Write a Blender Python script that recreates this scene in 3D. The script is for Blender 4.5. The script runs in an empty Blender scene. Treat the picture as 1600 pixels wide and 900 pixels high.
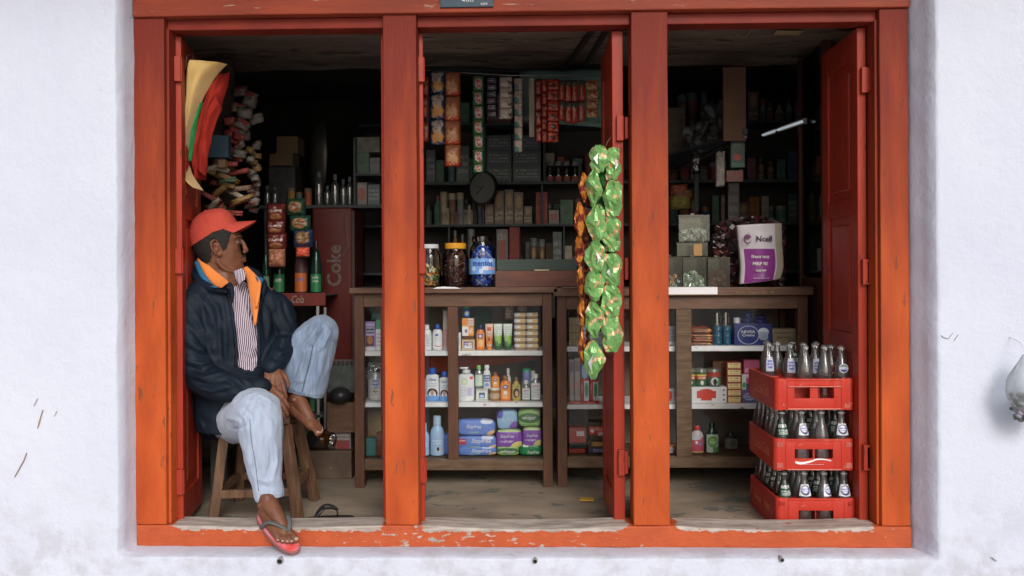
import bpy, bmesh, math, random
import numpy as np
from mathutils import Vector, Matrix, noise

SC = bpy.context.scene
COL = SC.collection
R = math.radians
rnd = random.Random(7)

# ------------------------------------------------------------------ camera
FPX, VP0 = 1310.0, 430.0                    # focal length in photo pixels, horizon row
YAW, ROLL = R(1.4), R(-0.3)
CAM = Vector((0, -3.4, 1.0))
cam_d = bpy.data.cameras.new('camera'); cam = bpy.data.objects.new('camera', cam_d); COL.objects.link(cam)
CR = Matrix.Rotation(YAW, 3, 'Z') @ Matrix.Rotation(R(90), 3, 'X') @ Matrix.Rotation(ROLL, 3, 'Z')
cam.matrix_world = Matrix.Translation(CAM) @ CR.to_4x4()
cam_d.sensor_width = 36; cam_d.lens = FPX/1600*36
cam_d.shift_y = -20/1600
cam_d.clip_start = 0.05; cam_d.clip_end = 400
SC.camera = cam

# ------------------------------------------------------------------ light
SUN_EL, SUN_AZ = R(31), R(15)               # overcast: the bright part of the sky stands to the right, above the street
w = bpy.data.worlds.new('World'); SC.world = w; w.use_nodes = True
nt = w.node_tree; nt.nodes.clear()
out = nt.nodes.new('ShaderNodeOutputWorld'); bg = nt.nodes.new('ShaderNodeBackground')
sky = nt.nodes.new('ShaderNodeTexSky'); sky.sky_type = 'NISHITA'; sky.sun_disc = False
sky.sun_elevation = SUN_EL; sky.sun_rotation = R(180) - SUN_AZ
sky.air_density = 1.0; sky.dust_density = 4.0; sky.ozone_density = 1.0
hs = nt.nodes.new('ShaderNodeHueSaturation'); hs.inputs['Saturation'].default_value = 0.6
nt.links.new(sky.outputs[0], hs.inputs['Color']); nt.links.new(hs.outputs[0], bg.inputs['Color'])
bg.inputs['Strength'].default_value = 0.13
nt.links.new(bg.outputs[0], out.inputs[0])
sl = bpy.data.lights.new('sun', 'SUN'); sun = bpy.data.objects.new('sun', sl); COL.objects.link(sun)
sl.energy = 1.3; sl.angle = R(24); sl.color = (1.0, 0.985, 0.975)
sd = Vector((math.sin(SUN_AZ)*math.cos(SUN_EL), -math.cos(SUN_AZ)*math.cos(SUN_EL), math.sin(SUN_EL)))
sun.rotation_euler = (-sd).to_track_quat('-Z', 'Y').to_euler()
sun.location = sd*20
SC.view_settings.view_transform = 'Standard'; SC.view_settings.look = 'None'
SC.view_settings.exposure = -0.05; SC.view_settings.gamma = 1
SC.cycles.transparent_max_bounces = 48
SC.cycles.max_bounces = 10

# ------------------------------------------------------------------ helpers
def ray(px, py):
    return CR @ Vector(((px-800)/FPX, -(py-VP0)/FPX, -1))
def P(px, py, Y):
    d = ray(px, py); t = (Y-CAM.y)/d.y
    return CAM + d*t
def PXp(px, py, X):
    d = ray(px, py); t = (X-CAM.x)/d.x
    return CAM + d*t
def X_(px, Y, py=430): return P(px, py, Y).x
def Z_(py, Y, px=800): return P(px, py, Y).z

def link(o, parent=None):
    COL.objects.link(o)
    if parent is not None: o.parent = parent
    return o
def tag(o, label=None, cat=None, group=None, kind=None):
    if label: o['label'] = label
    if cat: o['category'] = cat
    if group: o['group'] = group
    if kind: o['kind'] = kind
    return o
def thing(name, label, cat, loc=(0, 0, 0), rz=0, group=None):
    o = bpy.data.objects.new(name, None); o.empty_display_size = .05
    COL.objects.link(o); o.location = loc; o.rotation_euler = (0, 0, rz)
    return tag(o, label, cat, group)
def obj(name, bm, mat, parent=None, smooth=False, free=True):
    me = bpy.data.meshes.new(name)
    if isinstance(bm, bmesh.types.BMesh):
        bmesh.ops.recalc_face_normals(bm, faces=bm.faces)
        bm.to_mesh(me)
        if free: bm.free()
    else: me = bm
    me.materials.clear()
    me.materials.append(mat)
    if smooth:
        me.polygons.foreach_set('use_smooth', [True]*len(me.polygons))
        if smooth != 'all':
            me.set_sharp_from_angle(angle=R(40))
    o = bpy.data.objects.new(name, me)
    return link(o, parent)
def dup(root, loc=None, rz=None, label=None, group=None):
    r = root.copy(); COL.objects.link(r)
    if loc is not None: r.location = loc
    if rz is not None: r.rotation_euler = (r.rotation_euler[0], r.rotation_euler[1], rz)
    if label: r['label'] = label
    if group: r['group'] = group
    for ch in root.children:
        c = ch.copy(); COL.objects.link(c); c.parent = r
        for g in ch.children:
            d = g.copy(); COL.objects.link(d); d.parent = c
    return r

def bx(bm, c, s, rot=None, bev=0, taper=None):
    r = bmesh.ops.create_cube(bm, size=1)
    vs = r['verts']
    bmesh.ops.scale(bm, vec=s, verts=vs)
    if taper:
        for v in vs:
            if v.co.z > 0: v.co.x *= taper; v.co.y *= taper
    if bev:
        es = list({e for v in vs for e in v.link_edges})
        rr = bmesh.ops.bevel(bm, geom=es, offset=bev, segments=2, affect='EDGES', profile=.5)
        vs = list({v for f in rr['faces'] for v in f.verts} | {v for v in vs if v.is_valid})
    if rot is not None: bmesh.ops.rotate(bm, cent=(0, 0, 0), matrix=rot, verts=vs)
    bmesh.ops.translate(bm, vec=c, verts=vs)
    return vs
def box2(bm, x0, x1, y0, y1, z0, z1, bev=0):
    return bx(bm, ((x0+x1)/2, (y0+y1)/2, (z0+z1)/2), (abs(x1-x0), abs(y1-y0), abs(z1-z0)), bev=bev)
def bar(bm, a, b, w, t, up=(0, 0, 1), bev=.002):
    a, b = Vector(a), Vector(b); d = b-a
    q = d.to_track_quat('Z', 'Y' if abs(d.normalized().z) < .9 else 'X').to_matrix()
    return bx(bm, (a+b)/2, (w, t, d.length), rot=q, bev=bev)
def tube(bm, pts, rad, n=12, cap=True, flat=None):
    pts = [Vector(p) for p in pts]
    if not hasattr(rad, '__len__'): rad = [rad]*len(pts)
    rings = []; prev = None
    for i, p in enumerate(pts):
        t = (pts[min(i+1, len(pts)-1)]-pts[max(i-1, 0)]).normalized()
        if prev is None:
            a = t.orthogonal().normalized()
        else:
            a = (prev - t*prev.dot(t)).normalized()
        prev = a; b = t.cross(a)
        r = rad[i]
        if flat: # flat = (dir, factor): squash along dir
            ring = []
            for k in range(n):
                v = (a*math.cos(2*math.pi*k/n)+b*math.sin(2*math.pi*k/n))*r
                dv = Vector(flat[0]).normalized(); v -= dv*v.dot(dv)*(1-flat[1])
                ring.append(bm.verts.new(p+v))
        else:
            ring = [bm.verts.new(p+(a*math.cos(2*math.pi*k/n)+b*math.sin(2*math.pi*k/n))*r) for k in range(n)]
        rings.append(ring)
    for i in range(len(rings)-1):
        for k in range(n):
            bm.faces.new((rings[i][k], rings[i][(k+1) % n], rings[i+1][(k+1) % n], rings[i+1][k]))
    if cap:
        bm.faces.new(rings[0][::-1]); bm.faces.new(rings[-1])
    return rings
def ball(bm, c, r, rot=None, n=12):
    if not hasattr(r, '__len__'): r = (r, r, r)
    res = bmesh.ops.create_uvsphere(bm, u_segments=n*2, v_segments=n, radius=1)
    vs = res['verts']; bmesh.ops.scale(bm, vec=r, verts=vs)
    if rot is not None: bmesh.ops.rotate(bm, cent=(0, 0, 0), matrix=rot, verts=vs)
    bmesh.ops.translate(bm, vec=c, verts=vs); return vs
def chain(bm, pts, rad, n=12, sub=4):
    """smooth limb: catmull-rom through pts with radii, ball ends"""
    pts = [Vector(p) for p in pts]; P_, R_ = [], []
    for i in range(len(pts)-1):
        p0 = pts[max(i-1, 0)]; p1 = pts[i]; p2 = pts[i+1]; p3 = pts[min(i+2, len(pts)-1)]
        for k in range(sub):
            t = k/sub
            P_.append(.5*((2*p1)+(p2-p0)*t+(2*p0-5*p1+4*p2-p3)*t*t+(3*p1-p0-3*p2+p3)*t**3)); R_.append(rad[i]*(1-t)+rad[i+1]*t)
    P_.append(pts[-1]); R_.append(rad[-1])
    tube(bm, P_, R_, n)
    ball(bm, pts[0], rad[0]*.98, n=6); ball(bm, pts[-1], rad[-1]*.98, n=6)
def lathe(bm, prof, n=20, c=(0, 0, 0), sy=1.0):
    rings = []
    for r, z in prof:
        if r < 1e-5: rings.append([bm.verts.new((c[0], c[1], c[2]+z))])
        else: rings.append([bm.verts.new((c[0]+r*math.cos(2*math.pi*k/n), c[1]+sy*r*math.sin(2*math.pi*k/n), c[2]+z)) for k in range(n)])
    for a, b in zip(rings, rings[1:]):
        for k in range(n):
            k2 = (k+1) % n
            if len(a) == 1 and len(b) == 1: continue
            if len(a) == 1: bm.faces.new((a[0], b[k2], b[k]))
            elif len(b) == 1: bm.faces.new((a[k], a[k2], b[0]))
            else: bm.faces.new((a[k], a[k2], b[k2], b[k]))
def grid(bm, nu, nv, fn):
    g = [[bm.verts.new(fn(i/nu, j/nv)) for j in range(nv+1)] for i in range(nu+1)]
    for i in range(nu):
        for j in range(nv): bm.faces.new((g[i][j], g[i+1][j], g[i+1][j+1], g[i][j+1]))
    return g
def prism(bm, pts, y0, y1):
    """outline in x,z extruded from y0 to y1"""
    a = [bm.verts.new((x, y0, z)) for x, z in pts]; b = [bm.verts.new((x, y1, z)) for x, z in pts]
    bm.faces.new(a); bm.faces.new(b[::-1]); n = len(a)
    for k in range(n): bm.faces.new((a[k], b[k], b[(k+1) % n], a[(k+1) % n]))
def poly_interp(pts, t):
    if t >= 1: return Vector(pts[-1])
    s = t*(len(pts)-1); i = int(s); f = s-i
    p0 = Vector(pts[max(i-1, 0)]); p1 = Vector(pts[i]); p2 = Vector(pts[i+1]); p3 = Vector(pts[min(i+2, len(pts)-1)])
    return .5*((2*p1)+(p2-p0)*f+(2*p0-5*p1+4*p2-p3)*f*f+(3*p1-p0-3*p2+p3)*f**3)
def sheet(bm, left, right, nu=10, nv=24, bulge=0.02, thick=.004, wr=.003, seed=0, dirv=(0, -1, 0)):
    """cloth strip between two 3-D polylines, with depth and thickness"""
    dv = Vector(dirv)
    def f(off):
        def g(u, v):
            a = poly_interp(left, v); b = poly_interp(right, v)
            p = a.lerp(b, u)
            nn = noise.noise(Vector((u*3+seed, v*6, seed*1.7)))*wr
            return p + dv*(bulge*math.sin(math.pi*u)+nn+off)
        return g
    A = grid(bm, nu, nv, f(0)); B = grid(bm, nu, nv, f(-thick))
    def edge(a, b):
        for k in range(len(a)-1): bm.faces.new((a[k], a[k+1], b[k+1], b[k]))
    edge(A[0], B[0]); edge(A[-1], B[-1]); edge([r[0] for r in A], [r[0] for r in B]); edge([r[-1] for r in A], [r[-1] for r in B])

def remesh(bm, voxel=.005, smooth=4, fac=.5):
    me = bpy.data.meshes.new('tmp'); bmesh.ops.recalc_face_normals(bm, faces=bm.faces); bm.to_mesh(me); bm.free()
    o = bpy.data.objects.new('tmp', me); COL.objects.link(o)
    m = o.modifiers.new('r', 'REMESH'); m.mode = 'VOXEL'; m.voxel_size = voxel; m.use_smooth_shade = True
    if smooth:
        s = o.modifiers.new('s', 'SMOOTH'); s.iterations = smooth; s.factor = fac
    bpy.context.view_layer.update()
    dg = bpy.context.evaluated_depsgraph_get()
    me2 = bpy.data.meshes.new_from_object(o.evaluated_get(dg), depsgraph=dg)
    bpy.data.objects.remove(o); bpy.data.meshes.remove(me)
    return me2
def coords(me):
    a = np.empty(len(me.vertices)*3, np.float32); me.vertices.foreach_get('co', a); return a.reshape(-1, 3)
def normals(me):
    a = np.empty(len(me.vertices)*3, np.float32); me.vertices.foreach_get('normal', a); return a.reshape(-1, 3)
def setco(me, a): me.vertices.foreach_set('co', a.astype(np.float32).ravel()); me.update()
def folds(me, lines):
    """lines: (polyline, width, height) ridge (+) or crease (-) pushed along the normal"""
    co = coords(me).astype(np.float64); n = normals(me); d = np.zeros(len(co))
    for pts, wd, h in lines:
        pts = [np.array(p, float) for p in pts]
        L = sum(np.linalg.norm(b-a) for a, b in zip(pts, pts[1:])); s0 = 0
        best = np.full(len(co), 1e9); bt = np.zeros(len(co))
        for a, b in zip(pts, pts[1:]):
            ab = b-a; l2 = ab@ab+1e-12
            t = np.clip(((co-a)@ab)/l2, 0, 1); q = a+t[:, None]*ab
            dist = np.linalg.norm(co-q, axis=1); ss = (s0+t*math.sqrt(l2))/L
            m = dist < best; best[m] = dist[m]; bt[m] = ss[m]; s0 += math.sqrt(l2)
        d += h*np.exp(-(best/wd)**2)*np.clip(np.sin(np.pi*np.clip(bt, .02, .98))**.5, 0, 1)
    setco(me, co+n*d[:, None])
def wobble(me, amp, scale, stretch=(1, 1, 1), seed=0):
    """cheap vector sum-of-sines wrinkle field"""
    co = coords(me).astype(np.float64); n = normals(me); r = np.random.RandomState(seed); d = np.zeros(len(co))
    for k in range(14):
        f = r.normal(size=3)*scale*np.array(stretch); ph = r.uniform(0, 6.28)
        f2 = r.normal(size=3)*scale*.5
        d += np.sin(co@f+ph+1.5*np.sin(co@f2+ph*2))/14**.5
    setco(me, co+n*(d*amp)[:, None])

# ------------------------------------------------------------------ materials
MC = {}
def M(name, col, rough=.6, var=.15, scale=6, col2=None, bump=.1, bscale=40, metal=0, spec=.4, stretch=(1, 1, 1), wear=None, wearcol=(.25, .22, .18), wearscale=(3, 3, 3), sheen=0, alpha_tex=None, coat=0):
    if name in MC: return MC[name]
    m = bpy.data.materials.new(name); m.use_nodes = True; nt = m.node_tree; N = nt.nodes; L = nt.links
    b = N['Principled BSDF']; b.inputs['Roughness'].default_value = rough; b.inputs['Metallic'].default_value = metal
    b.inputs['Specular IOR Level'].default_value = spec
    if coat: b.inputs['Coat Weight'].default_value = coat; b.inputs['Coat Roughness'].default_value = .15
    if sheen: b.inputs['Sheen Weight'].default_value = sheen; b.inputs['Sheen Roughness'].default_value = .5
    tc = N.new('ShaderNodeTexCoord'); mp = N.new('ShaderNodeMapping'); L.new(tc.outputs['Object'], mp.inputs['Vector']); mp.inputs['Scale'].default_value = stretch
    no = N.new('ShaderNodeTexNoise'); no.inputs['Scale'].default_value = scale; no.inputs['Detail'].default_value = 6; L.new(mp.outputs[0], no.inputs['Vector'])
    rp = N.new('ShaderNodeValToRGB'); rp.color_ramp.elements[0].position = .3; rp.color_ramp.elements[1].position = .7
    c2 = col2 or tuple(min(1, c*(1+var)) for c in col); c1 = col if col2 else tuple(c*(1-var) for c in col)
    rp.color_ramp.elements[0].color = (*c1, 1); rp.color_ramp.elements[1].color = (*c2, 1)
    L.new(no.outputs['Fac'], rp.inputs[0]); last = rp.outputs[0]
    if wear:
        n2 = N.new('ShaderNodeTexNoise'); n2.inputs['Scale'].default_value = 1; n2.inputs['Detail'].default_value = 9; n2.inputs['Roughness'].default_value = .7
        mp2 = N.new('ShaderNodeMapping'); mp2.inputs['Scale'].default_value = wearscale; L.new(tc.outputs['Object'], mp2.inputs['Vector']); L.new(mp2.outputs[0], n2.inputs['Vector'])
        r2 = N.new('ShaderNodeValToRGB'); r2.color_ramp.elements[0].position = 1-wear-.012; r2.color_ramp.elements[1].position = 1-wear+.012
        L.new(n2.outputs['Fac'], r2.inputs[0])
        mx = N.new('ShaderNodeMix'); mx.data_type = 'RGBA'; L.new(r2.outputs[0], mx.inputs['Factor']); L.new(last, mx.inputs['A']); mx.inputs['B'].default_value = (*wearcol, 1); last = mx.outputs['Result']
    L.new(last, b.inputs['Base Color'])
    if bump:
        nb = N.new('ShaderNodeTexNoise'); nb.inputs['Scale'].default_value = bscale; nb.inputs['Detail'].default_value = 5; L.new(mp.outputs[0], nb.inputs['Vector'])
        bp = N.new('ShaderNodeBump'); bp.inputs['Strength'].default_value = bump; bp.inputs['Distance'].default_value = .01
        L.new(nb.outputs['Fac'], bp.inputs['Height']); L.new(bp.outputs[0], b.inputs['Normal'])
    MC[name] = m; return m
def PM(name, base, shapes=(), rough=.4, spec=.5, coat=0, metal=0, axes='XZ', bump=0, noise_=.06, dist=0):
    """printed surface: rectangles 'r', ellipses 'e' and tiny print 't' in the object's own 0..1 box"""
    if name in MC: return MC[name]
    m = bpy.data.materials.new(name); m.use_nodes = True; nt = m.node_tree; N = nt.nodes; L = nt.links
    b = N['Principled BSDF']; b.inputs['Roughness'].default_value = rough; b.inputs['Specular IOR Level'].default_value = spec; b.inputs['Metallic'].default_value = metal
    tc = N.new('ShaderNodeTexCoord'); sp = N.new('ShaderNodeSeparateXYZ'); L.new(tc.outputs['Generated'], sp.inputs[0])
    u, v = sp.outputs[axes[0]], sp.outputs[axes[1]]
    def math_(op, a, b_, c=None):
        n = N.new('ShaderNodeMath'); n.operation = op
        for i, q in enumerate((a, b_, c)):
            if q is None: continue
            if isinstance(q, (int, float)): n.inputs[i].default_value = q
            else: L.new(q, n.inputs[i])
        return n.outputs[0]
    no = N.new('ShaderNodeTexNoise'); no.inputs['Scale'].default_value = 25; no.inputs['Detail'].default_value = 4; L.new(tc.outputs['Object'], no.inputs[0])
    if dist:
        nd = N.new('ShaderNodeTexNoise'); nd.inputs['Scale'].default_value = 70; nd.inputs['Detail'].default_value = 3; L.new(tc.outputs['Object'], nd.inputs[0]); sd_ = N.new('ShaderNodeSeparateColor'); L.new(nd.outputs['Color'], sd_.inputs[0])
        u = math_('ADD', u, math_('MULTIPLY', math_('SUBTRACT', sd_.outputs[0], .5), dist)); v = math_('ADD', v, math_('MULTIPLY', math_('SUBTRACT', sd_.outputs[1], .5), dist))
    mx = N.new('ShaderNodeMix'); mx.data_type = 'RGBA'; mx.inputs['A'].default_value = (*[c*(1-noise_*2) for c in base], 1); mx.inputs['B'].default_value = (*[min(1, c*(1+noise_*2)) for c in base], 1)
    L.new(no.outputs['Fac'], mx.inputs['Factor']); last = mx.outputs['Result']
    for s in shapes:
        k, a0, b0, a1, b1, c = s[:6]
        if k == 'r' or k == 't':
            f = math_('MULTIPLY', math_('COMPARE', u, (a0+a1)/2, abs(a1-a0)/2), math_('COMPARE', v, (b0+b1)/2, abs(b1-b0)/2))
            if k == 't':
                lines = s[6] if len(s) > 6 else 3
                mp = N.new('ShaderNodeMapping'); mp.inputs['Scale'].default_value = (40, 1, lines*1.0/abs(b1-b0)*1.0) if axes == 'XZ' else (40, lines/abs(b1-b0), 1)
                L.new(tc.outputs['Generated'], mp.inputs[0])
                wv = math_('PINGPONG', math_('MULTIPLY', math_('SUBTRACT', v, b0), lines/abs(b1-b0)), .5)
                n3 = N.new('ShaderNodeTexNoise'); n3.inputs['Scale'].default_value = 1; n3.inputs['Detail'].default_value = 0; L.new(mp.outputs[0], n3.inputs[0])
                f = math_('MULTIPLY', f, math_('MULTIPLY', math_('GREATER_THAN', wv, .2), math_('GREATER_THAN', n3.outputs['Fac'], .47)))
        else:
            du = math_('DIVIDE', math_('SUBTRACT', u, a0), a1); dv = math_('DIVIDE', math_('SUBTRACT', v, b0), b1)
            f = math_('LESS_THAN', math_('ADD', math_('MULTIPLY', du, du), math_('MULTIPLY', dv, dv)), 1)
        x = N.new('ShaderNodeMix'); x.data_type = 'RGBA'; L.new(f, x.inputs['Factor']); L.new(last, x.inputs['A']); x.inputs['B'].default_value = (*c, 1); last = x.outputs['Result']
    L.new(last, b.inputs['Base Color'])
    if coat: b.inputs['Coat Weight'].default_value = coat
    if bump:
        nb = N.new('ShaderNodeTexNoise'); nb.inputs['Scale'].default_value = 60; nb.inputs['Detail'].default_value = 3; L.new(tc.outputs['Object'], nb.inputs[0])
        bp = N.new('ShaderNodeBump'); bp.inputs['Strength'].default_value = bump; bp.inputs['Distance'].default_value = .006
        L.new(nb.outputs['Fac'], bp.inputs['Height']); L.new(bp.outputs[0], b.inputs['Normal'])
    MC[name] = m; return m
def GL(name, tint=(.95, .97, .96), rough=.03, edge=.35, base=.06, haze=0, dark=.45):
    """thin clear glass or plastic: see-through face on, reflecting and darker at grazing angles"""
    if name in MC: return MC[name]
    m = bpy.data.materials.new(name); m.use_nodes = True; nt = m.node_tree; N = nt.nodes; L = nt.links; N.clear()
    o = N.new('ShaderNodeOutputMaterial'); tr = N.new('ShaderNodeBsdfTransparent'); gl = N.new('ShaderNodeBsdfAnisotropic') if False else N.new('ShaderNodeBsdfGlossy')
    gl.inputs['Roughness'].default_value = rough
    lw = N.new('ShaderNodeLayerWeight'); lw.inputs['Blend'].default_value = edge
    cr = N.new('ShaderNodeMix'); cr.data_type = 'RGBA'; cr.inputs['A'].default_value = (*tint, 1); cr.inputs['B'].default_value = (*[c*c*dark for c in tint], 1)
    L.new(lw.outputs['Facing'], cr.inputs['Factor']); L.new(cr.outputs['Result'], tr.inputs['Color'])
    ad = N.new('ShaderNodeMath'); ad.operation = 'ADD'; ad.use_clamp = True; ad.inputs[1].default_value = base; L.new(lw.outputs['Fresnel'], ad.inputs[0])
    mx = N.new('ShaderNodeMixShader'); L.new(ad.outputs[0], mx.inputs[0]); L.new(tr.outputs[0], mx.inputs[1]); L.new(gl.outputs[0], mx.inputs[2]); last = mx.outputs[0]
    if haze:
        df = N.new('ShaderNodeBsdfDiffuse'); df.inputs['Color'].default_value = (.75, .78, .78, 1); tl = N.new('ShaderNodeBsdfTranslucent'); tl.inputs['Color'].default_value = (.75, .78, .78, 1); m2 = N.new('ShaderNodeMixShader'); L.new(df.outputs[0], m2.inputs[1]); L.new(tl.outputs[0], m2.inputs[2])
        m3 = N.new('ShaderNodeMixShader'); m3.inputs[0].default_value = haze; L.new(last, m3.inputs[1]); L.new(m2.outputs[0], m3.inputs[2]); last = m3.outputs[0]
    L.new(last, o.inputs[0])
    MC[name] = m; return m

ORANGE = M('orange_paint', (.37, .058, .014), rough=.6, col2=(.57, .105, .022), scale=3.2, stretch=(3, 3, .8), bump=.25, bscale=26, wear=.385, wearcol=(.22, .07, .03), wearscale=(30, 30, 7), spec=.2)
def _height_tone():
    # posts turn darker and redder towards the top, blended unevenly by noise
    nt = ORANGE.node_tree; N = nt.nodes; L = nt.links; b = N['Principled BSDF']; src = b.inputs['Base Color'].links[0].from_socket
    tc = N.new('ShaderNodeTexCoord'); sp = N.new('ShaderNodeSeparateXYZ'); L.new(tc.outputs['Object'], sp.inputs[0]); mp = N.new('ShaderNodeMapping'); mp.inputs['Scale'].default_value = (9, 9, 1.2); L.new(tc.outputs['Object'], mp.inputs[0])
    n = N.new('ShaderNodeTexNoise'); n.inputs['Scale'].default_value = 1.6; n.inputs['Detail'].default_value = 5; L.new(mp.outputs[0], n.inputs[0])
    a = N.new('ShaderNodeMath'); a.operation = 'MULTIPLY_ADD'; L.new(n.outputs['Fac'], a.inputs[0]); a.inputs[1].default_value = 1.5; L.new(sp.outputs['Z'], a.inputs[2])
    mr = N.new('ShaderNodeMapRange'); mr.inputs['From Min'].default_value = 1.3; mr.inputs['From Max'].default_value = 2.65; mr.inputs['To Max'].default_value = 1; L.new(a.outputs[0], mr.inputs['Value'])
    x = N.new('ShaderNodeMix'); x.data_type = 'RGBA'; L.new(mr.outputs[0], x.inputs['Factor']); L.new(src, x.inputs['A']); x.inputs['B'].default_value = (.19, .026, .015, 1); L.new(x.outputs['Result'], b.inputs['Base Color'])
_height_tone()
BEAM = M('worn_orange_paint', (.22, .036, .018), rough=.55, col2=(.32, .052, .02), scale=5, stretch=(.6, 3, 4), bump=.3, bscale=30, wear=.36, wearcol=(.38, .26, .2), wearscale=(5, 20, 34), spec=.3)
RED = M('red_door_paint', (.29, .029, .015), rough=.38, col2=(.39, .044, .02), scale=4, stretch=(2, 2, .6), bump=.15, bscale=25, wear=.38, wearcol=(.12, .03, .02), wearscale=(30, 30, 8), spec=.22)
SILLM = M('worn_sill_wood', (.34, .30, .26), rough=.8, col2=(.5, .44, .38), scale=9, stretch=(.4, 2, 4), bump=.5, bscale=50)
WOOD = M('dark_cabinet_wood', (.075, .032, .018), rough=.5, col2=(.13, .055, .03), scale=8, stretch=(4, 4, .8), bump=.2, bscale=40)
WOODH = M('dark_cabinet_rail_wood', (.09, .045, .025), rough=.5, col2=(.16, .085, .05), scale=8, stretch=(.8, 4, 4), bump=.2, bscale=40)
GREYWOOD = M('worn_grey_wood', (.085, .052, .03), rough=.7, col2=(.17, .11, .068), scale=10, stretch=(.8, 4, 4), bump=.4, bscale=50)
STOOLW = M('worn_stool_wood', (.085, .042, .022), rough=.6, col2=(.19, .105, .06), scale=9, stretch=(5, 5, .8), bump=.3, bscale=50)
METAL = M('dull_steel', (.35, .35, .36), rough=.4, metal=.9, bump=.05)
BLACK = M('black_plastic', (.02, .02, .022), rough=.4, bump=0)
WHITEP = M('white_plastic', (.75, .76, .78), rough=.35, var=.04, bump=0)
PANE = GL('cabinet_glass', (.97, .98, .975), .02, .2, .01)

# ------------------------------------------------------------------ text
TXT = {}
def txt(s, c, w_, h_, mat, parent=None, name='lettering', shear=0, bold=0, depth=.0006, rot=None, rz=0):
    """letters in the plane facing the street, centred at c, fitted to w_ x h_"""
    key = (s, shear, bold)
    if key not in TXT:
        cu = bpy.data.curves.new('t', 'FONT'); cu.body = s; cu.size = 1; cu.shear = shear; cu.offset = bold; cu.extrude = .01
        cu.resolution_u = 2; cu.align_x = 'CENTER'; cu.align_y = 'CENTER'; cu.space_line = .8
        o = bpy.data.objects.new('t', cu); COL.objects.link(o); bpy.context.view_layer.update()
        dg = bpy.context.evaluated_depsgraph_get(); me = bpy.data.meshes.new_from_object(o.evaluated_get(dg), depsgraph=dg)
        bpy.data.objects.remove(o); a = coords(me)
        lo, hi = a.min(0), a.max(0); a = (a-(lo+hi)/2)/(hi-lo)
        TXT[key] = (a, [tuple(p.vertices) for p in me.polygons]); bpy.data.meshes.remove(me)
    a, fs = TXT[key]
    b = np.stack([a[:, 0]*w_, a[:, 2]*depth*2, a[:, 1]*h_], 1)
    me = bpy.data.meshes.new('lettering'); me.from_pydata(b.tolist(), [], fs); me.materials.append(mat)
    o = bpy.data.objects.new(name, me); link(o, parent); o.location = c
    if rot is not None: o.rotation_euler = rot
    else: o.rotation_euler = (0, 0, rz)
    return o
INKW = M('white_ink', (.8, .8, .8), rough=.5, var=0.02, bump=0)
INKDW = M('faded_white_ink', (.24, .19, .17), rough=.6, var=0.2, scale=40, bump=0)
INKK = M('dark_ink', (.02, .02, .03), rough=.5, var=0.02, bump=0)
INKR = M('red_ink', (.5, .03, .02), rough=.5, var=0.02, bump=0)
INKB = M('blue_ink', (.03, .05, .3), rough=.5, var=0.02, bump=0)
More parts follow.
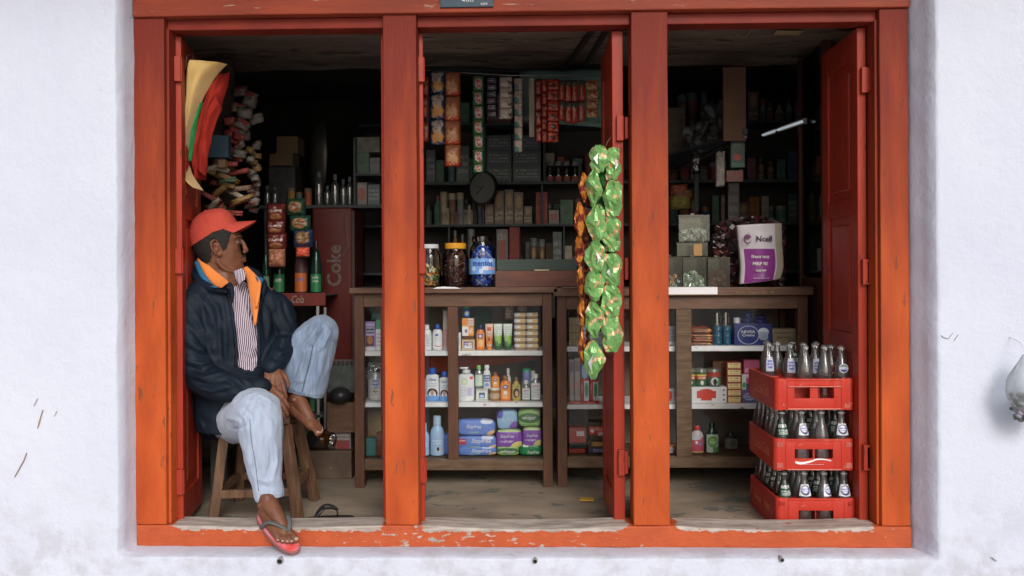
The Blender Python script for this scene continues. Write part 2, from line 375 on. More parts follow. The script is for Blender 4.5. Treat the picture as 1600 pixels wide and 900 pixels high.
# ================================================================== THE SETTING
FLOORZ = -.08
def struct(name, bm, mat, smooth=False):
    o = obj(name, bm, mat, smooth=smooth); o['kind'] = 'structure'; return o
WALL = bpy.data.materials.new('whitewash'); WALL.use_nodes = True
def _wall():
    nt = WALL.node_tree; N = nt.nodes; L = nt.links; b = N['Principled BSDF']; b.inputs['Roughness'].default_value = .85; b.inputs['Specular IOR Level'].default_value = .2
    tc = N.new('ShaderNodeTexCoord')
    def no(sc, det, st=(1, 1, 1), rg=.6):
        mp = N.new('ShaderNodeMapping'); mp.inputs['Scale'].default_value = st; L.new(tc.outputs['Object'], mp.inputs[0])
        n = N.new('ShaderNodeTexNoise'); n.inputs['Scale'].default_value = sc; n.inputs['Detail'].default_value = det; n.inputs['Roughness'].default_value = rg; L.new(mp.outputs[0], n.inputs[0]); return n.outputs['Fac']
    def ramp(f, a, b_, c0, c1):
        r = N.new('ShaderNodeValToRGB'); r.color_ramp.elements[0].position = a; r.color_ramp.elements[1].position = b_
        r.color_ramp.elements[0].color = (*c0, 1); r.color_ramp.elements[1].color = (*c1, 1); L.new(f, r.inputs[0]); return r.outputs[0]
    def mix(f, a, b_, mode='MIX'):
        x = N.new('ShaderNodeMix'); x.data_type = 'RGBA'; x.blend_type = mode
        for i, q in (('Factor', f), ('A', a), ('B', b_)):
            if isinstance(q, (float, int)): x.inputs[i].default_value = q
            elif isinstance(q, tuple): x.inputs[i].default_value = (*q, 1)
            else: L.new(q, x.inputs[i])
        return x.outputs['Result']
    c = ramp(no(1.3, 5), .3, .75, (.585, .62, .745), (.66, .695, .805))
    # grime near the foot of the wall (rises from the ground in patches)
    sp = N.new('ShaderNodeSeparateXYZ'); L.new(tc.outputs['Object'], sp.inputs[0])
    mr = N.new('ShaderNodeMapRange'); mr.inputs['From Min'].default_value = .25; mr.inputs['From Max'].default_value = -.35; L.new(sp.outputs['Z'], mr.inputs['Value'])
    g = ramp(no(9, 8), .46, .62, (0, 0, 0), (1, 1, 1))
    f = N.new('ShaderNodeMath'); f.operation = 'MULTIPLY'; L.new(mr.outputs[0], f.inputs[0]); L.new(g, f.inputs[1])
    f2 = N.new('ShaderNodeMath'); f2.operation = 'MULTIPLY'; f2.inputs[1].default_value = .75; L.new(f.outputs[0], f2.inputs[0])
    c = mix(f2.outputs[0], c, (.42, .42, .46))
    # faint scuffs and hairline marks
    s = ramp(no(3.5, 9, (1.4, 1, .6), .75), .66, .70, (0, 0, 0), (1, 1, 1))
    s2 = N.new('ShaderNodeMath'); s2.operation = 'MULTIPLY'; s2.inputs[1].default_value = .22; L.new(s, s2.inputs[0])
    c = mix(s2.outputs[0], c, (.5, .47, .46))
    L.new(c, b.inputs['Base Color'])
    bp = N.new('ShaderNodeBump'); bp.inputs['Strength'].default_value = .45; bp.inputs['Distance'].default_value = .018; L.new(no(17, 10, rg=.68), bp.inputs['Height'])
    b2 = N.new('ShaderNodeBump'); b2.inputs['Strength'].default_value = .10; b2.inputs['Distance'].default_value = .05; L.new(no(3, 4), b2.inputs['Height']); L.new(b2.outputs[0], bp.inputs['Normal'])
    L.new(bp.outputs[0], b.inputs['Normal'])
_wall()

# facade: rings from a far rectangle to the opening's edge, round the arris, into the reveal
OX0, OX1 = X_(210, 0), X_(1424, 0)
OZ0, OZ1 = Z_(856, 0), 2.42
WF = -.115                                   # front plane of the plaster
def facade():
    bm = bmesh.new(); NS = 90
    base = []
    def side(a, b, n):
        for k in range(n): base.append((a[0]+(b[0]-a[0])*k/n, a[1]+(b[1]-a[1])*k/n))
    side((0, 0), (1, 0), NS); side((1, 0), (1, 1), NS); side((1, 1), (0, 1), NS); side((0, 1), (0, 0), NS)
    levels = [ # grow left, right, bottom, top, y, jitter
        (14, 14, .55, 4.0, WF, 0), (6, 6, .53, 2.0, WF, 0), (2.5, 2.5, .5, 1.0, WF, .003), (1.2, 1.2, .42, .5, WF, .004), (.6, .6, .32, .35, WF, .004), (.3, .3, .2, .2, WF, .004), (.15, .16, .1, .1, WF, .003), (.07, .1, .04, .05, WF, .003), (.03, .062, .012, .02, WF, .003), (.019, .049, .007, .014, WF+.0005, .0032),
        (.016, .045, .004, .012, WF+.006, .0035), (.006, .034, -.001, .006, WF+.02, .0035), (.003, .026, -.004, .003, WF+.05, .003), (.001, .014, -.006, .001, -.03, .003), (-.001, .004, -.004, 0, -.006, .0035), (-.004, -.003, -.002, -.003, .03, .002)]
    prev = None
    for gl, gr, gb, gt, y, j in levels:
        ring = []
        for (u, v) in base:
            x = OX0-gl+(OX1+gr-OX0+gl)*u; z = OZ0-gb+(OZ1+gt-OZ0+gb)*v
            n = noise.noise(Vector((x*5, y*9, z*5)))*j + noise.noise(Vector((x*22, y*9, z*22)))*j*.5
            n2 = noise.noise(Vector((x*1.1+5, 0, z*1.1)))*.006*(j > 0)
            ring.append(bm.verts.new((x+(n if u in (0, 1) else 0)+(n*.5), y+n2+n*.8, z+n*.9)))
        if prev:
            m = len(ring)
            for k in range(m): bm.faces.new((prev[k], prev[(k+1) % m], ring[(k+1) % m], ring[k]))
        prev = ring
    for f in bm.faces: f.normal_update()
    return struct('facade_wall', bm, WALL, smooth='all')
facade_o = facade()

GROUND = M('street_ground', (.46, .45, .44), rough=.9, col2=(.56, .55, .53), scale=2, bump=.3, bscale=20)
bm = bmesh.new(); bx(bm, (0, 0, -.66), (160, 160, .02)); struct('street_ground', bm, GROUND)

FLOOR = M('worn_cement_floor', (.18, .148, .11), rough=.8, col2=(.38, .31, .23), scale=2.6, bump=.5, bscale=14, stretch=(1, 1.6, 1), wear=.425, wearcol=(.13, .135, .12), wearscale=(3.6, 5, 2))
bm = bmesh.new(); grid(bm, 60, 50, lambda u, v: (-2.2+4.7*u, .05+3.4*v, FLOORZ+.006*noise.noise(Vector((u*9, v*9, 0))))); struct('shop_floor', bm, FLOOR, smooth='all')
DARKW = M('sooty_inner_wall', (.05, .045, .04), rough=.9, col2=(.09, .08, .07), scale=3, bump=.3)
CEILM = M('sooty_ceiling_cloth', (.16, .12, .09), rough=.9, col2=(.32, .25, .19), scale=3, stretch=(1, 2.2, 1), bump=.9, bscale=9, wear=.42, wearcol=(.10, .085, .07), wearscale=(3, 7, 3))
bm = bmesh.new(); grid(bm, 50, 30, lambda u, v: (-2.2+4.7*u, .13+1.4*v, 2.13+.09*min(1, v*1.3)+.016*noise.noise(Vector((u*14, v*7, 1)))-.03*math.sin(math.pi*v)**2)); struct('ceiling', bm, CEILM, smooth='all')
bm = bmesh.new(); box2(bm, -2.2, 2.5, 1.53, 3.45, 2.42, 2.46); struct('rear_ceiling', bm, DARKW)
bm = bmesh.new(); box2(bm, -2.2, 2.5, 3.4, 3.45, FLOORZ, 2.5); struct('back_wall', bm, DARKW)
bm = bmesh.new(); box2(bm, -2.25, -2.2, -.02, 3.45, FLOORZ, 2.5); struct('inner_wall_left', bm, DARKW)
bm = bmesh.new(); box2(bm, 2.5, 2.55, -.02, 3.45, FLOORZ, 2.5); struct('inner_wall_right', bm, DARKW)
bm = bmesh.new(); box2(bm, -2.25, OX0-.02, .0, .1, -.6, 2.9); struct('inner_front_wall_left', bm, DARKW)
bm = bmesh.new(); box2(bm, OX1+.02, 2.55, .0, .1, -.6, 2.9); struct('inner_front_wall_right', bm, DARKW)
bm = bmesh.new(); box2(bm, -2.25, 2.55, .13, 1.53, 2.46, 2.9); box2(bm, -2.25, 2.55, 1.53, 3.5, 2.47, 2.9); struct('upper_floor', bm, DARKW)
# the eave above the shop front, out of the picture, that shades its upper part
EAVE = M('eave_boards', (.12, .07, .04), rough=.8)
bm = bmesh.new(); box2(bm, -6, 6, -1.0, WF-.01, 2.80, 2.86)
for k in range(24): box2(bm, -6+k*.5, -5.93+k*.5, -.98, WF-.02, 2.71, 2.797)
o = obj('eave', bm, EAVE); tag(o, 'dark boarded eave projecting over the shop front above the orange beam', 'eave')

# marks and drain holes in the plaster
MUD = M('brown_plaster_scar', (.34, .22, .15), rough=.9, bump=.2); MUDK = M('grey_plaster_scar', (.38, .37, .40), rough=.9, bump=.2)
def scar(pxs, w0, mat):
    bm = bmesh.new(); pts = [P(x, y, WF+.0) for x, y in pxs]
    n = len(pts); L_ = []; Rr = []
    for i, p in enumerate(pts):
        d = (pts[min(i+1, n-1)]-pts[max(i-1, 0)]); t = Vector((d.z, 0, -d.x)).normalized()
        ww = w0*(.25+.75*math.sin(math.pi*(i+.5)/n))*(.7+.6*rnd.random())
        L_.append((p-t*ww)+Vector((0, -.004, 0))); Rr.append((p+t*ww)+Vector((0, -.004, 0)))
    mid = [p+Vector((0, -.009, 0)) for p in pts]
    vl = [bm.verts.new(p) for p in L_]; vr = [bm.verts.new(p) for p in Rr]; vm = [bm.verts.new(p) for p in mid]
    for i in range(n-1): bm.faces.new((vl[i], vl[i+1], vm[i+1], vm[i])); bm.faces.new((vm[i], vm[i+1], vr[i+1], vr[i]))
    o = obj('plaster_scar', bm, mat, facade_o, smooth='all')
scar([(68, 640), (65, 650), (62, 660), (60, 669)], .003, MUD)
scar([(43, 707), (38, 720), (31, 732), (24, 745)], .003, MUD)
scar([(1488, 520), (1481, 529), (1473, 527), (1470, 524)], .002, MUDK)
scar([(1490, 532), (1496, 523)], .0015, MUDK)
scar([(90, 642), (86, 650)], .0015, MUDK)
scar([(60, 622), (54, 634)], .0015, MUDK)
scar([(1548, 870), (1556, 876)], .003, MUDK)
HOLE = M('dark_hole', (.01, .01, .012), rough=.9, bump=0)
for i, (px, py, r) in enumerate([(438, 876, .0125), (836, 876, .010), (1221, 874, .009)]):
    p = P(px, py, WF-.002); t = thing('drain_pipe', ['stub of drain pipe in the white ledge under the pink sandal', 'stub of drain pipe in the white ledge below the middle bay', 'stub of drain pipe in the white ledge below the stacked crates'][i], 'pipe', p, group='drain pipe stubs in the ledge')
    bm = bmesh.new()
    for a, b in (((r, -.008), (r*.75, -.010)), ((r*.75, -.010), (r*.7, .04))): pass
    rings = []
    for rr, yy in ((r*1.05, .02), (r*1.05, -.008), (r*.8, -.011), (r*.72, .05)):
        rings.append([bm.verts.new((rr*math.cos(a*math.pi/8), yy, rr*math.sin(a*math.pi/8))) for a in range(16)])
    for a, b in zip(rings, rings[1:]):
        for k in range(16): bm.faces.new((a[k], a[(k+1) % 16], b[(k+1) % 16], b[k]))
    obj('rim', bm, M('grey_pipe', (.3, .3, .3), rough=.7), t, smooth='all')
    bm = bmesh.new(); bmesh.ops.create_circle(bm, cap_ends=True, radius=r*.74, segments=16, matrix=Matrix.Rotation(R(90), 4, 'X')); obj('bore', bm, HOLE, t).location = (0, -.0095, 0)

# ------------------------------------------------------------------ the wooden shop front
FD = .12
fr = thing('shop_front_frame', 'orange painted timber frame of three bays around the open shop front', 'door frame', (0, 0, 0))
ZB = Z_(20, 0, 815)                         # underside of the top beam's face
SZ = Z_(821, 0, 815)                        # top of the sill's front arris
def wavy(bm, seed=0, amp=.0015):
    bmesh.ops.subdivide_edges(bm, edges=[e for e in bm.edges if e.calc_length() > .25], cuts=24, use_grid_fill=True)
    for v in bm.verts: v.co += Vector([noise.noise(v.co*4+Vector((seed, i*9, 0))) for i in range(3)])*amp
posts = [(210, 258), (600, 652), (988, 1045), (1376, 1421)]
PXX = []
for i, (a, b) in enumerate(posts):
    x0, x1 = X_(a, 0), X_(b, 0); PXX.append((x0, x1))
    bm = bmesh.new(); box2(bm, x0, x1, 0, FD, SZ+.0005, ZB-.0005, bev=.004); wavy(bm, i)
    if i in (0, 3): # inner rebate strip of the jamb
        xs = (x1, x1+.012) if i == 0 else (x0-.012, x0)
        box2(bm, xs[0]+(.0005 if i == 0 else 0), xs[1]-(.0005 if i == 3 else 0), .02, FD-.003, SZ+.001, ZB-.04, bev=.002)
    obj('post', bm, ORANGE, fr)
bm = bmesh.new(); box2(bm, OX0+.003, OX1-.005, -.016, FD+.03, ZB, ZB+.32, bev=.005); wavy(bm, 8, .003); lint = obj('lintel', bm, BEAM, fr)
for i in range(3):
    bm = bmesh.new(); box2(bm, PXX[i][1]+.001, PXX[i+1][0]-.001, .03, FD-.002, ZB-.045, ZB-.001, bev=.003); obj('head_rail', bm, M('dark_red_paint', (.16, .018, .012), rough=.5, col2=(.24, .03, .016), spec=.2), fr)  # head rails in a darker red than the door leaves
# sill: worn top and a painted face whose top edge sags where feet have rubbed it
bm = bmesh.new(); box2(bm, OX0+.004, OX1-.004, -.004, FD+.005, OZ0+.002, SZ-.001, bev=.006)
bmesh.ops.subdivide_edges(bm, edges=[e for e in bm.edges if e.calc_length() > .25], cuts=60, use_grid_fill=True)
for v in bm.verts:
    x = v.co.x
    sag = 0
    for k in range(3):
        a, b = PXX[k][1], PXX[k+1][0]
        if a < x < b: sag = .012*math.sin(math.pi*(x-a)/(b-a))**1.5*(1.0 if k else .6)
    if v.co.z > SZ-.02: v.co.z -= sag*(1.2 if v.co.y < .04 else .7)
    v.co += Vector((0, noise.noise(v.co*9)*.002, noise.noise(v.co*8+Vector((3, 3, 3)))*.002))
SILLF = bpy.data.materials.new('sill_paint'); SILLF.use_nodes = True
def _sill():
    nt = SILLF.node_tree; N = nt.nodes; L = nt.links; b = N['Principled BSDF']; b.inputs['Roughness'].default_value = .7
    tc = N.new('ShaderNodeTexCoord'); sp = N.new('ShaderNodeSeparateXYZ'); L.new(tc.outputs['Object'], sp.inputs[0])
    def no(sc, det, st, rg=.65):
        mp = N.new('ShaderNodeMapping'); mp.inputs['Scale'].default_value = st; L.new(tc.outputs['Object'], mp.inputs[0])
        n = N.new('ShaderNodeTexNoise'); n.inputs['Scale'].default_value = sc; n.inputs['Detail'].default_value = det; n.inputs['Roughness'].default_value = rg; L.new(mp.outputs[0], n.inputs[0]); return n.outputs['Fac']
    def mth(op, a, b_):
        n = N.new('ShaderNodeMath'); n.operation = op
        for i, q in enumerate((a, b_)):
            if isinstance(q, (int, float)): n.inputs[i].default_value = q
            else: L.new(q, n.inputs[i])
        return n.outputs[0]
    keep = None                              # no feet tread where the posts stand: the paint is whole there
    for a_, b_ in PXX:
        q = N.new('ShaderNodeMapRange'); q.inputs['From Min'].default_value = (b_-a_)/2+.005; q.inputs['From Max'].default_value = (b_-a_)/2+.07; L.new(mth('ABSOLUTE', mth('SUBTRACT', sp.outputs['X'], (a_+b_)/2), 0), q.inputs['Value'])
        keep = q.outputs[0] if keep is None else mth('MULTIPLY', keep, q.outputs[0])
    # paint is rubbed off towards the top arris (feet) and in flakes along the face
    hz = N.new('ShaderNodeMapRange'); hz.inputs['From Min'].default_value = SZ-.03; hz.inputs['From Max'].default_value = SZ-.002; hz.inputs['To Min'].default_value = 0; hz.inputs['To Max'].default_value = .5; L.new(sp.outputs['Z'], hz.inputs['Value'])
    mid = N.new('ShaderNodeMapRange'); mid.inputs['From Min'].default_value = .9; mid.inputs['From Max'].default_value = .1; mid.inputs['To Max'].default_value = .1; L.new(mth('ABSOLUTE', mth('ADD', sp.outputs['X'], .35), 0), mid.inputs['Value'])
    f = mth('ADD', mth('ADD', mth('MULTIPLY', no(4, 10, (5, 5, 12)), 1.0), mth('MULTIPLY', hz.outputs[0], keep)), mid.outputs[0])
    rp = N.new('ShaderNodeValToRGB'); rp.color_ramp.elements[0].position = .65; rp.color_ramp.elements[1].position = .69; L.new(f, rp.inputs[0])
    wood = N.new('ShaderNodeValToRGB'); wood.color_ramp.elements[0].color = (.2, .15, .12, 1); wood.color_ramp.elements[1].color = (.62, .56, .50, 1); wood.color_ramp.elements[0].position = .25; wood.color_ramp.elements[1].position = .7; L.new(no(6, 8, (1.2, 6, 9)), wood.inputs[0])
    pa = N.new('ShaderNodeValToRGB'); pa.color_ramp.elements[0].color = (.40, .066, .016, 1); pa.color_ramp.elements[1].color = (.52, .095, .024, 1); pa.color_ramp.elements[0].position = .3; pa.color_ramp.elements[1].position = .7; L.new(no(3, 6, (3, 1, 3)), pa.inputs[0])
    x = N.new('ShaderNodeMix'); x.data_type = 'RGBA'; L.new(rp.outputs[0], x.inputs['Factor']); L.new(pa.outputs[0], x.inputs['A']); L.new(wood.outputs[0], x.inputs['B']); L.new(x.outputs['Result'], b.inputs['Base Color'])
    bp = N.new('ShaderNodeBump'); bp.inputs['Strength'].default_value = .5; bp.inputs['Distance'].default_value = .01; L.new(f, bp.inputs['Height']); L.new(bp.outputs[0], b.inputs['Normal'])
_sill()
obj('sill', bm, SILLF, fr)

# plaque on the beam
pl = thing('name_plate', 'small dark blue plate with white lettering screwed to the top beam', 'sign', P(731, 0, -.019))
zt = Z_(-32, -.02, 731); zb_ = Z_(11.5, -.02, 731); xa, xb = X_(690, -.02), X_(773, -.02); pc = pl.location
bm = bmesh.new(); box2(bm, xa-pc.x, xb-pc.x, -.006, .0, zb_-pc.z, zt-pc.z, bev=.0015); obj('plate', bm, M('blue_enamel', (.012, .045, .075), rough=.3, bump=0), pl)
txt('पसल गाउ', (.0, -.0075, zb_-pc.z+.062), .12, .026, INKW, pl); txt('पसल', (0, -.0075, zb_-pc.z+.029), .05, .02, INKW, pl); txt('काठमा', (.066, -.0075, zb_-pc.z+.011), .028, .008, INKW, pl)
for sx, sz in ((-.1, .008), (.1, .008)):
    bm = bmesh.new(); ball(bm, (sx, -.006, zb_-pc.z+sz), .003, n=4); obj('screw', bm, METAL, pl)

# ------------------------------------------------------------------ door leaves
def door_leaf(label, hx, hy, ang, width, side, z0=-.052, z1=ZB-.052, hinges=(), thick=.036, knock=None):
    """hinged at (hx,hy); ang = direction of the leaf from its hinge, degrees from +X; side = +1/-1 face carrying the panels"""
    t = thing('door_leaf', label, 'door', (hx, hy, 0), R(ang), 'orange red door leaves folded back into the shop')
    H = z1-z0; st = .075; zr = [z0, z0+.13, z0+.72, z0+.80, z0+1.30, z0+1.37, z1-.12, z1]
    if width > .28:
        bm = bmesh.new()
        box2(bm, 0, st, -thick/2, thick/2, z0, z1, bev=.003); obj('stile', bm, RED, t)
        bm = bmesh.new(); box2(bm, width-st, width, -thick/2, thick/2, z0, z1, bev=.003); obj('stile', bm, RED, t)
        for a, b in ((0, 1), (2, 3), (4, 5), (6, 7)):
            bm = bmesh.new(); box2(bm, st+.0005, width-st-.0005, -thick/2+.001, thick/2-.001, zr[a]+(.001 if a == 0 else 0), zr[b]-(.001 if b == 7 else 0), bev=.002); obj('rail', bm, RED, t)
        for a, b in ((1, 2), (3, 4), (5, 6)):
            bm = bmesh.new()
            box2(bm, st+.001, width-st-.001, -thick/2+.011, thick/2-.011, zr[a]+.0005, zr[b]-.0005)
            bx(bm, (width/2, 0, (zr[a]+zr[b])/2), (width-2*st-.07, thick-.008, zr[b]-zr[a]-.07), bev=.008)
            obj('panel', bm, RED, t)
    else:
        bm = bmesh.new(); box2(bm, 0, width, -thick/2, thick/2, z0, z1, bev=.003); obj('stile', bm, RED, t)
    for hz in hinges:
        h = bmesh.new(); box2(h, -.022, -.0005, -.019, .006, hz-.052, hz+.052, bev=.001)
        tube(h, [(-.012, -.02, hz-.05), (-.012, -.02, hz+.05)], .005, 8)
        for k in (-.035, -.012, .012, .035): ball(h, (-.012, -.021, hz+k), .0035, n=4)
        obj('hinge', h, RED, t)
    return t
YH = .075
hz_at = lambda px, pys: [Z_(p, YH, px) for p in pys]
# left bay: left leaf edge-on, folded back against the jamb; its right-hand twin behind the second post
door_leaf('orange red door leaf at the left jamb, behind the seated man', X_(276, YH), YH+.012, 101, .40, 1, hinges=hz_at(276, (108, 408, 753)))
door_leaf('thin edge of a door leaf on the left side of the second post', X_(597, YH)+.012, YH+.02, 90-14, .40, -1, hinges=())
door_leaf('edge of a door leaf with small hinges on the right side of the second post', X_(655, YH), YH+.02, 90+9, .40, 1, hinges=hz_at(657, (108, 408, 735)))
door_leaf('open door leaf behind the hanging green packets, showing its red panels', X_(967, YH), YH+.016, 91, .46, -1, hinges=hz_at(966, (200, 723)), thick=.046)
door_leaf('edge of a door leaf behind the third post on its right side', X_(1040, YH)-.03, YH+.02, 90, .40, 1)
door_leaf('open door leaf at the right jamb, standing behind the red bottle crates', X_(1350, YH), YH+.016, 90, .42, -1, hinges=hz_at(1345, (125, 425, 715)))
# hinge blocks joining the leaves to the jambs
for px, pys in ((265, (108, 408, 753)), (979, (200, 420, 723)), (1357, (125, 425, 715))):
    for py in pys:
        bm = bmesh.new(); c = P(px, py, YH); box2(bm, c.x-.007, c.x+.007, YH-.006, YH+.03, c.z-.045, c.z+.045, bev=.002); obj('hinge_block', bm, RED, fr)
# ================================================================== DISPLAY CABINETS
YC = .86; CD = .36                          # front plane and depth of the cabinets
CTOP = Z_(456, YC, 700)
PAPER = M('white_shelf_paper', (.78, .78, .80), rough=.6, var=.12, scale=12, bump=.05, wear=.36, wearcol=(.25, .2, .16), wearscale=(9, 9, 30))
BACKP = M('cabinet_back_board', (.07, .06, .05), rough=.8, col2=(.2, .15, .11), scale=4)
def cabinet(label, pxl, pxr, mull, shelves, ybot, ytop, yleg, overl, overr, has_panes):
    t = thing('display_cabinet', label, 'cabinet', (X_((pxl+pxr)/2, YC), YC, FLOORZ), 0, 'dark wooden display cabinets of the counter')
    ox, oy, oz = t.location
    x0, x1 = X_(pxl, YC)-ox, X_(pxr, YC)-ox; z = lambda py: Z_(py, YC, (pxl+pxr)/2)-oz
    lw = .048
    def part(name, mat, *b, bev=.002):
        bm = bmesh.new(); box2(bm, *b, bev=bev); return obj(name, bm, mat, t)
    for a in (x0, x1-lw):
        for y in (0, CD-lw): part('leg', WOOD, a, a+lw, y, y+lw, z(yleg)*0, z(ytop)-.001)
    part('top', WOODH, x0-overl, x1+overr, -.03, CD+.02, z(ytop), z(449), bev=.004)
    part('rail', WOODH, x0+lw+.0005, x1-lw-.0005, .003, .035, z(ytop+21), z(ytop)-.002)
    part('rail', GREYWOOD, x0+lw+.0005, x1-lw-.0005, .002, .035, z(ybot+17), z(ybot))
    part('bottom_board', GREYWOOD, x0+.01, x1-.01, .036, CD-.01, z(ybot)-.016, z(ybot)-.003)
    part('back', BACKP, x0+lw, x1-lw, CD-.012, CD-.004, z(ybot), z(ytop)-.002)
    part('side', WOOD, x0+.012, x0+.024, lw+.001, CD-lw-.001, z(ybot+15), z(ytop)-.003)
    part('side', WOOD, x1-.024, x1-.012, lw+.001, CD-lw-.001, z(ybot+15), z(ytop)-.003)
    for a, b in mull:
        part('mullion', GREYWOOD if label[0] == 'r' else WOOD, X_(a, YC)-ox, X_(b, YC)-ox, -.002, .034, z(ybot)+.001, z(ytop+21)-.001)
    for ya, yb in shelves:
        part('shelf', PAPER, x0+.025, x1-.025, .04, CD-.014, z(yb), z(ya), bev=.001)
    edges = [pxl+17]+[q for m in mull for q in m]+[pxr-17]
    for a, b in zip(edges[::2], edges[1::2]):
        if b-a > 5: part('pane', PANE, X_(a, YC)-ox+.002, X_(b, YC)-ox-.002, .014, .017, z(ybot)+.001, z(ytop+21)-.001, bev=0)
    return t
cabA = cabinet('left display cabinet packed with toiletries, standing behind the second post', 553, 862, [(594, 608), (699, 715)], [(549.5, 557), (631, 638)], 718, 458, 762, .02, .03, True)
cabB = cabinet('right display cabinet with boxes and tins, partly hidden by the red crates', 870, 1262, [(943, 960), (1056, 1080)], [(542, 550), (634, 641)], 714, 462, 762, .02, .02, True)
zs = lambda py, px=760: Z_(py, YC, px)
A1, A2, A3 = zs(549.5), zs(631), zs(718)
B1, B2, B3 = zs(542, 1066), zs(634, 1066), zs(714, 1066)
AT, BT = zs(449), zs(449, 1066)
YG = YC+.085                                # where the front row of goods stands

# ------------------------------------------------------------------ goods
def carton(label, x0, x1, yt, z0, Y, depth, mat, group=None, words=(), cat='box', name='carton', h=None, rz=0, parent_kind=None):
    """box standing at depth Y (front face); pixel columns x0..x1, top row yt, base height z0"""
    xa, xb = X_(x0, Y), X_(x1, Y); H = h if h else Z_(yt, Y, (x0+x1)/2)-z0
    loc = ((xa+xb)/2, Y, z0+.0008)
    bm = bmesh.new(); box2(bm, -(xb-xa)/2, (xb-xa)/2, 0, depth, 0, H-.0012, bev=min(.0015, H*.05))
    o = obj(name, bm, mat); o.location = loc; o.rotation_euler = (0, 0, rz)
    tag(o, label, cat, group)
    for s, u, v, w_, h_, m in words:
        txt(s, (-(xb-xa)/2+u*(xb-xa), -.0006, v*H), w_*(xb-xa), h_*H, m, o)
    return o
BODY = {}
def prof(kind, r, h):
    P_ = {
     'shampoo': [(0, 0), (.85, 0), (1, .03), (1, .55), (.92, .72), (.7, .8), (.45, .815)],
     'pump': [(0, 0), (.9, 0), (1, .04), (1, .68), (.85, .78), (.4, .82)],
     'round': [(0, 0), (.92, 0), (1, .03), (1, .62), (.9, .7), (.42, .79), (.38, .83)],
     'bulb': [(0, 0), (.9, 0), (1, .04), (.97, .6), (.8, .74), (.45, .8), (.42, .84)],
     'waist': [(0, 0), (.95, 0), (1, .03), (.95, .3), (1, .55), (.85, .66), (.55, .74), (.5, .76)],
     'jar': [(0, 0), (.95, 0), (1, .05), (1, .72), (.86, .78)],
     'tub': [(0, 0), (.88, 0), (1, .08), (1, .8)],
     'oil': [(0, 0), (.8, 0), (1, .1), (.95, .55), (.6, .78), (.3, .85)],
    }[kind]
    return [(a*r, b*h) for a, b in P_]
def bottle(label, x0, x1, yt, z0, Y, kind, body, cap, group=None, lab=None, words=(), name='bottle', cat='bottle', sy=.62, capr=.5, capz=None, pump=False, h=None, n=18):
    xa, xb = X_(x0, Y), X_(x1, Y); H = h if h else Z_(yt, Y, (x0+x1)/2)-z0; r = (xb-xa)/2
    t = thing(name, label, cat, ((xa+xb)/2, Y+r*sy, z0+.001), 0, group)
    p = prof(kind, r, H); bm = bmesh.new(); lathe(bm, p+[(0, p[-1][1])], n, sy=sy); obj('body', bm, body, t, smooth=True)
    zc = p[-1][1]; rc = max(p[-1][0]*1.12, r*capr)
    bm = bmesh.new()
    if pump:
        lathe(bm, [(0, zc+.0005), (rc, zc+.0005), (rc, zc+.1*H), (rc*.35, zc+.11*H), (rc*.3, H*.985), (0, H*.985)], 12)
        box2(bm, -r*.75, r*.25, -.006, .006, H*.95, H, bev=.002)
    else: lathe(bm, [(0, zc+.0005), (rc, zc+.0005), (rc*.96, H-.002), (rc*.85, H), (0, H)], 14, sy=1 if sy > .9 else .85)
    obj('cap', bm, cap, t, smooth=True)
    if lab:
        z0_, z1_, m = lab[:3]; rr = r*1.012
        bm = bmesh.new(); a0 = 1.15 if len(lab) < 4 else lab[3]
        grid(bm, 10, 1, lambda u, v: (rr*math.sin((u-.5)*2*a0), -rr*sy*math.cos((u-.5)*2*a0)-.0004, H*(z0_+(z1_-z0_)*v)))
        obj('label', bm, m, t, smooth='all')
    for s, u, v, w_, h_, m in words: txt(s, (u*r, -r*sy-.0022, v*H), w_*2*r, h_*H, m, t)
    return t
C = lambda n, c, r=.3, **k: M(n, c, rough=r, var=.04, bump=0, **k)
wht = C('white_plastic_bottle', (.72, .73, .76)); blu = C('blue_cap', (.03, .1, .45)); dkb = C('navy_plastic', (.01, .02, .12))
grn = C('green_cap', (.03, .4, .2)); red_ = C('red_plastic_cap', (.6, .03, .02)); orl = C('orange_gel', (.75, .2, .03), .15); whc = C('cream_cap', (.7, .66, .58))
clr = GL('clear_bottle_plastic', (.85, .92, .9), .05, .4, .1, haze=.25); grey = C('silver_tin', (.45, .46, .5), .3, metal=.6)
yel = C('yellow_oil', (.5, .35, .06), .15); lbl = C('sky_blue_plastic', (.28, .5, .85)); pink = C('pink_plastic', (.75, .12, .2)); lg = C('pale_green_plastic', (.5, .75, .35))

# --- shelf 1, right bay of the left cabinet
carton('narrow white carton beside the mullion on the top shelf', 714.5, 719.5, 520, A1, YG, .05, PM('white_carton', (.75, .75, .76), [('t', .2, .3, .8, .7, (.3, .3, .4), 4)]))
VAS = PM('tan_tin', (.62, .42, .24), [('r', .15, .12, .85, .8, (.12, .1, .3)), ('r', .2, .15, .8, .38, (.7, .72, .85)), ('r', .5, .5, .75, .72, (.75, .6, .3)), ('t', .2, .2, .8, .7, (.8, .8, .85), 3)])
carton('tan tub with a dark blue label at the bottom of the small stack', 721, 741, 530.5, A1, YG, .055, VAS, name='tub', cat='tub')
z_ = Z_(530.5, YG, 731)
bm = None
carton('brown lid between the tan tub and the orange carton', 723, 739.5, 525, z_, YG+.004, .045, C('brown_lid', (.15, .05, .02)), name='lid', cat='lid')
OWC = PM('orange_white_carton', (.82, .82, .84), [('r', .55, .0, 1, 1, (.85, .3, .05)), ('e', .35, .5, .12, .2, (.2, .2, .3)), ('t', .62, .2, .95, .8, (.9, .85, .8), 3)])
carton('white and orange carton in the middle of the small stack', 721.5, 739.5, 509.5, Z_(525, YG+.004, 731), YG, .05, OWC)
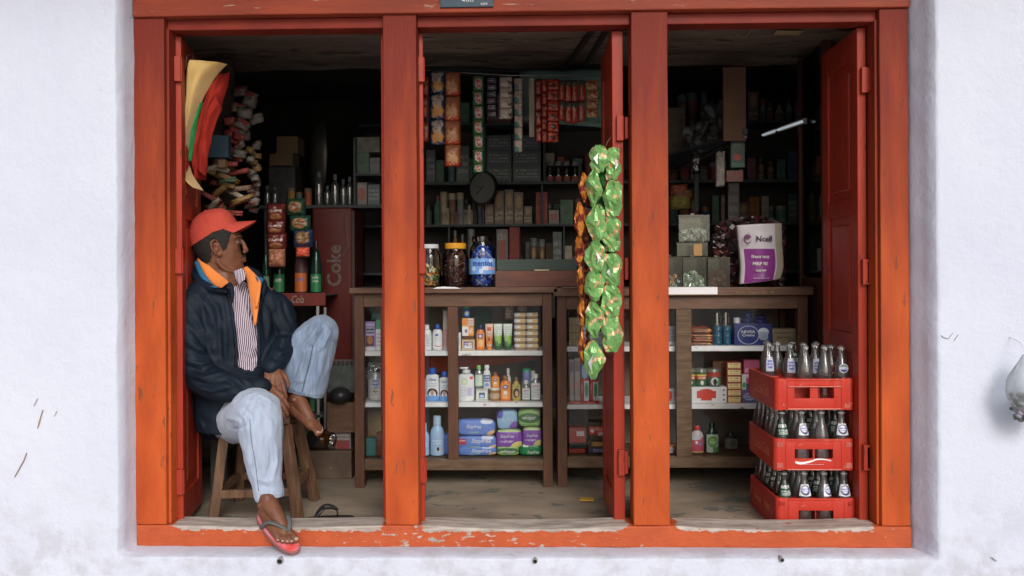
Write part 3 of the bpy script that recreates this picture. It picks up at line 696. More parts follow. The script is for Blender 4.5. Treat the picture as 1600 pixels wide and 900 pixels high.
carton('flat orange and silver carton under the blue jar', 721.5, 740, 497, Z_(509.5, YG, 731), YG, .05, PM('orange_silver_carton', (.85, .35, .06), [('r', .5, .05, .97, .95, (.6, .65, .68)), ('t', .05, .2, .95, .8, (.7, .1, .05), 2)]))
bottle('small blue jar with a green lid on top of the carton stack', 723.5, 734, 479.5, Z_(497, YG, 731), YG+.003, 'jar', dkb, grn, sy=1, capr=1.03, lab=(.1, .7, PM('blue_white_label', (.05, .2, .6), [('e', .5, .5, .35, .3, (.7, .75, .85))])), name='jar', cat='jar')
bottle('orange gel bottle with a dark blue cap on the top shelf', 743.5, 756.5, 508, A1, YG, 'shampoo', orl, dkb, lab=(.1, .68, PM('orange_label', (.85, .35, .06), [('r', .2, .62, .8, .95, (.05, .06, .25)), ('e', .5, .78, .2, .1, (.8, .7, .7)), ('t', .15, .1, .85, .5, (.9, .75, .5), 4)])), capr=.42)
def toptube(label, x0, x1, yt, z0, Y, mat, cap, group=None):
    xa, xb = X_(x0, Y), X_(x1, Y); H = Z_(yt, Y, (x0+x1)/2)-z0; r = (xb-xa)/2
    t = thing('cosmetic_tube', label, 'tube', ((xa+xb)/2, Y+r*.6, z0+.001), 0, group)
    bm = bmesh.new(); n = 16; rings = []
    for k in range(8):
        v = k/7; a = r*(.72+.28*v); d = r*.62*(1-v)**.7+.0012
        rings.append([bm.verts.new((a*math.cos(q*2*math.pi/n), d*math.sin(q*2*math.pi/n), H*(.15+.85*v))) for q in range(n)])
    for a, b in zip(rings, rings[1:]):
        for q in range(n): bm.faces.new((a[q], a[(q+1) % n], b[(q+1) % n], b[q]))
    bm.faces.new(rings[0][::-1]); bm.faces.new(rings[-1]); obj('body', bm, mat, t, smooth=True)
    bm = bmesh.new(); lathe(bm, [(0, 0), (r*.66, 0), (r*.68, H*.148), (0, H*.148)], 14); obj('cap', bm, cap, t, smooth=True)
PEACH = PM('peach_tube', (.75, .5, .38), [('r', .25, .68, .75, .85, (.6, .08, .05)), ('e', .5, .25, .45, .2, (.8, .25, .05)), ('e', .5, .3, .12, .08, (.05, .03, .03)), ('t', .2, .42, .8, .6, (.4, .2, .15), 3)])
GT = PM('green_white_tube', (.72, .78, .74), [('r', 0, 0, 1, .32, (.08, .25, .07)), ('e', .7, .3, .25, .2, (.3, .5, .1)), ('e', .3, .35, .2, .15, (.35, .55, .2)), ('t', .2, .5, .8, .9, (.35, .5, .4), 4)])
toptube('peach coloured tube between the orange bottle and the green tubes', 757.5, 770, 506.5, A1, YG, PEACH, C('orange_cap', (.8, .25, .05)))
toptube('white and green tube next to the peach tube', 770.5, 784.5, 506.5, A1, YG, GT, C('dark_green_cap', (.03, .12, .04)))
toptube('white and green tube next to the stacked yellow cartons', 785.5, 800, 506.5, A1, YG, GT, C('dark_green_cap', (.03, .12, .04)))
GOLD = PM('gold_carton', (.72, .62, .42), [('r', 0, 0, 1, .42, (.14, .05, .03)), ('r', 0, .42, .16, 1, (.5, .55, .75)), ('r', .55, .5, 1, .9, (.75, .45, .12)), ('r', .2, .55, .5, .9, (.8, .8, .78))])
ordn = ['first', 'second', 'third', 'fourth', 'fifth', 'sixth', 'seventh', 'eighth', 'ninth']
for cI, (xa, xb) in enumerate([(803.2, 821.3), (822, 840.5)]):
    zb0 = A1; Hh = (Z_(488.5, YG, 821)-A1)/6
    for k in range(6):
        carton('cream and brown carton, %s column of the cream stack, %s from the top' % (['left', 'right'][cI], ordn[5-k]), xa+rnd.uniform(-.3, .3), xb+rnd.uniform(-.3, .1), 0, zb0+k*Hh, YG+rnd.uniform(0, .003), .05, GOLD, group='cream and brown cartons stacked on the top shelf', words=[('GOLD', .5, .22, .8, .34, INKW if 0 else M('gold_ink', (.85, .6, .3), rough=.4, bump=0))], h=Hh-.0006)
# behind
FLOWER = PM('brown_flower_pouch', (.2, .1, .06), [('e', .4, .5, .25, .3, (.45, .3, .2)), ('t', .1, .1, .9, .9, (.5, .4, .3), 4)], rough=.35)
def pillow(bm, w_, h_, t_, seed=0, n=10, crimp=.1, wr=.0015, c=(0, 0, 0), pinch=.12):
    """sealed packet hanging in the x,z plane"""
    def f(sgn):
        def g(u, v):
            x = (u-.5)*2; z = (v-.5)*2
            puff = max(0, 1-x**4)**.5*max(0, 1-(abs(z)/(1-crimp))**2.5)**.55 if abs(z) < 1-crimp else 0
            nn = (noise.noise(Vector((x*2.2+seed*3.1, z*3.2, seed+sgn)))+.5*noise.noise(Vector((x*6+seed, z*6, seed*2+sgn))))*wr*4*(.3+puff)
            ww = 1-pinch*puff
            zz = z*(1-.02*(x*x))
            return (c[0]+x*w_/2*ww, c[1]-sgn*(puff*t_/2+.0004)+nn*sgn*-1*(puff > 0), c[2]+zz*h_/2)
        return g
    a = grid(bm, n, n+4, f(1)); b = grid(bm, n, n+4, f(-1))
    bmesh.ops.remove_doubles(bm, verts=[v for g in (a, b) for i, r_ in enumerate(g) for j, v in enumerate(r_) if i in (0, n) or j in (0, n+4)], dist=.0012)
def packet(label, x0, x1, y0, y1, Y, mat, group=None, t_=.02, seed=0, name='packet', cat='packet', rot=(0, 0, 0), words=(), parent=None, crimp=.1, wr=.0015, z0=None):
    a = P((x0+x1)/2, (y0+y1)/2, Y); w_ = X_(x1, Y)-X_(x0, Y); h_ = Z_(y0, Y)-Z_(y1, Y)
    bm = bmesh.new(); pillow(bm, w_, h_, t_, seed, crimp=crimp, wr=wr); o = obj(name, bm, mat, parent, smooth='all'); o.location = a
    if z0 is not None: o.location.z = z0+h_/2
    o.rotation_euler = rot
    if parent is None: tag(o, label, cat, group)
    for s, u, v, ww, hh, m in words: txt(s, ((u-.5)*w_, -t_/2-.0025, (v-.5)*h_), ww*w_, hh*h_, m, o)
    return o
packet('brown flowered sachet hanging behind the tubes on the top shelf', 788, 803, 476, 500, YC+.2, FLOWER, t_=.008)
packet('brown flowered sachet hanging behind the cream cartons', 808, 825, 475, 488.5, YC+.2, FLOWER, t_=.008)
# hanging green cloth at the back, red sack cloth behind shelf 2
bm = bmesh.new(); sheet(bm, [P(738, 472, YC+.3), P(736, 548, YC+.3)], [P(768, 472, YC+.3), P(770, 548, YC+.3)], nu=14, nv=6, bulge=.01, wr=.02); o = obj('green_cloth', bm, M('dark_green_cloth', (.03, .09, .07), rough=.8), smooth='all'); tag(o, 'dark green cloth hanging inside the cabinet behind the top shelf goods', 'cloth')
bm = bmesh.new(); sheet(bm, [P(667, 557, YC+.3), P(668, 585, YC+.3)], [P(834, 557, YC+.3), P(838, 562, YC+.3)], nu=30, nv=6, bulge=.0, wr=.02); o = obj('red_cloth', bm, M('rust_red_cloth', (.35, .07, .03), rough=.8), smooth='all'); tag(o, 'rust red cloth drooping under the top shelf of the left cabinet', 'cloth')
# left bay
bottle('plain white bottle at the left end of the top shelf bay', 659, 673.5, 508, A1, YG, 'shampoo', wht, wht, lab=(.08, .66, PM('grey_print_label', (.72, .73, .76), [('t', .15, .1, .85, .9, (.35, .38, .45), 6)])), capr=.5)
bottle('white shampoo bottle with a blue cap and a red curve', 674.5, 690.5, 507.5, A1, YG, 'shampoo', wht, blu, lab=(.08, .68, PM('red_curve_label', (.76, .77, .8), [('e', .6, .2, .35, .12, (.6, .03, .05)), ('e', .62, .26, .36, .13, (.76, .77, .8)), ('e', .45, .85, .2, .08, (.1, .2, .5)), ('t', .2, .5, .8, .72, (.5, .55, .65), 3)])), capr=.5)
bm = bmesh.new(); t = thing('paper_roll', 'tall pale cardboard roll standing against the mullion', 'roll', (X_(695.5, YG), YG+.02, A1+.001)); lathe(bm, [(0, 0), (.0155, 0), (.0155, .205), (.0145, .205), (.0145, .2), (0, .2)], 18); obj('tube', bm, M('pale_card', (.5, .45, .42), rough=.7, var=.2, scale=8), t, smooth=True)
bm = bmesh.new(); lathe(bm, [(.0158, .02), (.0158, .11)], 18); obj('band', bm, M('pink_band', (.6, .32, .3), rough=.6), t, smooth=True)
# leftmost bay seen between fridge and post
LILAC = PM('lilac_carton', (.4, .25, .62), [('r', 0, .0, 1, .12, (.7, .7, .75)), ('r', .1, .15, .9, .5, (.12, .04, .03)), ('e', .5, .36, .28, .15, (.45, .2, .12)), ('r', .1, .58, .9, .82, (.04, .04, .1)), ('t', .1, .5, .9, .95, (.7, .65, .8), 4)])
carton('lilac carton with a dark face picture in the narrow bay left of the post', 570, 585.5, 502.5, A1, YG, .05, LILAC)
carton('white and green carton against the second post', 586.3, 598, 500, A1, YG+.01, .05, PM('white_green_carton', (.7, .7, .7), [('r', 0, .7, 1, 1, (.05, .3, .15)), ('t', .1, .1, .9, .6, (.4, .3, .5), 4)]))
carton('dark green box on top of the white and green carton', 580, 596, 489, Z_(500, YG+.01, 590), YG+.012, .05, C('dark_green_box', (.02, .08, .05)))
bottle('silver tin with a blue oval label in the narrow bay', 572, 597, 584, A2, YG, 'tub', grey, C('silver_lid', (.5, .52, .55), .3, metal=.6), sy=1, capr=1.02, lab=(.05, .95, PM('oval_label', (.45, .43, .45), [('e', .55, .68, .22, .2, (.1, .15, .4)), ('e', .55, .35, .15, .14, (.25, .14, .1)), ('t', .2, .05, .8, .9, (.6, .6, .62), 6)])), name='tin', cat='tin')
packet('crumpled clear bag on top of the silver tin', 571, 597, 566, 585, YG+.03, GL('clear_bag', (.7, .78, .8), .15, .4, .2), t_=.05, wr=.006, name='plastic_bag', cat='bag')
carton('teal carton low in the narrow bay', 571, 586, 685, A3, YG, .05, C('teal_box', (.05, .18, .18), .5))
carton('dark red carton low in the narrow bay against the post', 586.5, 598, 676, A3, YG, .05, C('maroon_box', (.15, .03, .02), .5))
carton('wide cardboard box at the back of the narrow bay', 571, 600, 642, A3, YC+.22, .1, M('tan_card', (.28, .19, .1), rough=.8))
# --- shelf 2
CLIN = PM('shampoo_face_label', (.74, .77, .82), [('r', 0, 0, 1, .12, (.1, .25, .7)), ('e', .5, .3, .42, .2, (.05, .03, .03)), ('e', .5, .22, .3, .2, (.74, .77, .82)), ('e', .5, .33, .14, .12, (.5, .28, .2)), ('e', .5, .12, .6, .1, (.15, .35, .75)), ('t', .1, .55, .9, .72, (.3, .35, .5), 2)])
SH = lambda lab, a, b, y: bottle(lab, a, b, y, A2, YG, 'shampoo', wht, blu, lab=(.0, .78, CLIN, 1.3), words=[('Clinic', 0, .66, .62, .08, INKB)], capr=.6, sy=.5)
SH('taller white and blue shampoo bottle with a woman\'s face, second shelf', 664.5, 684.5, 575.5)
SH('shorter white and blue shampoo bottle beside the mullion', 685.5, 701, 581)
bottle('white bottle half hidden at the left end of the second shelf', 655, 664, 580, A2, YG+.01, 'shampoo', wht, blu)
bottle('white hand wash with a pump top and a green badge', 714.5, 740, 574.5, A2, YG, 'pump', wht, wht, lab=(.05, .75, PM('hand_wash_label', (.75, .76, .8), [('e', .4, .75, .2, .14, (.5, .65, .35)), ('e', .4, .75, .15, .09, (.7, .75, .6)), ('r', .75, .85, .95, .97, (.7, .1, .1)), ('r', .55, .15, .9, .5, (.55, .5, .75)), ('t', .1, .1, .5, .55, (.5, .5, .6), 4)])), pump=True, sy=.5)
carton('pale jar box with a blue picture label under the small bottles', 742.5, 761.5, 607.5, A2, YG, .05, PM('pale_jar_box', (.5, .55, .5), [('r', .1, .2, .9, .8, (.75, .76, .72)), ('r', .25, .25, .75, .7, (.06, .1, .22)), ('e', .5, .4, .2, .12, (.5, .6, .8))]))
z_ = Z_(607.5, YG, 750)
bottle('clear bottle with a lime green cap standing on the pale box', 741, 753.5, 571.5, z_, YG+.003, 'round', clr, C('lime_cap', (.2, .55, .15)), lab=(.1, .6, PM('clear_print', (.5, .65, .55), [('t', .1, .1, .9, .9, (.75, .85, .8), 4)])), capr=.55)
bottle('white bottle with a navy label standing on the pale box', 754, 765.5, 571, z_, YG+.003, 'bulb', wht, wht, lab=(.05, .6, PM('navy_label', (.7, .72, .78), [('r', .05, .45, .95, .95, (.03, .05, .25)), ('t', .1, .5, .9, .9, (.8, .8, .9), 2), ('e', .5, .2, .3, .15, (.2, .3, .7))])), capr=.7)
bottle('amber jar with a cream band under the small orange bottle', 763.5, 780, 606, A2, YG, 'jar', C('amber_jar', (.35, .17, .06), .15), whc, sy=1, capr=1.02, lab=(.2, .55, PM('cream_band', (.6, .5, .38), [('t', .1, .1, .9, .9, (.3, .15, .1), 2)])), name='jar', cat='jar')
OL = PM('orange_gel_label', (.8, .3, .06), [('e', .5, .75, .3, .14, (.05, .06, .25)), ('e', .5, .75, .2, .08, (.6, .5, .6)), ('r', .3, .3, .7, .5, (.8, .75, .65)), ('t', .2, .05, .8, .28, (.9, .6, .4), 2)])
bottle('small orange gel bottle standing on the amber jar', 766.5, 779.5, 583, Z_(606, YG, 771), YG+.003, 'round', orl, C('amber_cap', (.3, .1, .03)), lab=(.05, .7, OL), capr=.45)
bottle('orange gel bottle standing on the second shelf', 780.5, 797, 588, A2, YG, 'shampoo', orl, C('amber_cap', (.3, .1, .03)), lab=(.08, .72, OL), capr=.42)
bottle('yellow oil bottle with a picture of a dark haired woman', 799, 812.5, 590, A2, YG, 'oil', yel, C('olive_cap', (.2, .2, .05)), lab=(.1, .7, PM('hair_oil_label', (.5, .42, .12), [('e', .5, .4, .4, .35, (.06, .03, .02)), ('e', .55, .35, .2, .2, (.6, .38, .22)), ('t', .2, .75, .8, .95, (.2, .1, .05), 1)])), capr=.3)
WL = PM('grey_white_label', (.68, .70, .72), [('t', .15, .1, .85, .9, (.25, .28, .35), 6), ('r', .2, .8, .8, .86, (.5, .1, .15))])
bottle('small clear bottle with a white cap left of the blue jar', 814.5, 827.5, 595, A2, YG, 'round', clr, wht, lab=(.08, .62, WL), capr=.5)
bottle('blue jar with a green lid at the back of the second shelf', 815.5, 828.5, 577, Z_(596, YG+.08, 822), YG+.06, 'jar', C('lilac_jar', (.2, .22, .5), .3), grn, sy=1, capr=1.03, name='jar', cat='jar')
carton('grey carton carrying the blue jar at the back of the second shelf', 814, 830, 596, A2, YG+.06, .05, C('grey_card', (.2, .2, .19), .7))
bottle('clear bottle with a tall white label at the right end of the second shelf', 828.5, 843.5, 585, A2, YG, 'round', clr, wht, lab=(.06, .66, WL), capr=.5)
bottle('white bottle behind the small orange bottle', 789, 797.5, 576, A2, YG+.09, 'round', wht, wht, lab=(.1, .6, WL), capr=.6)
bottle('white bottle behind the right end bottles', 826, 838, 580, A2, YG+.1, 'round', wht, wht, capr=.6)
# --- shelf 3: packs
SFB = PM('blue_pack', (.13, .23, .62), [('e', .78, .88, .16, .16, (.6, .65, .85)), ('e', .95, .05, .16, .3, (.75, .5, .25)), ('t', .3, .12, .6, .3, (.3, .5, .3), 1)], rough=.35, bump=.25)
SFP = PM('purple_pack', (.22, .06, .42), [('r', 0, .86, 1, 1, (.5, .6, .3)), ('e', .9, .05, .35, .35, (.65, .6, .2)), ('t', .15, .3, .6, .45, (.6, .5, .7), 1)], rough=.35, bump=.25)
WHG = PM('green_pack', (.3, .5, .16), [('e', .5, .5, .48, .28, (.06, .17, .06)), ('t', .2, .1, .8, .2, (.1, .3, .1), 1)], rough=.35, bump=.25)
SKB = PM('pale_blue_pack', (.3, .5, .72), [('e', .15, .8, .18, .22, (.15, .12, .5)), ('e', .9, .1, .3, .3, (.25, .12, .5)), ('t', .3, .4, .8, .6, (.5, .6, .8), 1)], rough=.35, bump=.25)
DGP = PM('dark_green_pack', (.02, .22, .08), [('r', .15, .75, .4, .95, (.6, .75, .6))], rough=.35, bump=.25)
def softpack(label, x0, x1, y0, y1, Y, mat, words=(), z0=None, d=.07, seed=0, rz=0):
    a = P((x0+x1)/2, (y0+y1)/2, Y); w_ = X_(x1, Y)-X_(x0, Y); h_ = Z_(y0, Y)-Z_(y1, Y)
    bm = bmesh.new(); bmesh.ops.create_cube(bm, size=1); bmesh.ops.subdivide_edges(bm, edges=bm.edges[:], cuts=7, use_grid_fill=True)
    for v in bm.verts:
        x, y, z = v.co*2; k = (max(abs(x), 0)**8+abs(y)**8+abs(z)**8)**(1/8); q = Vector((x, y, z))/k*1.0
        puff = 1-.07*(x*x)-.05*z*z
        v.co = Vector((q.x*w_/2*(1-.03*z*z), q.y*d/2*puff, q.z*h_/2*(1-.10*abs(x)**3)))+Vector([noise.noise(Vector((x*2+seed, z*2.5, y+seed*2+i*5)))*.003 for i in range(3)])
    o = obj('soft_pack', bm, mat, smooth='all'); o.location = (a.x, Y+d/2, a.z if z0 is None else z0+h_/2); o.rotation_euler = (0, rz, 0)
    tag(o, label, 'packet', 'soft packs on the bottom shelf of the left cabinet')
    for s, u, v, ww, hh, m in words: txt(s, ((u-.5)*w_, -d/2-.0035, (v-.5)*h_), ww*w_, hh*h_, m, o, shear=.3)
IW = INKW
softpack('blue pack at the top of the blue pile, with a tan corner', 713, 773.5, 656, 681, YG, SFB, [('Stayfree', .45, .55, .38, .3, IW)], seed=1, rz=R(1))
softpack('blue pack in the middle of the blue pile', 714, 775, 681.5, 703, YG, SFB, [('Stayfree', .62, .62, .5, .42, IW)], seed=2)
softpack('blue pack at the bottom of the blue pile', 714, 775.5, 703.5, 718.5, YG, SFB, [('Stayfree', .62, .5, .5, .5, IW)], seed=3, z0=A3)
bm = bmesh.new(); a = P(721.5, 690, YG-.003); box2(bm, -.023, .023, -.002, .0005, -.014, .014); o = obj('sticker', bm, PM('red_sticker', (.45, .03, .05), [('t', .1, .5, .9, .8, (.8, .7, .7), 1)]), None); o.location = a; tag(o, 'red sticker on the middle blue pack', 'sticker')
softpack('blue pack left of the mullion lying on another', 692, 712, 678, 702, YG+.02, SFB, seed=4)
softpack('lower blue pack left of the mullion', 693, 712, 702.5, 718, YG+.02, SFB, seed=5, z0=A3)
softpack('pale blue pack on top of the left purple pack', 776.5, 808.5, 641, 671, YG, SKB, [('Stayfree', .55, .5, .6, .15, C('pale_ink', (.5, .6, .8)))], seed=6, rz=R(-2))
softpack('light green pack at the top right of the bottom shelf', 810, 844, 639.5, 667, YG, WHG, [('whisper', .5, .5, .6, .3, IW)], seed=7)
softpack('purple pack on the left, between pale blue and green packs', 775.5, 815.5, 671.5, 702, YG, SFP, [('Stayfree', .42, .65, .55, .22, IW), ('dry max', .5, .42, .35, .12, IW)], seed=8)
softpack('purple pack at the right end under the light green pack', 816.5, 846, 668, 700, YG, SFP, [('Stayfree', .5, .6, .6, .2, IW), ('dry max', .55, .4, .35, .12, IW)], seed=9)
softpack('light green pack at the bottom under the left purple pack', 776.5, 811, 702.5, 718.5, YG, WHG, [('whisper', .5, .4, .7, .4, IW)], seed=10, z0=A3)
softpack('dark green pack at the bottom right corner', 812, 846, 700.5, 718.5, YG, DGP, [('Stayfree', .62, .3, .55, .35, IW)], seed=11, z0=A3)
def lblue(label, x0, x1, yt):
    bottle(label, x0, x1, yt, A3, YG, 'waist', C('pale_blue_bottle', (.36, .52, .78)), C('pale_blue_cap', (.45, .6, .8)), lab=(.02, .45, PM('pale_blue_label', (.35, .5, .75), [('e', .6, .3, .2, .2, (.5, .55, .6)), ('e', .6, .35, .1, .12, (.03, .03, .04)), ('t', .1, .6, .9, .9, (.6, .7, .85), 2)])), capr=.42, sy=.7)
lblue('pale blue bottle with a rounded cap on the bottom shelf', 670, 692, 651)
lblue('pale blue bottle half hidden by the second post', 650, 669, 662)
# --- the counter top of the left cabinet
CANDYG = M('green_white_sweets', (.03, .25, .08), rough=.25, col2=(.75, .72, .5), scale=14, bump=0)
def candyheap(cx, cy, z0, r, h, mat_list, n, seed, size=.012, sy=1, square=None, long=1.8):
    rr = random.Random(seed); out_ = []
    bms = [bmesh.new() for _ in mat_list]
    for k in range(n):
        bm = bms[rr.randrange(len(mat_list))]
        if square: x = rr.uniform(-1, 1)*square[0]; y = rr.uniform(-1, 1)*square[1]
        else:
            a = rr.uniform(0, 6.28); q = r*math.sqrt(rr.random()); x, y = q*math.cos(a), q*math.sin(a)*sy
        z = z0+rr.random()*h*(1-.35*(abs(x)/(r or 1) if not square else abs(x)/square[0])**2)
        q = Matrix.Rotation(rr.uniform(0, 3), 3, 'X') @ Matrix.Rotation(rr.uniform(0, 3), 3, 'Y') @ Matrix.Rotation(rr.uniform(0, 3), 3, 'Z')
        s = size*rr.uniform(.8, 1.2)
        o_ = Vector((cx+x, cy+y, z)); a_ = Vector((s*long*.5, 0, 0)); mid = [Vector((sx*s*long*.22, ky*s*.45, kz*s*.35)) for sx in (-1, 1) for ky, kz in ((-1, -.6), (1, -.6), (.8, .8), (-.8, .8))]
        ends = [Vector((sx*s*long*.5, ky*s*.4, 0)) for sx in (-1, 1) for ky in (-1, 1)]
        V_ = [bm.verts.new(o_+q @ v) for v in mid+ends]
        for f in ((0, 1, 5, 4), (1, 2, 6, 5), (2, 3, 7, 6), (3, 0, 4, 7), (0, 8, 9, 1), (3, 2, 9, 8), (0, 3, 8), (1, 9, 2), (4, 5, 11, 10), (7, 10, 11, 6), (4, 10, 7), (5, 6, 11)): bm.faces.new([V_[i] for i in f])
    return bms
def jar(label, x0, x1, yt, lidmat, fills, fh, n, seed, lidh=.022, glass=None, lab=None, words=(), Y=YC+.06, z0=None, size=.012):
    z0 = AT if z0 is None else z0
    xa, xb = X_(x0, Y), X_(x1, Y); r = (xb-xa)/2; H = Z_(yt, Y, (x0+x1)/2)-z0
    t = thing('sweet_jar', label, 'jar', ((xa+xb)/2, Y+r, z0+.001), 0, 'jars of sweets on the left counter')
    hb = H-lidh
    bm = bmesh.new(); lathe(bm, [(0, 0), (r*.9, 0), (r, .012), (r, hb*.75), (r*.92, hb*.86), (r*.72, hb*.96), (r*.72, hb)], 28); obj('glass', bm, glass or GL('jar_plastic', (.95, .96, .96), .03, .25, .03, dark=.8), t, smooth=True)
    bm = bmesh.new(); lathe(bm, [(0, hb+.0005), (r*.78, hb+.0005), (r*.80, hb+.004), (r*.80, H-.003), (r*.74, H), (0, H)], 28); obj('lid', bm, lidmat, t, smooth=True)
    for i, b in enumerate(candyheap(0, 0, .01, r*.84, hb*fh, fills, n, seed, size)):
        o = obj('sweets', b, fills[i], t); o['kind'] = 'stuff'
    if lab:
        bm = bmesh.new(); rr = r*1.01; grid(bm, 20, 1, lambda u, v: (rr*math.sin((u-.5)*3), -rr*math.cos((u-.5)*3), hb*(lab[0]+(lab[1]-lab[0])*v))); obj('label', bm, lab[2], t, smooth='all')
    for s, u, v, ww, hh, m in words:
        o = txt(s, (0, 0, 0), ww*2*r, hh*H, m, t, bold=.02)
        for vv in o.data.vertices:
            xx = vv.co.x+u*r; vv.co = (rr*1.005*math.sin(xx/rr), -rr*1.005*math.cos(xx/rr)+vv.co.y, vv.co.z+v*H)
    return t
WRAPB = C('blue_wrapper', (.03, .1, .55), .25); WRAPW = C('silver_blue_wrapper', (.45, .52, .75), .25, metal=.3); WRAPG = C('green_wrapper', (.02, .2, .07), .25); WRAPC = C('cream_wrapper', (.7, .65, .45), .3); WRAPO = C('orange_wrapper', (.7, .3, .06), .3)
BRN = C('brown_wrapper', (.12, .045, .03), .4); BRN2 = C('dark_wrapper', (.06, .02, .018), .4)
jar('white lidded jar half full of green and cream sweets', 652, 687, 381.5, WHITEP, [WRAPG, WRAPC, WRAPO], .52, 220, 1, lab=None)
jar('yellow lidded jar packed with brown sweets', 689, 731, 379.5, C('yellow_lid', (.8, .38, .03), .35), [BRN, BRN2], .86, 620, 2, lidh=.03)
MEN = PM('blue_sweets_label', (.2, .42, .85), [('e', .85, .85, .07, .16, (.6, .7, .9)), ('e', .2, .35, .07, .16, (.55, .7, .9)), ('e', .48, .2, .08, .16, (.55, .7, .9)), ('e', .68, .38, .16, .14, (.7, .7, .85)), ('r', .75, .3, 1, .42, (.85, .4, .35))], rough=.3)
jar('blue labelled jar full of blue wrapped sweets with a clear lid', 732, 773, 369, GL('clear_lid', (.75, .8, .78), .1, .5, .15), [WRAPB, WRAPB, WRAPW], .88, 620, 3, lidh=.026, lab=(.28, .62, MEN), words=[('mentos', .1, .46, .8, .095, M('navy_ink', (.02, .02, .25), rough=.4, bump=0))], size=.014)
# boxes behind the jars, along the back of the counter
carton('dark reddish wooden box on the counter right of the blue jar', 774, 905, 423, AT, YC+.13, .16, M('dark_red_wooden_box', (.09, .05, .04), rough=.6, col2=(.26, .09, .06), scale=4, stretch=(1, 3, 3), bump=.2), name='wooden_box')
carton('dull green case lying on the wooden box', 776, 898, 405, Z_(423, YC+.13, 840), YC+.15, .13, M('dull_green_case', (.05, .075, .06), rough=.6, bump=.1), name='case', cat='case')
bm = bmesh.new(); a, b = P(835, 418.5, YC+.125), P(858, 418.5, YC+.125); box2(bm, a.x, b.x, a.y, a.y+.01, Z_(423, YC+.13, 845)+.0005, Z_(423, YC+.13, 845)+.006); o = obj('paper_slip', bm, M('cream_paper', (.7, .6, .4), rough=.7)); tag(o, 'thin cream slip of paper on the edge of the wooden box', 'paper')
# paper on the counter edges
def edgepaper(label, pts, Y, z, mat, th=.0012):
    bm = bmesh.new(); a = [bm.verts.new((X_(x, Y), Y+dy, z+dz)) for x, dy, dz in pts]; bm.faces.new(a)
    r = bmesh.ops.extrude_face_region(bm, geom=bm.faces[:]); bmesh.ops.translate(bm, vec=(0, 0, -th), verts=[v for v in r['geom'] if isinstance(v, bmesh.types.BMVert)])
    o = obj('paper', bm, mat); tag(o, label, 'paper')
WPAP = M('white_paper', (.8, .8, .82), rough=.6, var=.05, bump=.05)
bm = bmesh.new(); p0, p1 = P(1040, 449.5, YC-.032), P(1121, 460, YC-.032); box2(bm, X_(1040, YC-.032), X_(1121, YC-.032), YC-.0325, YC-.031, Z_(460, YC-.032, 1080), BT+.002); box2(bm, X_(1040, YC-.032), X_(1121, YC-.032), YC-.0325, YC+.1, BT+.001, BT+.002); o = obj('paper', bm, WPAP); tag(o, 'white paper folded over the edge of the right counter', 'paper')
edgepaper('white paper scrap hanging over the edge of the left counter', [(678, -.034, -.004), (722, -.034, -.004), (712, -.034, .004), (695, -.034, .006), (684, -.033, .003)], YC, AT-.0, WPAP)
edgepaper('pink paper sticking out over the right counter beside the green packets', [(878, -.05, .003), (905, -.06, .003), (912, .02, .003), (884, .02, .003)], YC, BT, M('pink_paper', (.6, .42, .36), rough=.7))
_o = txt('NTC  Video  No. 98', (X_(1180, YC-.031), YC-.0315, Z_(456.5, YC, 1180)), .19, .010, M('worn_gold_ink', (.32, .2, .09), rough=.6), None); _o.parent = cabB; _o.location -= cabB.location


# ================================================================== RIGHT CABINET GOODS
TANB = PM('tan_label_box', (.38, .27, .15), [('e', .9, .6, .14, .2, (.1, .25, .25)), ('r', 0, .47, 1, .51, (.06, .04, .03)), ('r', .28, 0, .32, 1, (.2, .14, .08)), ('r', .62, 0, .66, 1, (.2, .14, .08))])
carton('lower tan box behind the lowest green packet', 888.5, 905.5, 519.5, B1, YG, .06, TANB); carton('upper tan box behind the brown packets', 888.5, 905.5, 496, Z_(519.5, YG, 897), YG, .06, TANB)
carton('white striped box right of the tan boxes', 908, 940, 490, B1, YG+.02, .06, PM('white_striped_box', (.6, .62, .66), [('r', 0, .3, 1, .36, (.3, .35, .45)), ('t', .1, .4, .9, .9, (.35, .4, .5), 4)]))
RCP = C('red_card', (.55, .04, .025), .4)
carton('red display tray holding toothpaste cartons', 888, 935, 627.5, B2, YG-.02, .07, RCP, words=[('Colgate', .25, .5, .25, .45, INKW), ('Colgate', .75, .5, .25, .45, INKW)], name='tray', cat='tray')
zt_ = Z_(627.5, YG-.02, 910)
SLV = PM('pale_sleeve_carton', (.45, .38, .36), [('e', .5, .35, .35, .12, (.55, .3, .25)), ('r', .1, .7, .9, .95, (.3, .2, .22)), ('t', .1, .1, .9, .3, (.3, .3, .3), 3)])
carton('pale sleeve carton leaning at the left end of the red tray', 889, 896, 562, zt_, YG, .03, SLV, rz=.1); carton('pale sleeve carton second from the left in the red tray', 897, 905.5, 560, zt_, YG, .03, SLV)
COLG = PM('toothpaste_carton', (.5, .04, .03), [('r', .4, .0, 1, .55, (.6, .7, .72)), ('e', .7, .3, .2, .2, (.05, .3, .15)), ('r', 0, .62, 1, 1, (.1, .2, .45)), ('e', .5, .8, .35, .2, (.5, .6, .8))])
carton('red and white toothpaste carton, left one in the tray', 906.5, 919.5, 569, zt_, YG, .03, COLG, words=[]); carton('red and white toothpaste carton, right one in the tray', 920.5, 933.5, 572, zt_, YG, .03, COLG)
for xx in (909.5, 923.5): 
    o = txt('Colgate', P(xx, 607, YG-.0025), .048, .008, INKW, None); o.rotation_euler = (0, R(-90), 0); o.parent = [q for q in bpy.data.objects if q.name.startswith('carton')][-1 if xx > 915 else -2]; o.location -= o.parent.location
RB = PM('red_label_carton', (.42, .06, .04), [('r', .45, .45, .9, .75, (.7, .7, .7)), ('t', .5, .5, .85, .7, (.3, .3, .3), 2)])
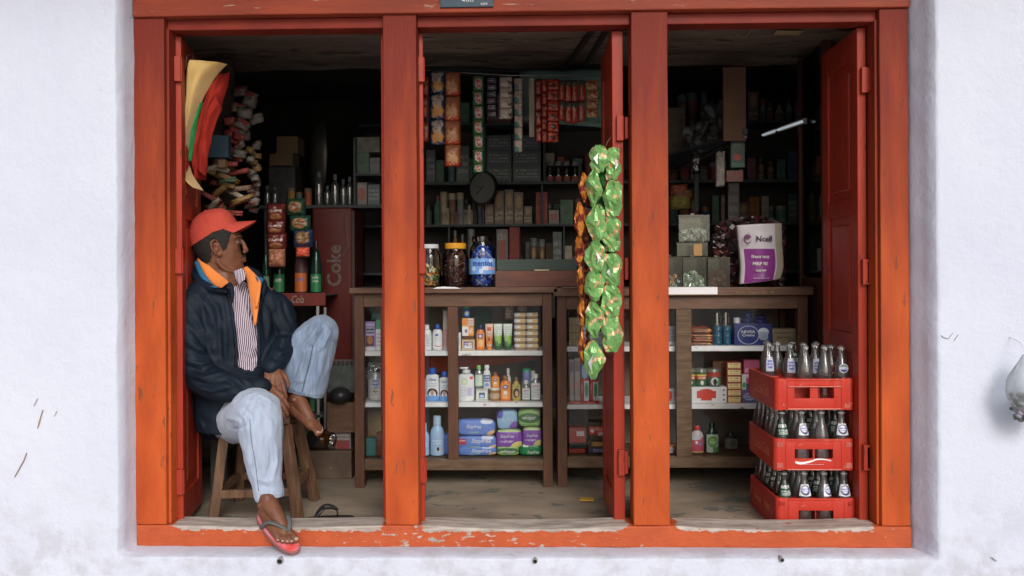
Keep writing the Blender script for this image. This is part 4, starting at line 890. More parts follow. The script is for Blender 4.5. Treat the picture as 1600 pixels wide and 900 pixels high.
carton('red carton with a white label on the bottom shelf', 888, 914, 668, Z_(692, YG, 900), YG, .08, RB); carton('plain dark red carton under the labelled red carton', 888, 913, 701, B3, YG, .08, C('plain_red_card', (.3, .03, .02), .5)); carton('black tray between the two red cartons', 888, 916, 692, Z_(701, YG, 900), YG, .08, BLACK, name='tray', cat='tray')
carton('dark chocolate bar box with blue and white lettering', 917, 945, 700, B3, YG, .08, PM('dark_choc_box', (.03, .03, .06), []), words=[('SNICKERS', .72, .5, .85, .62, C('blue_white_ink', (.5, .55, .85)))])
carton('brown box with gold pattern above the chocolate bar box', 917, 945, 688, Z_(700, YG, 930), YG, .08, PM('brown_gold_box', (.06, .03, .02), [('e', .6, .5, .35, .3, (.5, .25, .05)), ('t', .2, .2, .9, .8, (.6, .4, .1), 3)]))
carton('red patterned box at the top of the pile by the door leaf', 919, 945, 659, Z_(688, YG, 930), YG, .08, PM('red_pattern_box', (.06, .05, .03), [('r', 0, .3, 1, .75, (.6, .05, .04)), ('e', .2, .5, .1, .1, (.8, .8, .75)), ('r', .55, .25, .85, .45, (.7, .5, .5)), ('t', .05, .5, 1, .7, (.8, .6, .5), 2)]))
# top shelf, wide bay
SAU = PM('red_brown_packet', (.5, .07, .03), [('r', .1, .2, .8, .7, (.3, .13, .07)), ('e', .85, .4, .08, .2, (.7, .4, .1))], rough=.3)
zz = B1
for k in range(6):
    a, b, th = 1079+rnd.uniform(-1, 1), 1113+rnd.uniform(-3, 2), .0145
    w_ = X_(b, YG)-X_(a, YG); bm = bmesh.new(); pillow(bm, w_, .13, .019, k+20, crimp=.06); bmesh.ops.rotate(bm, cent=(0, 0, 0), matrix=Matrix.Rotation(R(90+rnd.uniform(-4, 4)), 3, 'X'), verts=bm.verts[:])
    o = obj('snack_packet', bm, SAU, smooth='all'); o.location = ((X_(a, YG)+X_(b, YG))/2, YG+.06, zz+.0095); zz += th; tag(o, 'flat red brown packet in the upper shelf pile, %s from the bottom' % ordn[k], 'packet', 'flat red brown packets piled on the upper shelf')
TEAL = C('teal_tin', (.015, .09, .16), .25, coat=.3)
for i, (a, b) in enumerate([(1115.5, 1129.5), (1130, 1143.5)]):
    zq = B1
    for k in range(3):
        Hh = (Z_(509.5, YG, 1130)-B1)/3; r = (X_(b, YG)-X_(a, YG))/2
        bm = bmesh.new(); lathe(bm, [(0, 0), (r*.95, 0), (r, .003), (r, Hh*.6), (r*.96, Hh*.64), (r*.99, Hh*.68), (r*.99, Hh-.003), (r*.93, Hh-.001), (0, Hh-.001)], 20)
        o = obj('round_tin', bm, TEAL, smooth=True); o.location = ((X_(a, YG)+X_(b, YG))/2, YG+r, zq+.0005); zq += Hh; tag(o, 'round teal tin in the %s stack beside the navy carton, %s one' % (['left', 'right'][i], ['bottom', 'middle', 'top'][k]), 'tin', 'round teal tins on the upper shelf')
NIV = PM('navy_cream_box', (.012, .025, .16), [('e', .38, .47, .285, .43, (.55, .6, .75)), ('e', .38, .47, .27, .41, (.012, .025, .16)), ('e', .78, .62, .14, .18, (.6, .65, .75)), ('r', .66, .35, .9, .62, (.35, .4, .5)), ('e', .78, .36, .12, .13, (.3, .34, .45)), ('e', .38, .47, .25, .38, (.012, .025, .16)), ('t', .75, .05, .92, .1, (.6, .65, .8), 1)], rough=.35)
carton('navy blue carton with a white ring and a picture of a cream tin', 1146.5, 1205.5, 505.5, B1, YG-.01, .1, NIV, words=[('NIVEA', .38, .62, .36, .13, INKW), ('Creme', .38, .47, .32, .13, INKW)])
zn = Z_(505.5, YG-.01, 1176)
bottle('small white and blue tub on the left end of the navy carton', 1147, 1157, 494.5, zn, YG, 'tub', wht, dkb, sy=1, capr=1.03, lab=(.1, .7, wht), name='tub', cat='tub')
for i, (a, b, y) in enumerate([(1160, 1178, 489), (1180.5, 1198, 492.5)]):
    bottle('dark blue cream jar on the navy carton, %s' % ['the taller one', 'the lower one'][i], a, b, (y+505)/2, zn, YG, 'tub', dkb, dkb, sy=1, capr=.8, name='jar', cat='jar'); bottle('dark blue cream jar stacked on %s' % ['the taller jar', 'the lower jar'][i], a+1, b-1, y, Z_((y+505)/2, YG, 1170), YG+.002, 'tub', dkb, dkb, sy=1, capr=.8, name='jar', cat='jar')
carton('dull cardboard box at the right end of the upper shelf', 1206.5, 1243, 513.5, B1, YG+.01, .1, M('dull_card', (.3, .24, .15), rough=.8, var=.25), words=[('KHAJURICO', .5, .72, .75, .12, INKK), ('BISCUITS', .5, .45, .6, .1, INKK)])
MUG = GL('glass_mug_glass', (.9, .95, .93), .02, .6, .12)
for i, (a, b) in enumerate([(1115, 1127), (1129, 1140)]):
    r = (X_(b, YG)-X_(a, YG))/2; t = thing('glass_mug', 'upturned glass mug standing on the %s stack of teal tins' % ['left', 'right'][i], 'mug', ((X_(a, YG)+X_(b, YG))/2, YG+r, Z_(509, YG, 1130)+.001))
    H = Z_(489, YG, 1130)-Z_(509, YG, 1130); bm = bmesh.new(); lathe(bm, [(r, 0), (r*.85, H), (0, H)], 20); obj('body', bm, MUG, t, smooth=True)
    bm = bmesh.new(); tube(bm, [(r*.5, -r*.9, H*.15), (r*.6, -r*1.5, H*.3), (r*.55, -r*1.5, H*.75), (r*.45, -r*.85, H*.9)], .0025, 8); obj('handle', bm, MUG, t, smooth=True)
# middle shelf
WRC = PM('white_red_box', (.68, .68, .7), [('e', .42, .55, .26, .33, (.58, .05, .03)), ('r', .16, .3, .70, .75, (.58, .05, .03)), ('r', .28, .15, .58, .84, (.58, .05, .03)), ('e', .92, .2, .03, .06, (.1, .1, .15)), ('e', .92, .5, .03, .06, (.1, .1, .15)), ('e', .92, .8, .03, .06, (.1, .1, .15))])
carton('white carton with a red scalloped label carrying three tins', 1079, 1134.5, 604.5, B2, YG, .09, WRC)
zt2 = Z_(604.5, YG, 1105)
TINL = PM('food_tin_label', (.03, .13, .05), [('r', 0, .72, 1, .86, (.75, .5, .08)), ('r', 0, .5, 1, .73, (.55, .05, .03)), ('e', .5, .25, .16, .16, (.7, .7, .65)), ('t', .15, .5, .85, .72, (.8, .7, .5), 1)])
TINP = PM('picture_tin_label', (.12, .14, .1), [('r', 0, .7, 1, 1, (.45, .06, .04)), ('e', .5, .35, .3, .3, (.6, .65, .65)), ('e', .5, .3, .14, .25, (.02, .02, .02)), ('e', .85, .3, .2, .2, (.1, .3, .12))])
for i, (a, b, m) in enumerate([(1070, 1087, TINL), (1088, 1104.5, TINL), (1106, 1127, TINP)]):
    bottle(['food tin half hidden behind the worn mullion', 'green red and yellow food tin with a white drop', 'food tin with a picture of a dark house'][i], a, b, 576.5, zt2, YG, 'tub', m, C('tin_lid', (.4, .4, .35), .3, metal=.7), sy=1, capr=1.01, lab=(.03, .78, m, 1.5), name='food_tin', cat='tin')
YEL = PM('yellow_label_carton', (.35, .07, .03), [('r', .08, .12, .92, .88, (.75, .6, .3)), ('t', .2, .55, .8, .8, (.25, .1, .05), 1), ('t', .2, .2, .8, .4, (.25, .1, .05), 1)])
Hh = (Z_(566, YG, 1146)-B2)/6
for k in range(6):
    carton('small red carton with a yellow label in the tall stack, %s from the top' % ordn[5-k], 1135.2+rnd.uniform(-.3, .3), 1158+rnd.uniform(-.3, .3), 0, B2+k*Hh, YG, .09, YEL, h=Hh-.0006, group='small yellow labelled cartons stacked on the middle shelf')
for k in range(3):
    carton('brown carton behind the tins, %s one' % ['bottom', 'middle', 'top'][k], 1113, 1134.8, 0, zt2+k*.042, YG+.075, .06, M('brown_carton', (.12, .05, .025), rough=.6), h=.0415, group='brown cartons behind the tins')
carton('pink carton with white script seen above the top crate', 1161.5, 1186, 562.5, Z_(600, YG+.05, 1173), YG+.05, .08, PM('pink_script', (.5, .1, .22), [('t', .1, .2, .9, .7, (.8, .7, .75), 2)])); carton('carton hidden under the pink one', 1161.5, 1186, 600, B2, YG+.05, .08, C('dull_purple', (.1, .06, .15), .5))
carton('white and green carton beside the tall yellow stack', 1158.6, 1165, 585.5, Z_(609, YG, 1161), YG, .05, PM('white_green_slim', (.6, .66, .64), [('e', .5, .3, .4, .2, (.05, .35, .1))])); carton('purple carton with pale script on the middle shelf', 1158.6, 1181, 609.5, B2, YG, .07, PM('purple_script', (.12, .09, .25), [('e', .5, .5, .42, .3, (.35, .4, .55)), ('t', .15, .3, .85, .7, (.1, .1, .3), 2)]))
# bottom shelf
bottle('pink bottle with a red cap on the bottom shelf beside the worn mullion', 1079, 1099.5, 666.5, B3, YG, 'bulb', C('white_pink_shoulder', (.65, .6, .62)), red_, lab=(.02, .6, PM('pink_label', (.6, .1, .16), [('r', .3, .55, .5, .75, (.85, .8, .8)), ('e', .7, .55, .12, .1, (.2, .3, .6)), ('e', .3, .95, .5, .15, (.7, .7, .8)), ('r', 0, 0, 1, .08, (.7, .5, .1))], rough=.3)), capr=.5)
DET = PM('green_disc_label', (.5, .6, .55), [('e', .5, .6, .4, .32, (.12, .35, .08)), ('e', .5, .6, .3, .2, (.3, .5, .15)), ('r', .5, 0, 1, .3, (.1, .3, .1))])
DKG = C('dark_green_glass', (.006, .03, .02), .08)
bottle('dark bottle with a green disc label in the middle of the bottom shelf', 1102.5, 1122.5, 661.5, B3, YG, 'bulb', DKG, DKG, lab=(.02, .62, DET), words=[('Dettol', 0, .37, .5, .06, INKW)], capr=.4)
bottle('dark bottle with a pale oval label at the back of the bottom shelf', 1130.5, 1153, 676, B3, YG+.09, 'bulb', BLACK, BLACK, lab=(.05, .62, PM('dull_oval_label', (.16, .15, .13), [('e', .5, .5, .35, .3, (.1, .1, .09))])), capr=.4)
carton('dark green striped box behind the mullion on the upper shelf', 1040, 1055, 510, B1, YG, .05, PM('stripe_box', (.35, .35, .38), [('r', 0, .0, 1, .2, (.6, .6, .6)), ('t', 0, .2, 1, .9, (.2, .2, .3), 4)])); bottle('white jar with an orange lid left of the worn mullion on the bottom shelf', 1042, 1053.5, 696, B3, YG, 'tub', wht, C('orange_cap', (.8, .25, .05)), sy=1, name='jar', cat='jar')
carton('white box left of the worn mullion on the middle shelf', 1041, 1053, 608, B2, YG, .05, WRC)
# on the right counter: plastic boxes of sweets, heap in net, recharge card bag
CP = GL('sweet_box_plastic', (.9, .93, .9), .05, .2, .02, haze=.02)
def sweetbox(label, x0, x1, yt, z0, Y, d, fills, n, seed, fh=.5, size=.012, lid=True):
    xa, xb = X_(x0, Y), X_(x1, Y); H = Z_(yt, Y, (x0+x1)/2)-z0; W = xb-xa
    t = thing('sweet_box', label, 'box', ((xa+xb)/2, Y, z0+.001), 0, 'clear plastic sweet boxes on the right counter')
    bm = bmesh.new()
    for b in ((-W/2, W/2, 0, .002, 0, H-.006), (-W/2, W/2, d-.002, d, 0, H-.006), (-W/2, -W/2+.002, .0021, d-.0021, 0, H-.006), (W/2-.002, W/2, .0021, d-.0021, 0, H-.006)): box2(bm, *b)
    obj('wall', bm, CP, t)
    if lid:
        bm = bmesh.new(); box2(bm, -W/2-.002, W/2+.002, -.002, d+.002, H-.0058, H, bev=.001); box2(bm, -.012, .012, d/2-.012, d/2+.012, H+.0002, H+.012, bev=.002); obj('lid', bm, GL('lid_plastic', (.6, .65, .62), .1, .3, .06), t)
    for i, b in enumerate(candyheap(0, d/2, .008, 0, (H-.02)*fh, fills, n, seed, size, square=(W/2-.012, d/2-.012))):
        o = obj('sweets', b, fills[i], t); o['kind'] = 'stuff'
    return t
SLW = C('silver_wrapper', (.6, .66, .6), .25, metal=.3); DKW = C('dark_purple_wrapper', (.04, .02, .05), .3); CPW = C('copper_wrapper', (.6, .3, .15), .3, metal=.4)
sweetbox('clear box of copper and purple sweets, left of the two silver ones', 1030, 1066, 401.5, BT, YC+.03, .13, [CPW, DKW, SLW], 150, 5, .5)
sweetbox('clear box of silver wrapped sweets on the right counter', 1067, 1104, 401.5, BT, YC+.03, .13, [SLW, SLW, C('pale_green_wrapper', (.4, .5, .35))], 150, 6, .5)
sweetbox('clear box of dark brown sweets beside the silver sweets', 1106, 1140.5, 402, BT, YC+.03, .13, [BRN, C('red_brown_wrapper', (.16, .05, .035), .4)], 200, 7, .62)
zq = Z_(400, YC+.03, 1085)
t = sweetbox('empty clear box with an orange card, standing on the silver sweets', 1058, 1106, 377.5, zq, YC+.06, .1, [C('orange_card', (.6, .25, .04), .5)], 0, 8, .1, lid=False)
bm = bmesh.new(); box2(bm, .008, .05, .003, .006, .002, .06); obj('card', bm, C('orange_card', (.6, .25, .04), .5), t)
sweetbox('clear box holding white plastic bags, topmost of the sweet boxes', 1061, 1109, 336, Z_(377.5, YC+.06, 1085), YC+.06, .1, [C('white_film', (.4, .43, .42), .3)], 70, 9, .5, size=.016)
# heap of small sachets in net
HM = [M('dark_sachet', (.03, .02, .02), rough=.3, bump=0), M('maroon_sachet', (.1, .02, .025), rough=.3, bump=0), M('cream_sachet_edge', (.3, .26, .2), rough=.4, bump=0)]
t = thing('sachet_heap', 'large heap of dark sachets tied up behind the white and purple card bag', 'heap', (X_(1170, YC+.2), YC+.2, BT))
bms = [bmesh.new() for _ in HM]; rr = random.Random(3)
for k in range(700):
    u, v = rr.uniform(-1, 1), rr.random(); x = u*.18; z = v*.36*(1-.12*abs(u)**3); y = -.1*math.sqrt(max(0, 1-u*u*.8))*(.5+.5*rr.random())+.02
    q = Matrix.Rotation(rr.uniform(-.6, .6), 3, 'X') @ Matrix.Rotation(rr.uniform(-.9, .9), 3, 'Y') @ Matrix.Rotation(rr.uniform(-.6, .6), 3, 'Z')
    i = rr.choices((0, 1, 2), (6, 3, 1.3))[0]
    vs = bx(bms[i], (0, 0, 0), (.026 if i < 2 else .022, .004, .02 if i < 2 else .006), rot=q); bmesh.ops.translate(bms[i], vec=(x, y, z), verts=vs)
for i, b in enumerate(bms): o = obj('sachets', b, HM[i], t); o['kind'] = 'stuff'
# white and purple bag
NC = thing('card_bag', 'white and purple plastic bag with a telephone card advertisement on the right counter', 'bag', P(1188, 398, YC-.0))
cc = NC.location
def bagp(px, py, dy=0): return P(px, py, YC+dy)-cc
bm = bmesh.new(); sheet(bm, [bagp(1152, 352), bagp(1155, 380), bagp(1158, 415), bagp(1157, 444)], [bagp(1221, 349), bagp(1222, 380), bagp(1224, 415), bagp(1219, 436)], nu=14, nv=18, bulge=.035, thick=.05, wr=.006, seed=3)
obj('bag', bm, M('white_bag_film', (.66, .63, .66), rough=.35, var=.06, bump=.15, bscale=25), NC, smooth='all')
bm = bmesh.new()
def npan(u0, v0, u1, v1, off, nu=14, nv=14):
    L_ = [bagp(1152, 352), bagp(1155, 380), bagp(1158, 415), bagp(1157, 444)]; R_ = [bagp(1221, 349), bagp(1222, 380), bagp(1224, 415), bagp(1219, 436)]
    b = bmesh.new()
    def g(u, v):
        uu, vv = u0+(u1-u0)*u, v0+(v1-v0)*v; a = poly_interp(L_, vv); c = poly_interp(R_, vv); p = a.lerp(c, uu)
        return p+Vector((0, -1, 0))*(.035*math.sin(math.pi*uu)+noise.noise(Vector((uu*3+3, vv*6, 5.1)))*.006+off)
    grid(b, nu, nv, g); return b
obj('purple_print', npan(.08, .42, .78, .985, .0018), M('purple_ink', (.24, .04, .24), rough=.3, bump=.1, bscale=25), NC, smooth='all')
obj('gusset', npan(.82, .0, .995, .96, .003), M('cream_film', (.45, .38, .30), rough=.4, bump=.2, bscale=20), NC, smooth='all')
txt('Ncell', bagp(1194, 373, -.042), .078, .030, M('plum_ink', (.05, .02, .08), rough=.4, bump=0), NC, bold=.02)
txt('िरचाज काड', bagp(1188, 401, -.045), .09, .018, INKW, NC, bold=.01); txt('MRP मा', bagp(1188, 412, -.045), .074, .017, INKW, NC, bold=.02); txt('पाईन्छ', bagp(1189, 423, -.044), .055, .017, INKW, NC, bold=.02); txt('कागजमा मोलमा नलि', bagp(1190, 434.5, -.043), .08, .006, INKW, NC)
bm = bmesh.new(); c_ = bagp(1168, 374, -.036); tube(bm, [c_+Vector((.006, 0, .032)), c_+Vector((.007, -.002, .036))], .001, 6)
for (a0, a1, rr_, ww, dz) in ((20, 160, .017, .007, 0), (160, 340, .017, .004, 0), (30, 150, .008, .006, .0)):
    pts = [c_+Vector((rr_*math.cos(R(a)), -.001, rr_*1.15*math.sin(R(a))+dz)) for a in np.linspace(a0, a1, 10)]
    tube(bm, pts, [ww*math.sin(math.pi*(i+.8)/11) for i in range(10)], 8, flat=((0, 1, 0), .1))
obj('emblem', bm, M('magenta_emblem', (.16, .03, .13), rough=.4, bump=0), NC, smooth='all')
# ================================================================== THE SEATED MAN
from mathutils.bvhtree import BVHTree
SKIN = bpy.data.materials.new('brown_skin'); SKIN.use_nodes = True
def _skin():
    nt = SKIN.node_tree; N = nt.nodes; L = nt.links; b = N['Principled BSDF']; b.inputs['Roughness'].default_value = .5; b.inputs['Specular IOR Level'].default_value = .35
    tc = N.new('ShaderNodeTexCoord'); n = N.new('ShaderNodeTexNoise'); n.inputs['Scale'].default_value = 28; n.inputs['Detail'].default_value = 5; L.new(tc.outputs['Object'], n.inputs[0])
    r = N.new('ShaderNodeValToRGB'); r.color_ramp.elements[0].position = .3; r.color_ramp.elements[1].position = .7; r.color_ramp.elements[0].color = (.135, .052, .027, 1); r.color_ramp.elements[1].color = (.20, .082, .044, 1); L.new(n.outputs['Fac'], r.inputs[0]); L.new(r.outputs[0], b.inputs['Base Color'])
    b.inputs['Subsurface Weight'].default_value = .08; b.inputs['Subsurface Radius'].default_value = (.01, .004, .002)
    n2 = N.new('ShaderNodeTexNoise'); n2.inputs['Scale'].default_value = 160; n2.inputs['Detail'].default_value = 3; L.new(tc.outputs['Object'], n2.inputs[0])
    bp = N.new('ShaderNodeBump'); bp.inputs['Strength'].default_value = .25; bp.inputs['Distance'].default_value = .002; L.new(n2.outputs['Fac'], bp.inputs['Height']); L.new(bp.outputs[0], b.inputs['Normal'])
_skin()
HAIR = M('black_hair', (.012, .010, .009), rough=.75, bump=.5, bscale=180)
def denim(name, c1, c2):
    m = M(name, c1, rough=.8, col2=c2, scale=11, stretch=(7, 7, .55), bump=.3, bscale=160, sheen=.2); return m
DEN = denim('faded_denim', (.335, .41, .545), (.44, .515, .655))
DEN2 = denim('shaded_denim', (.15, .21, .325), (.26, .335, .46))
NAVY = M('navy_jacket_nylon', (.005, .010, .018), rough=.62, col2=(.009, .017, .031), scale=6, bump=.2, bscale=70, spec=.2)
ORL = M('orange_lining', (.8, .24, .045), rough=.75, bump=.2, bscale=120, sheen=.2); BLT = M('blue_trim', (.02, .14, .28), rough=.6, bump=0)
CAPM = M('faded_red_cap_cloth', (.41, .052, .036), rough=.9, col2=(.49, .072, .05), scale=6, bump=.35, bscale=220, spec=.2)
SHM = bpy.data.materials.new('striped_shirt'); SHM.use_nodes = True
def _shirt():
    nt = SHM.node_tree; N = nt.nodes; L = nt.links; b = N['Principled BSDF']; b.inputs['Roughness'].default_value = .8
    tc = N.new('ShaderNodeTexCoord'); mp = N.new('ShaderNodeMapping'); mp.inputs['Rotation'].default_value = (0, R(6), 0); L.new(tc.outputs['Object'], mp.inputs[0])
    n = N.new('ShaderNodeTexNoise'); n.inputs['Scale'].default_value = 9; n.inputs['Detail'].default_value = 1; L.new(tc.outputs['Object'], n.inputs[0])
    mx = N.new('ShaderNodeMix'); mx.data_type = 'VECTOR'; mx.inputs['Factor'].default_value = .0045; L.new(mp.outputs[0], mx.inputs['A']); L.new(n.outputs['Color'], mx.inputs['B'])
    wv = N.new('ShaderNodeTexWave'); wv.inputs['Scale'].default_value = 44; wv.inputs['Distortion'].default_value = 0; L.new(mx.outputs['Result'], wv.inputs[0])
    r = N.new('ShaderNodeValToRGB'); r.color_ramp.elements[0].position = .42; r.color_ramp.elements[1].position = .56; r.color_ramp.elements[0].color = (.05, .012, .04, 1); r.color_ramp.elements[1].color = (.66, .58, .68, 1); L.new(wv.outputs['Fac'], r.inputs[0]); L.new(r.outputs[0], b.inputs['Base Color'])
_shirt()

YM = .33
man = None
def proj(co):
    d = (np.asarray(co)-np.array(CAM))@np.array(CR)         # camera-local coordinates
    return 800+FPX*d[:, 0]/(-d[:, 2]), VP0-FPX*d[:, 1]/(-d[:, 2])
def V3(px, py, Y): return P(px, py, Y)
# --- joints
Lsh, Rsh = V3(432, 478, .42), V3(305, 470, .25)
Lel, Rel = V3(446, 530, .42), V3(312, 582, .2)
Lwr, Rwr = V3(429, 565, .27), V3(396, 604, .165)
NB = V3(350, 440, .34)
HC = V3(342, 388, .33)
Rhip, Rkn, Rsm, Ran = V3(368, 655, .36), V3(402, 645, .06), V3(411, 718, .05), V3(421, 782, .045)
Lhip, Lkn, Lsm, Lan = V3(392, 650, .44), V3(499, 521, .42), V3(487, 566, .41), V3(458, 622, .40)

def head(bm, Mh):
    zz = [-.118, -.112, -.10, -.085, -.07, -.055, -.04, -.025, -.01, .005, .02, .035, .055, .075, .095, .112, .124, .13]
    ff = [.055, .075, .086, .091, .090, .093, .092, .088, .087, .089, .094, .098, .094, .086, .072, .052, .026, .004]
    bb = [.01, .02, .035, .05, .06, .068, .075, .083, .090, .096, .10, .102, .101, .096, .082, .060, .032, .005]
    ww = [.018, .030, .044, .053, .059, .063, .067, .070, .0725, .074, .0755, .077, .077, .073, .063, .046, .024, .004]
    Z = np.linspace(-.118, .13, 60); n = 56; rings = []
    for z in Z:
        f, b, w_ = (np.interp(z, zz, q) for q in (ff, bb, ww)); ring = []
        for k in range(n):
            a = 2*math.pi*k/n; ca, sa = math.cos(a), math.sin(a); ex = 2/2.25
            x = (f if ca > 0 else b)*abs(ca)**ex*(1 if ca > 0 else -1); y = w_*abs(sa)**ex*(1 if sa > 0 else -1)
            if ca > 0:
                fr = ca**2
                x -= .010*math.exp(-((abs(y)-.031)/.015)**2-((z-.014)/.013)**2)*1.0      # eye sockets
                x += .004*math.exp(-((z-.036)/.010)**2)*fr                               # brow
                x += .006*math.exp(-((abs(y)-.045)/.016)**2-((z+.012)/.018)**2)           # cheekbone
                x -= .004*math.exp(-((abs(y)-.040)/.014)**2-((z+.055)/.02)**2)            # hollow cheek
            ring.append(bm.verts.new(Mh @ Vector((x, y, z))))
        rings.append(ring)
    for a, b in zip(rings, rings[1:]):
        for k in range(n): bm.faces.new((a[k], a[(k+1) % n], b[(k+1) % n], b[k]))
    bm.faces.new(rings[0][::-1]); bm.faces.new(rings[-1])
def T(Mh, pts): return [Mh @ Vector(p) for p in pts]
pit, yaw_ = R(8), R(15)
f_ = Vector((math.cos(yaw_)*math.cos(pit), math.sin(yaw_)*math.cos(pit), math.sin(pit))); l_ = Vector((0, 0, 1)).cross(f_).normalized(); u_ = f_.cross(l_)
HS = 1.06
Mh = Matrix.Translation(HC) @ Matrix((( f_.x, l_.x, u_.x), (f_.y, l_.y, u_.y), (f_.z, l_.z, u_.z))).to_4x4() @ Matrix.Diagonal((1.04, 1.07, 1.17, 1))

def hand(bm, Mx, s, curl, thumb=True, spread=1.0):
    kn = [(.088, .031*s), (.092, .0105*s), (.088, -.0105*s), (.080, -.030*s)]; Ls = [.070, .078, .073, .058]
    tube(bm, T(Mx, [(-.022, 0, 0), (-.01, 0, 0), (0, 0, 0), (.02, 0, 0)]), [.024, .025, .0262, .026], 14, flat=(Mx.to_3x3() @ Vector((0, 0, 1)), .75))
    for (kx, ky), L_ in zip(kn, Ls):
        chain(bm, T(Mx, [(.0, ky*.55, 0), (.05, ky*.85, .003), (kx, ky, .002)]), [.0155, .0145, .0118], 10)
        i = kn.index((kx, ky)); c = curl[i]; p = Vector((kx, ky, .001)); pts = [p.copy()]; a = 0; sp = (ky*1.2)*.6*(spread-1)
        for q, fr_ in ((1.0, .46), (1.25, .3), (.8, .24)):
            a += c*q; p = p+Vector((math.cos(a), sp*4, -math.sin(a)))*L_*fr_; pts.append(p.copy())
        chain(bm, T(Mx, pts), [.0103, .0092, .0084, .0068], 10)
    ball(bm, Mx @ Vector((.045, 0, -.006)), .026, n=8)
    if thumb: chain(bm, T(Mx, [(.015, .018*s, -.008), (.045, .042*s, -.016), (.075, .050*s, -.026), (.095, .048*s, -.034)]), [.015, .0125, .0105, .008], 10)
def foot(bm, Mx, s):
    chain(bm, T(Mx, [(-.048, 0, .030), (.03, -.014*s, .024), (.105, -.024*s, .015)]), [.031, .027, .0165], 12)
    chain(bm, T(Mx, [(-.048, 0, .032), (.03, .010*s, .034), (.108, .018*s, .019)]), [.031, .029, .020], 12)
    chain(bm, T(Mx, [(-.035, 0, .085), (.015, .004*s, .068), (.07, .006*s, .040), (.11, .0, .022)]), [.035, .031, .025, .015], 12)
    chain(bm, T(Mx, [(-.04, 0, .05), (-.038, 0, .095)]), [.034, .034], 12)
    ball(bm, Mx @ Vector((-.03, .031*s, .085)), .013, n=6); ball(bm, Mx @ Vector((-.038, -.032*s, .075)), .012, n=6)
    for ty, tx, r in ((.026, .158, .0128), (.0055, .158, .0082), (-.0095, .150, .0077), (-.0235, .139, .0072), (-.0365, .124, .0068)):
        chain(bm, T(Mx, [(.095, ty*s*.9, .018), (tx-.018, ty*s, .020), (tx, ty*s, .010)]), [r*1.05, r*.95, r], 10)
def frame(o, x, z):
    x = Vector(x).normalized(); y = Vector(z).cross(x).normalized(); z = x.cross(y)
    return Matrix.Translation(o) @ Matrix(((x.x, y.x, z.x), (x.y, y.y, z.y), (x.z, y.z, z.z))).to_4x4()
# foot frames
hR, tR = V3(412, 806, .045), V3(452, 850, -.085)
MR = frame(hR+(tR-hR).normalized()*.055, tR-hR, (0, -.15, 1))
hL, tL = V3(450, 640, .37), V3(493, 670, .29)
ML = frame(hL+(tL-hL).normalized()*.06+Vector((0, 0, -.012)), tL-hL, (.35, -.15, 1)) @ Matrix.Scale(.97, 4)
# hand frames
MHL = frame(V3(424, 574, .235), V3(433, 616, .175)-V3(424, 574, .235), (.12, -.9, .35))
MHR = frame(V3(414, 607, .16), V3(441, 636, .13)-V3(414, 607, .16), (.4, -.75, .55))
bm = bmesh.new()
head(bm, Mh)
# nose, lips, chin, ear
chain(bm, T(Mh, [(.092, 0, .024), (.103, 0, .006), (.107, 0, -.012), (.109, 0, -.022)]), [.007, .009, .011, .0125], 10)
for sy in (1, -1):
    ball(bm, Mh @ Vector((.104, .0125*sy, -.026)), .0095*HS, n=6)
    ball(bm, Mh @ Vector((.0775, .031*sy, .013)), (.0135*HS,)*3, n=8)                       # eyelids
    chain(bm, T(Mh, [(.094, .012*sy, .030), (.092, .032*sy, .036), (.078, .052*sy, .030)]), [.006, .0065, .005], 8)
    chain(bm, T(Mh, [(.1, 0, -.0475), (.095, .014*sy, -.050), (.084, .025*sy, -.056)]), [.0075, .0065, .004], 8)
    chain(bm, T(Mh, [(.099, 0, -.061), (.094, .013*sy, -.060), (.084, .024*sy, -.057)]), [.0075, .0065, .004], 8)
    Me = Mh @ Matrix.Translation((-.004, .078*sy, -.004)) @ Matrix.Rotation(-.35*sy, 4, 'Z') @ Matrix.Rotation(-.18, 4, 'Y')
    chain(bm, T(Me, [(.014, 0, .005), (.016, .004*sy, .022), (.002, .008*sy, .034), (-.014, .009*sy, .027), (-.018, .008*sy, .008), (-.012, .006*sy, -.012), (.001, .003*sy, -.026), (.010, .0, -.028)]), [.0045, .0045, .005, .005, .005, .0048, .006, .0065], 8)
    ball(bm, Me @ Vector((0, -.003*sy, .004)), (.014, .005, .024), n=6)
    chain(bm, T(Me, [(.012, .0, -.004), (.004, .005*sy, .010), (-.006, .005*sy, .016)]), [.004, .0035, .003], 6)
    chain(bm, T(Mh, [(.06, .045*sy, -.1), (.02, .058*sy, -.085), (-.005, .066*sy, -.055)]), [.010, .011, .010], 8)   # jaw line
ball(bm, Mh @ Vector((.085, 0, -.096)), (.018, .022, .016), n=8)
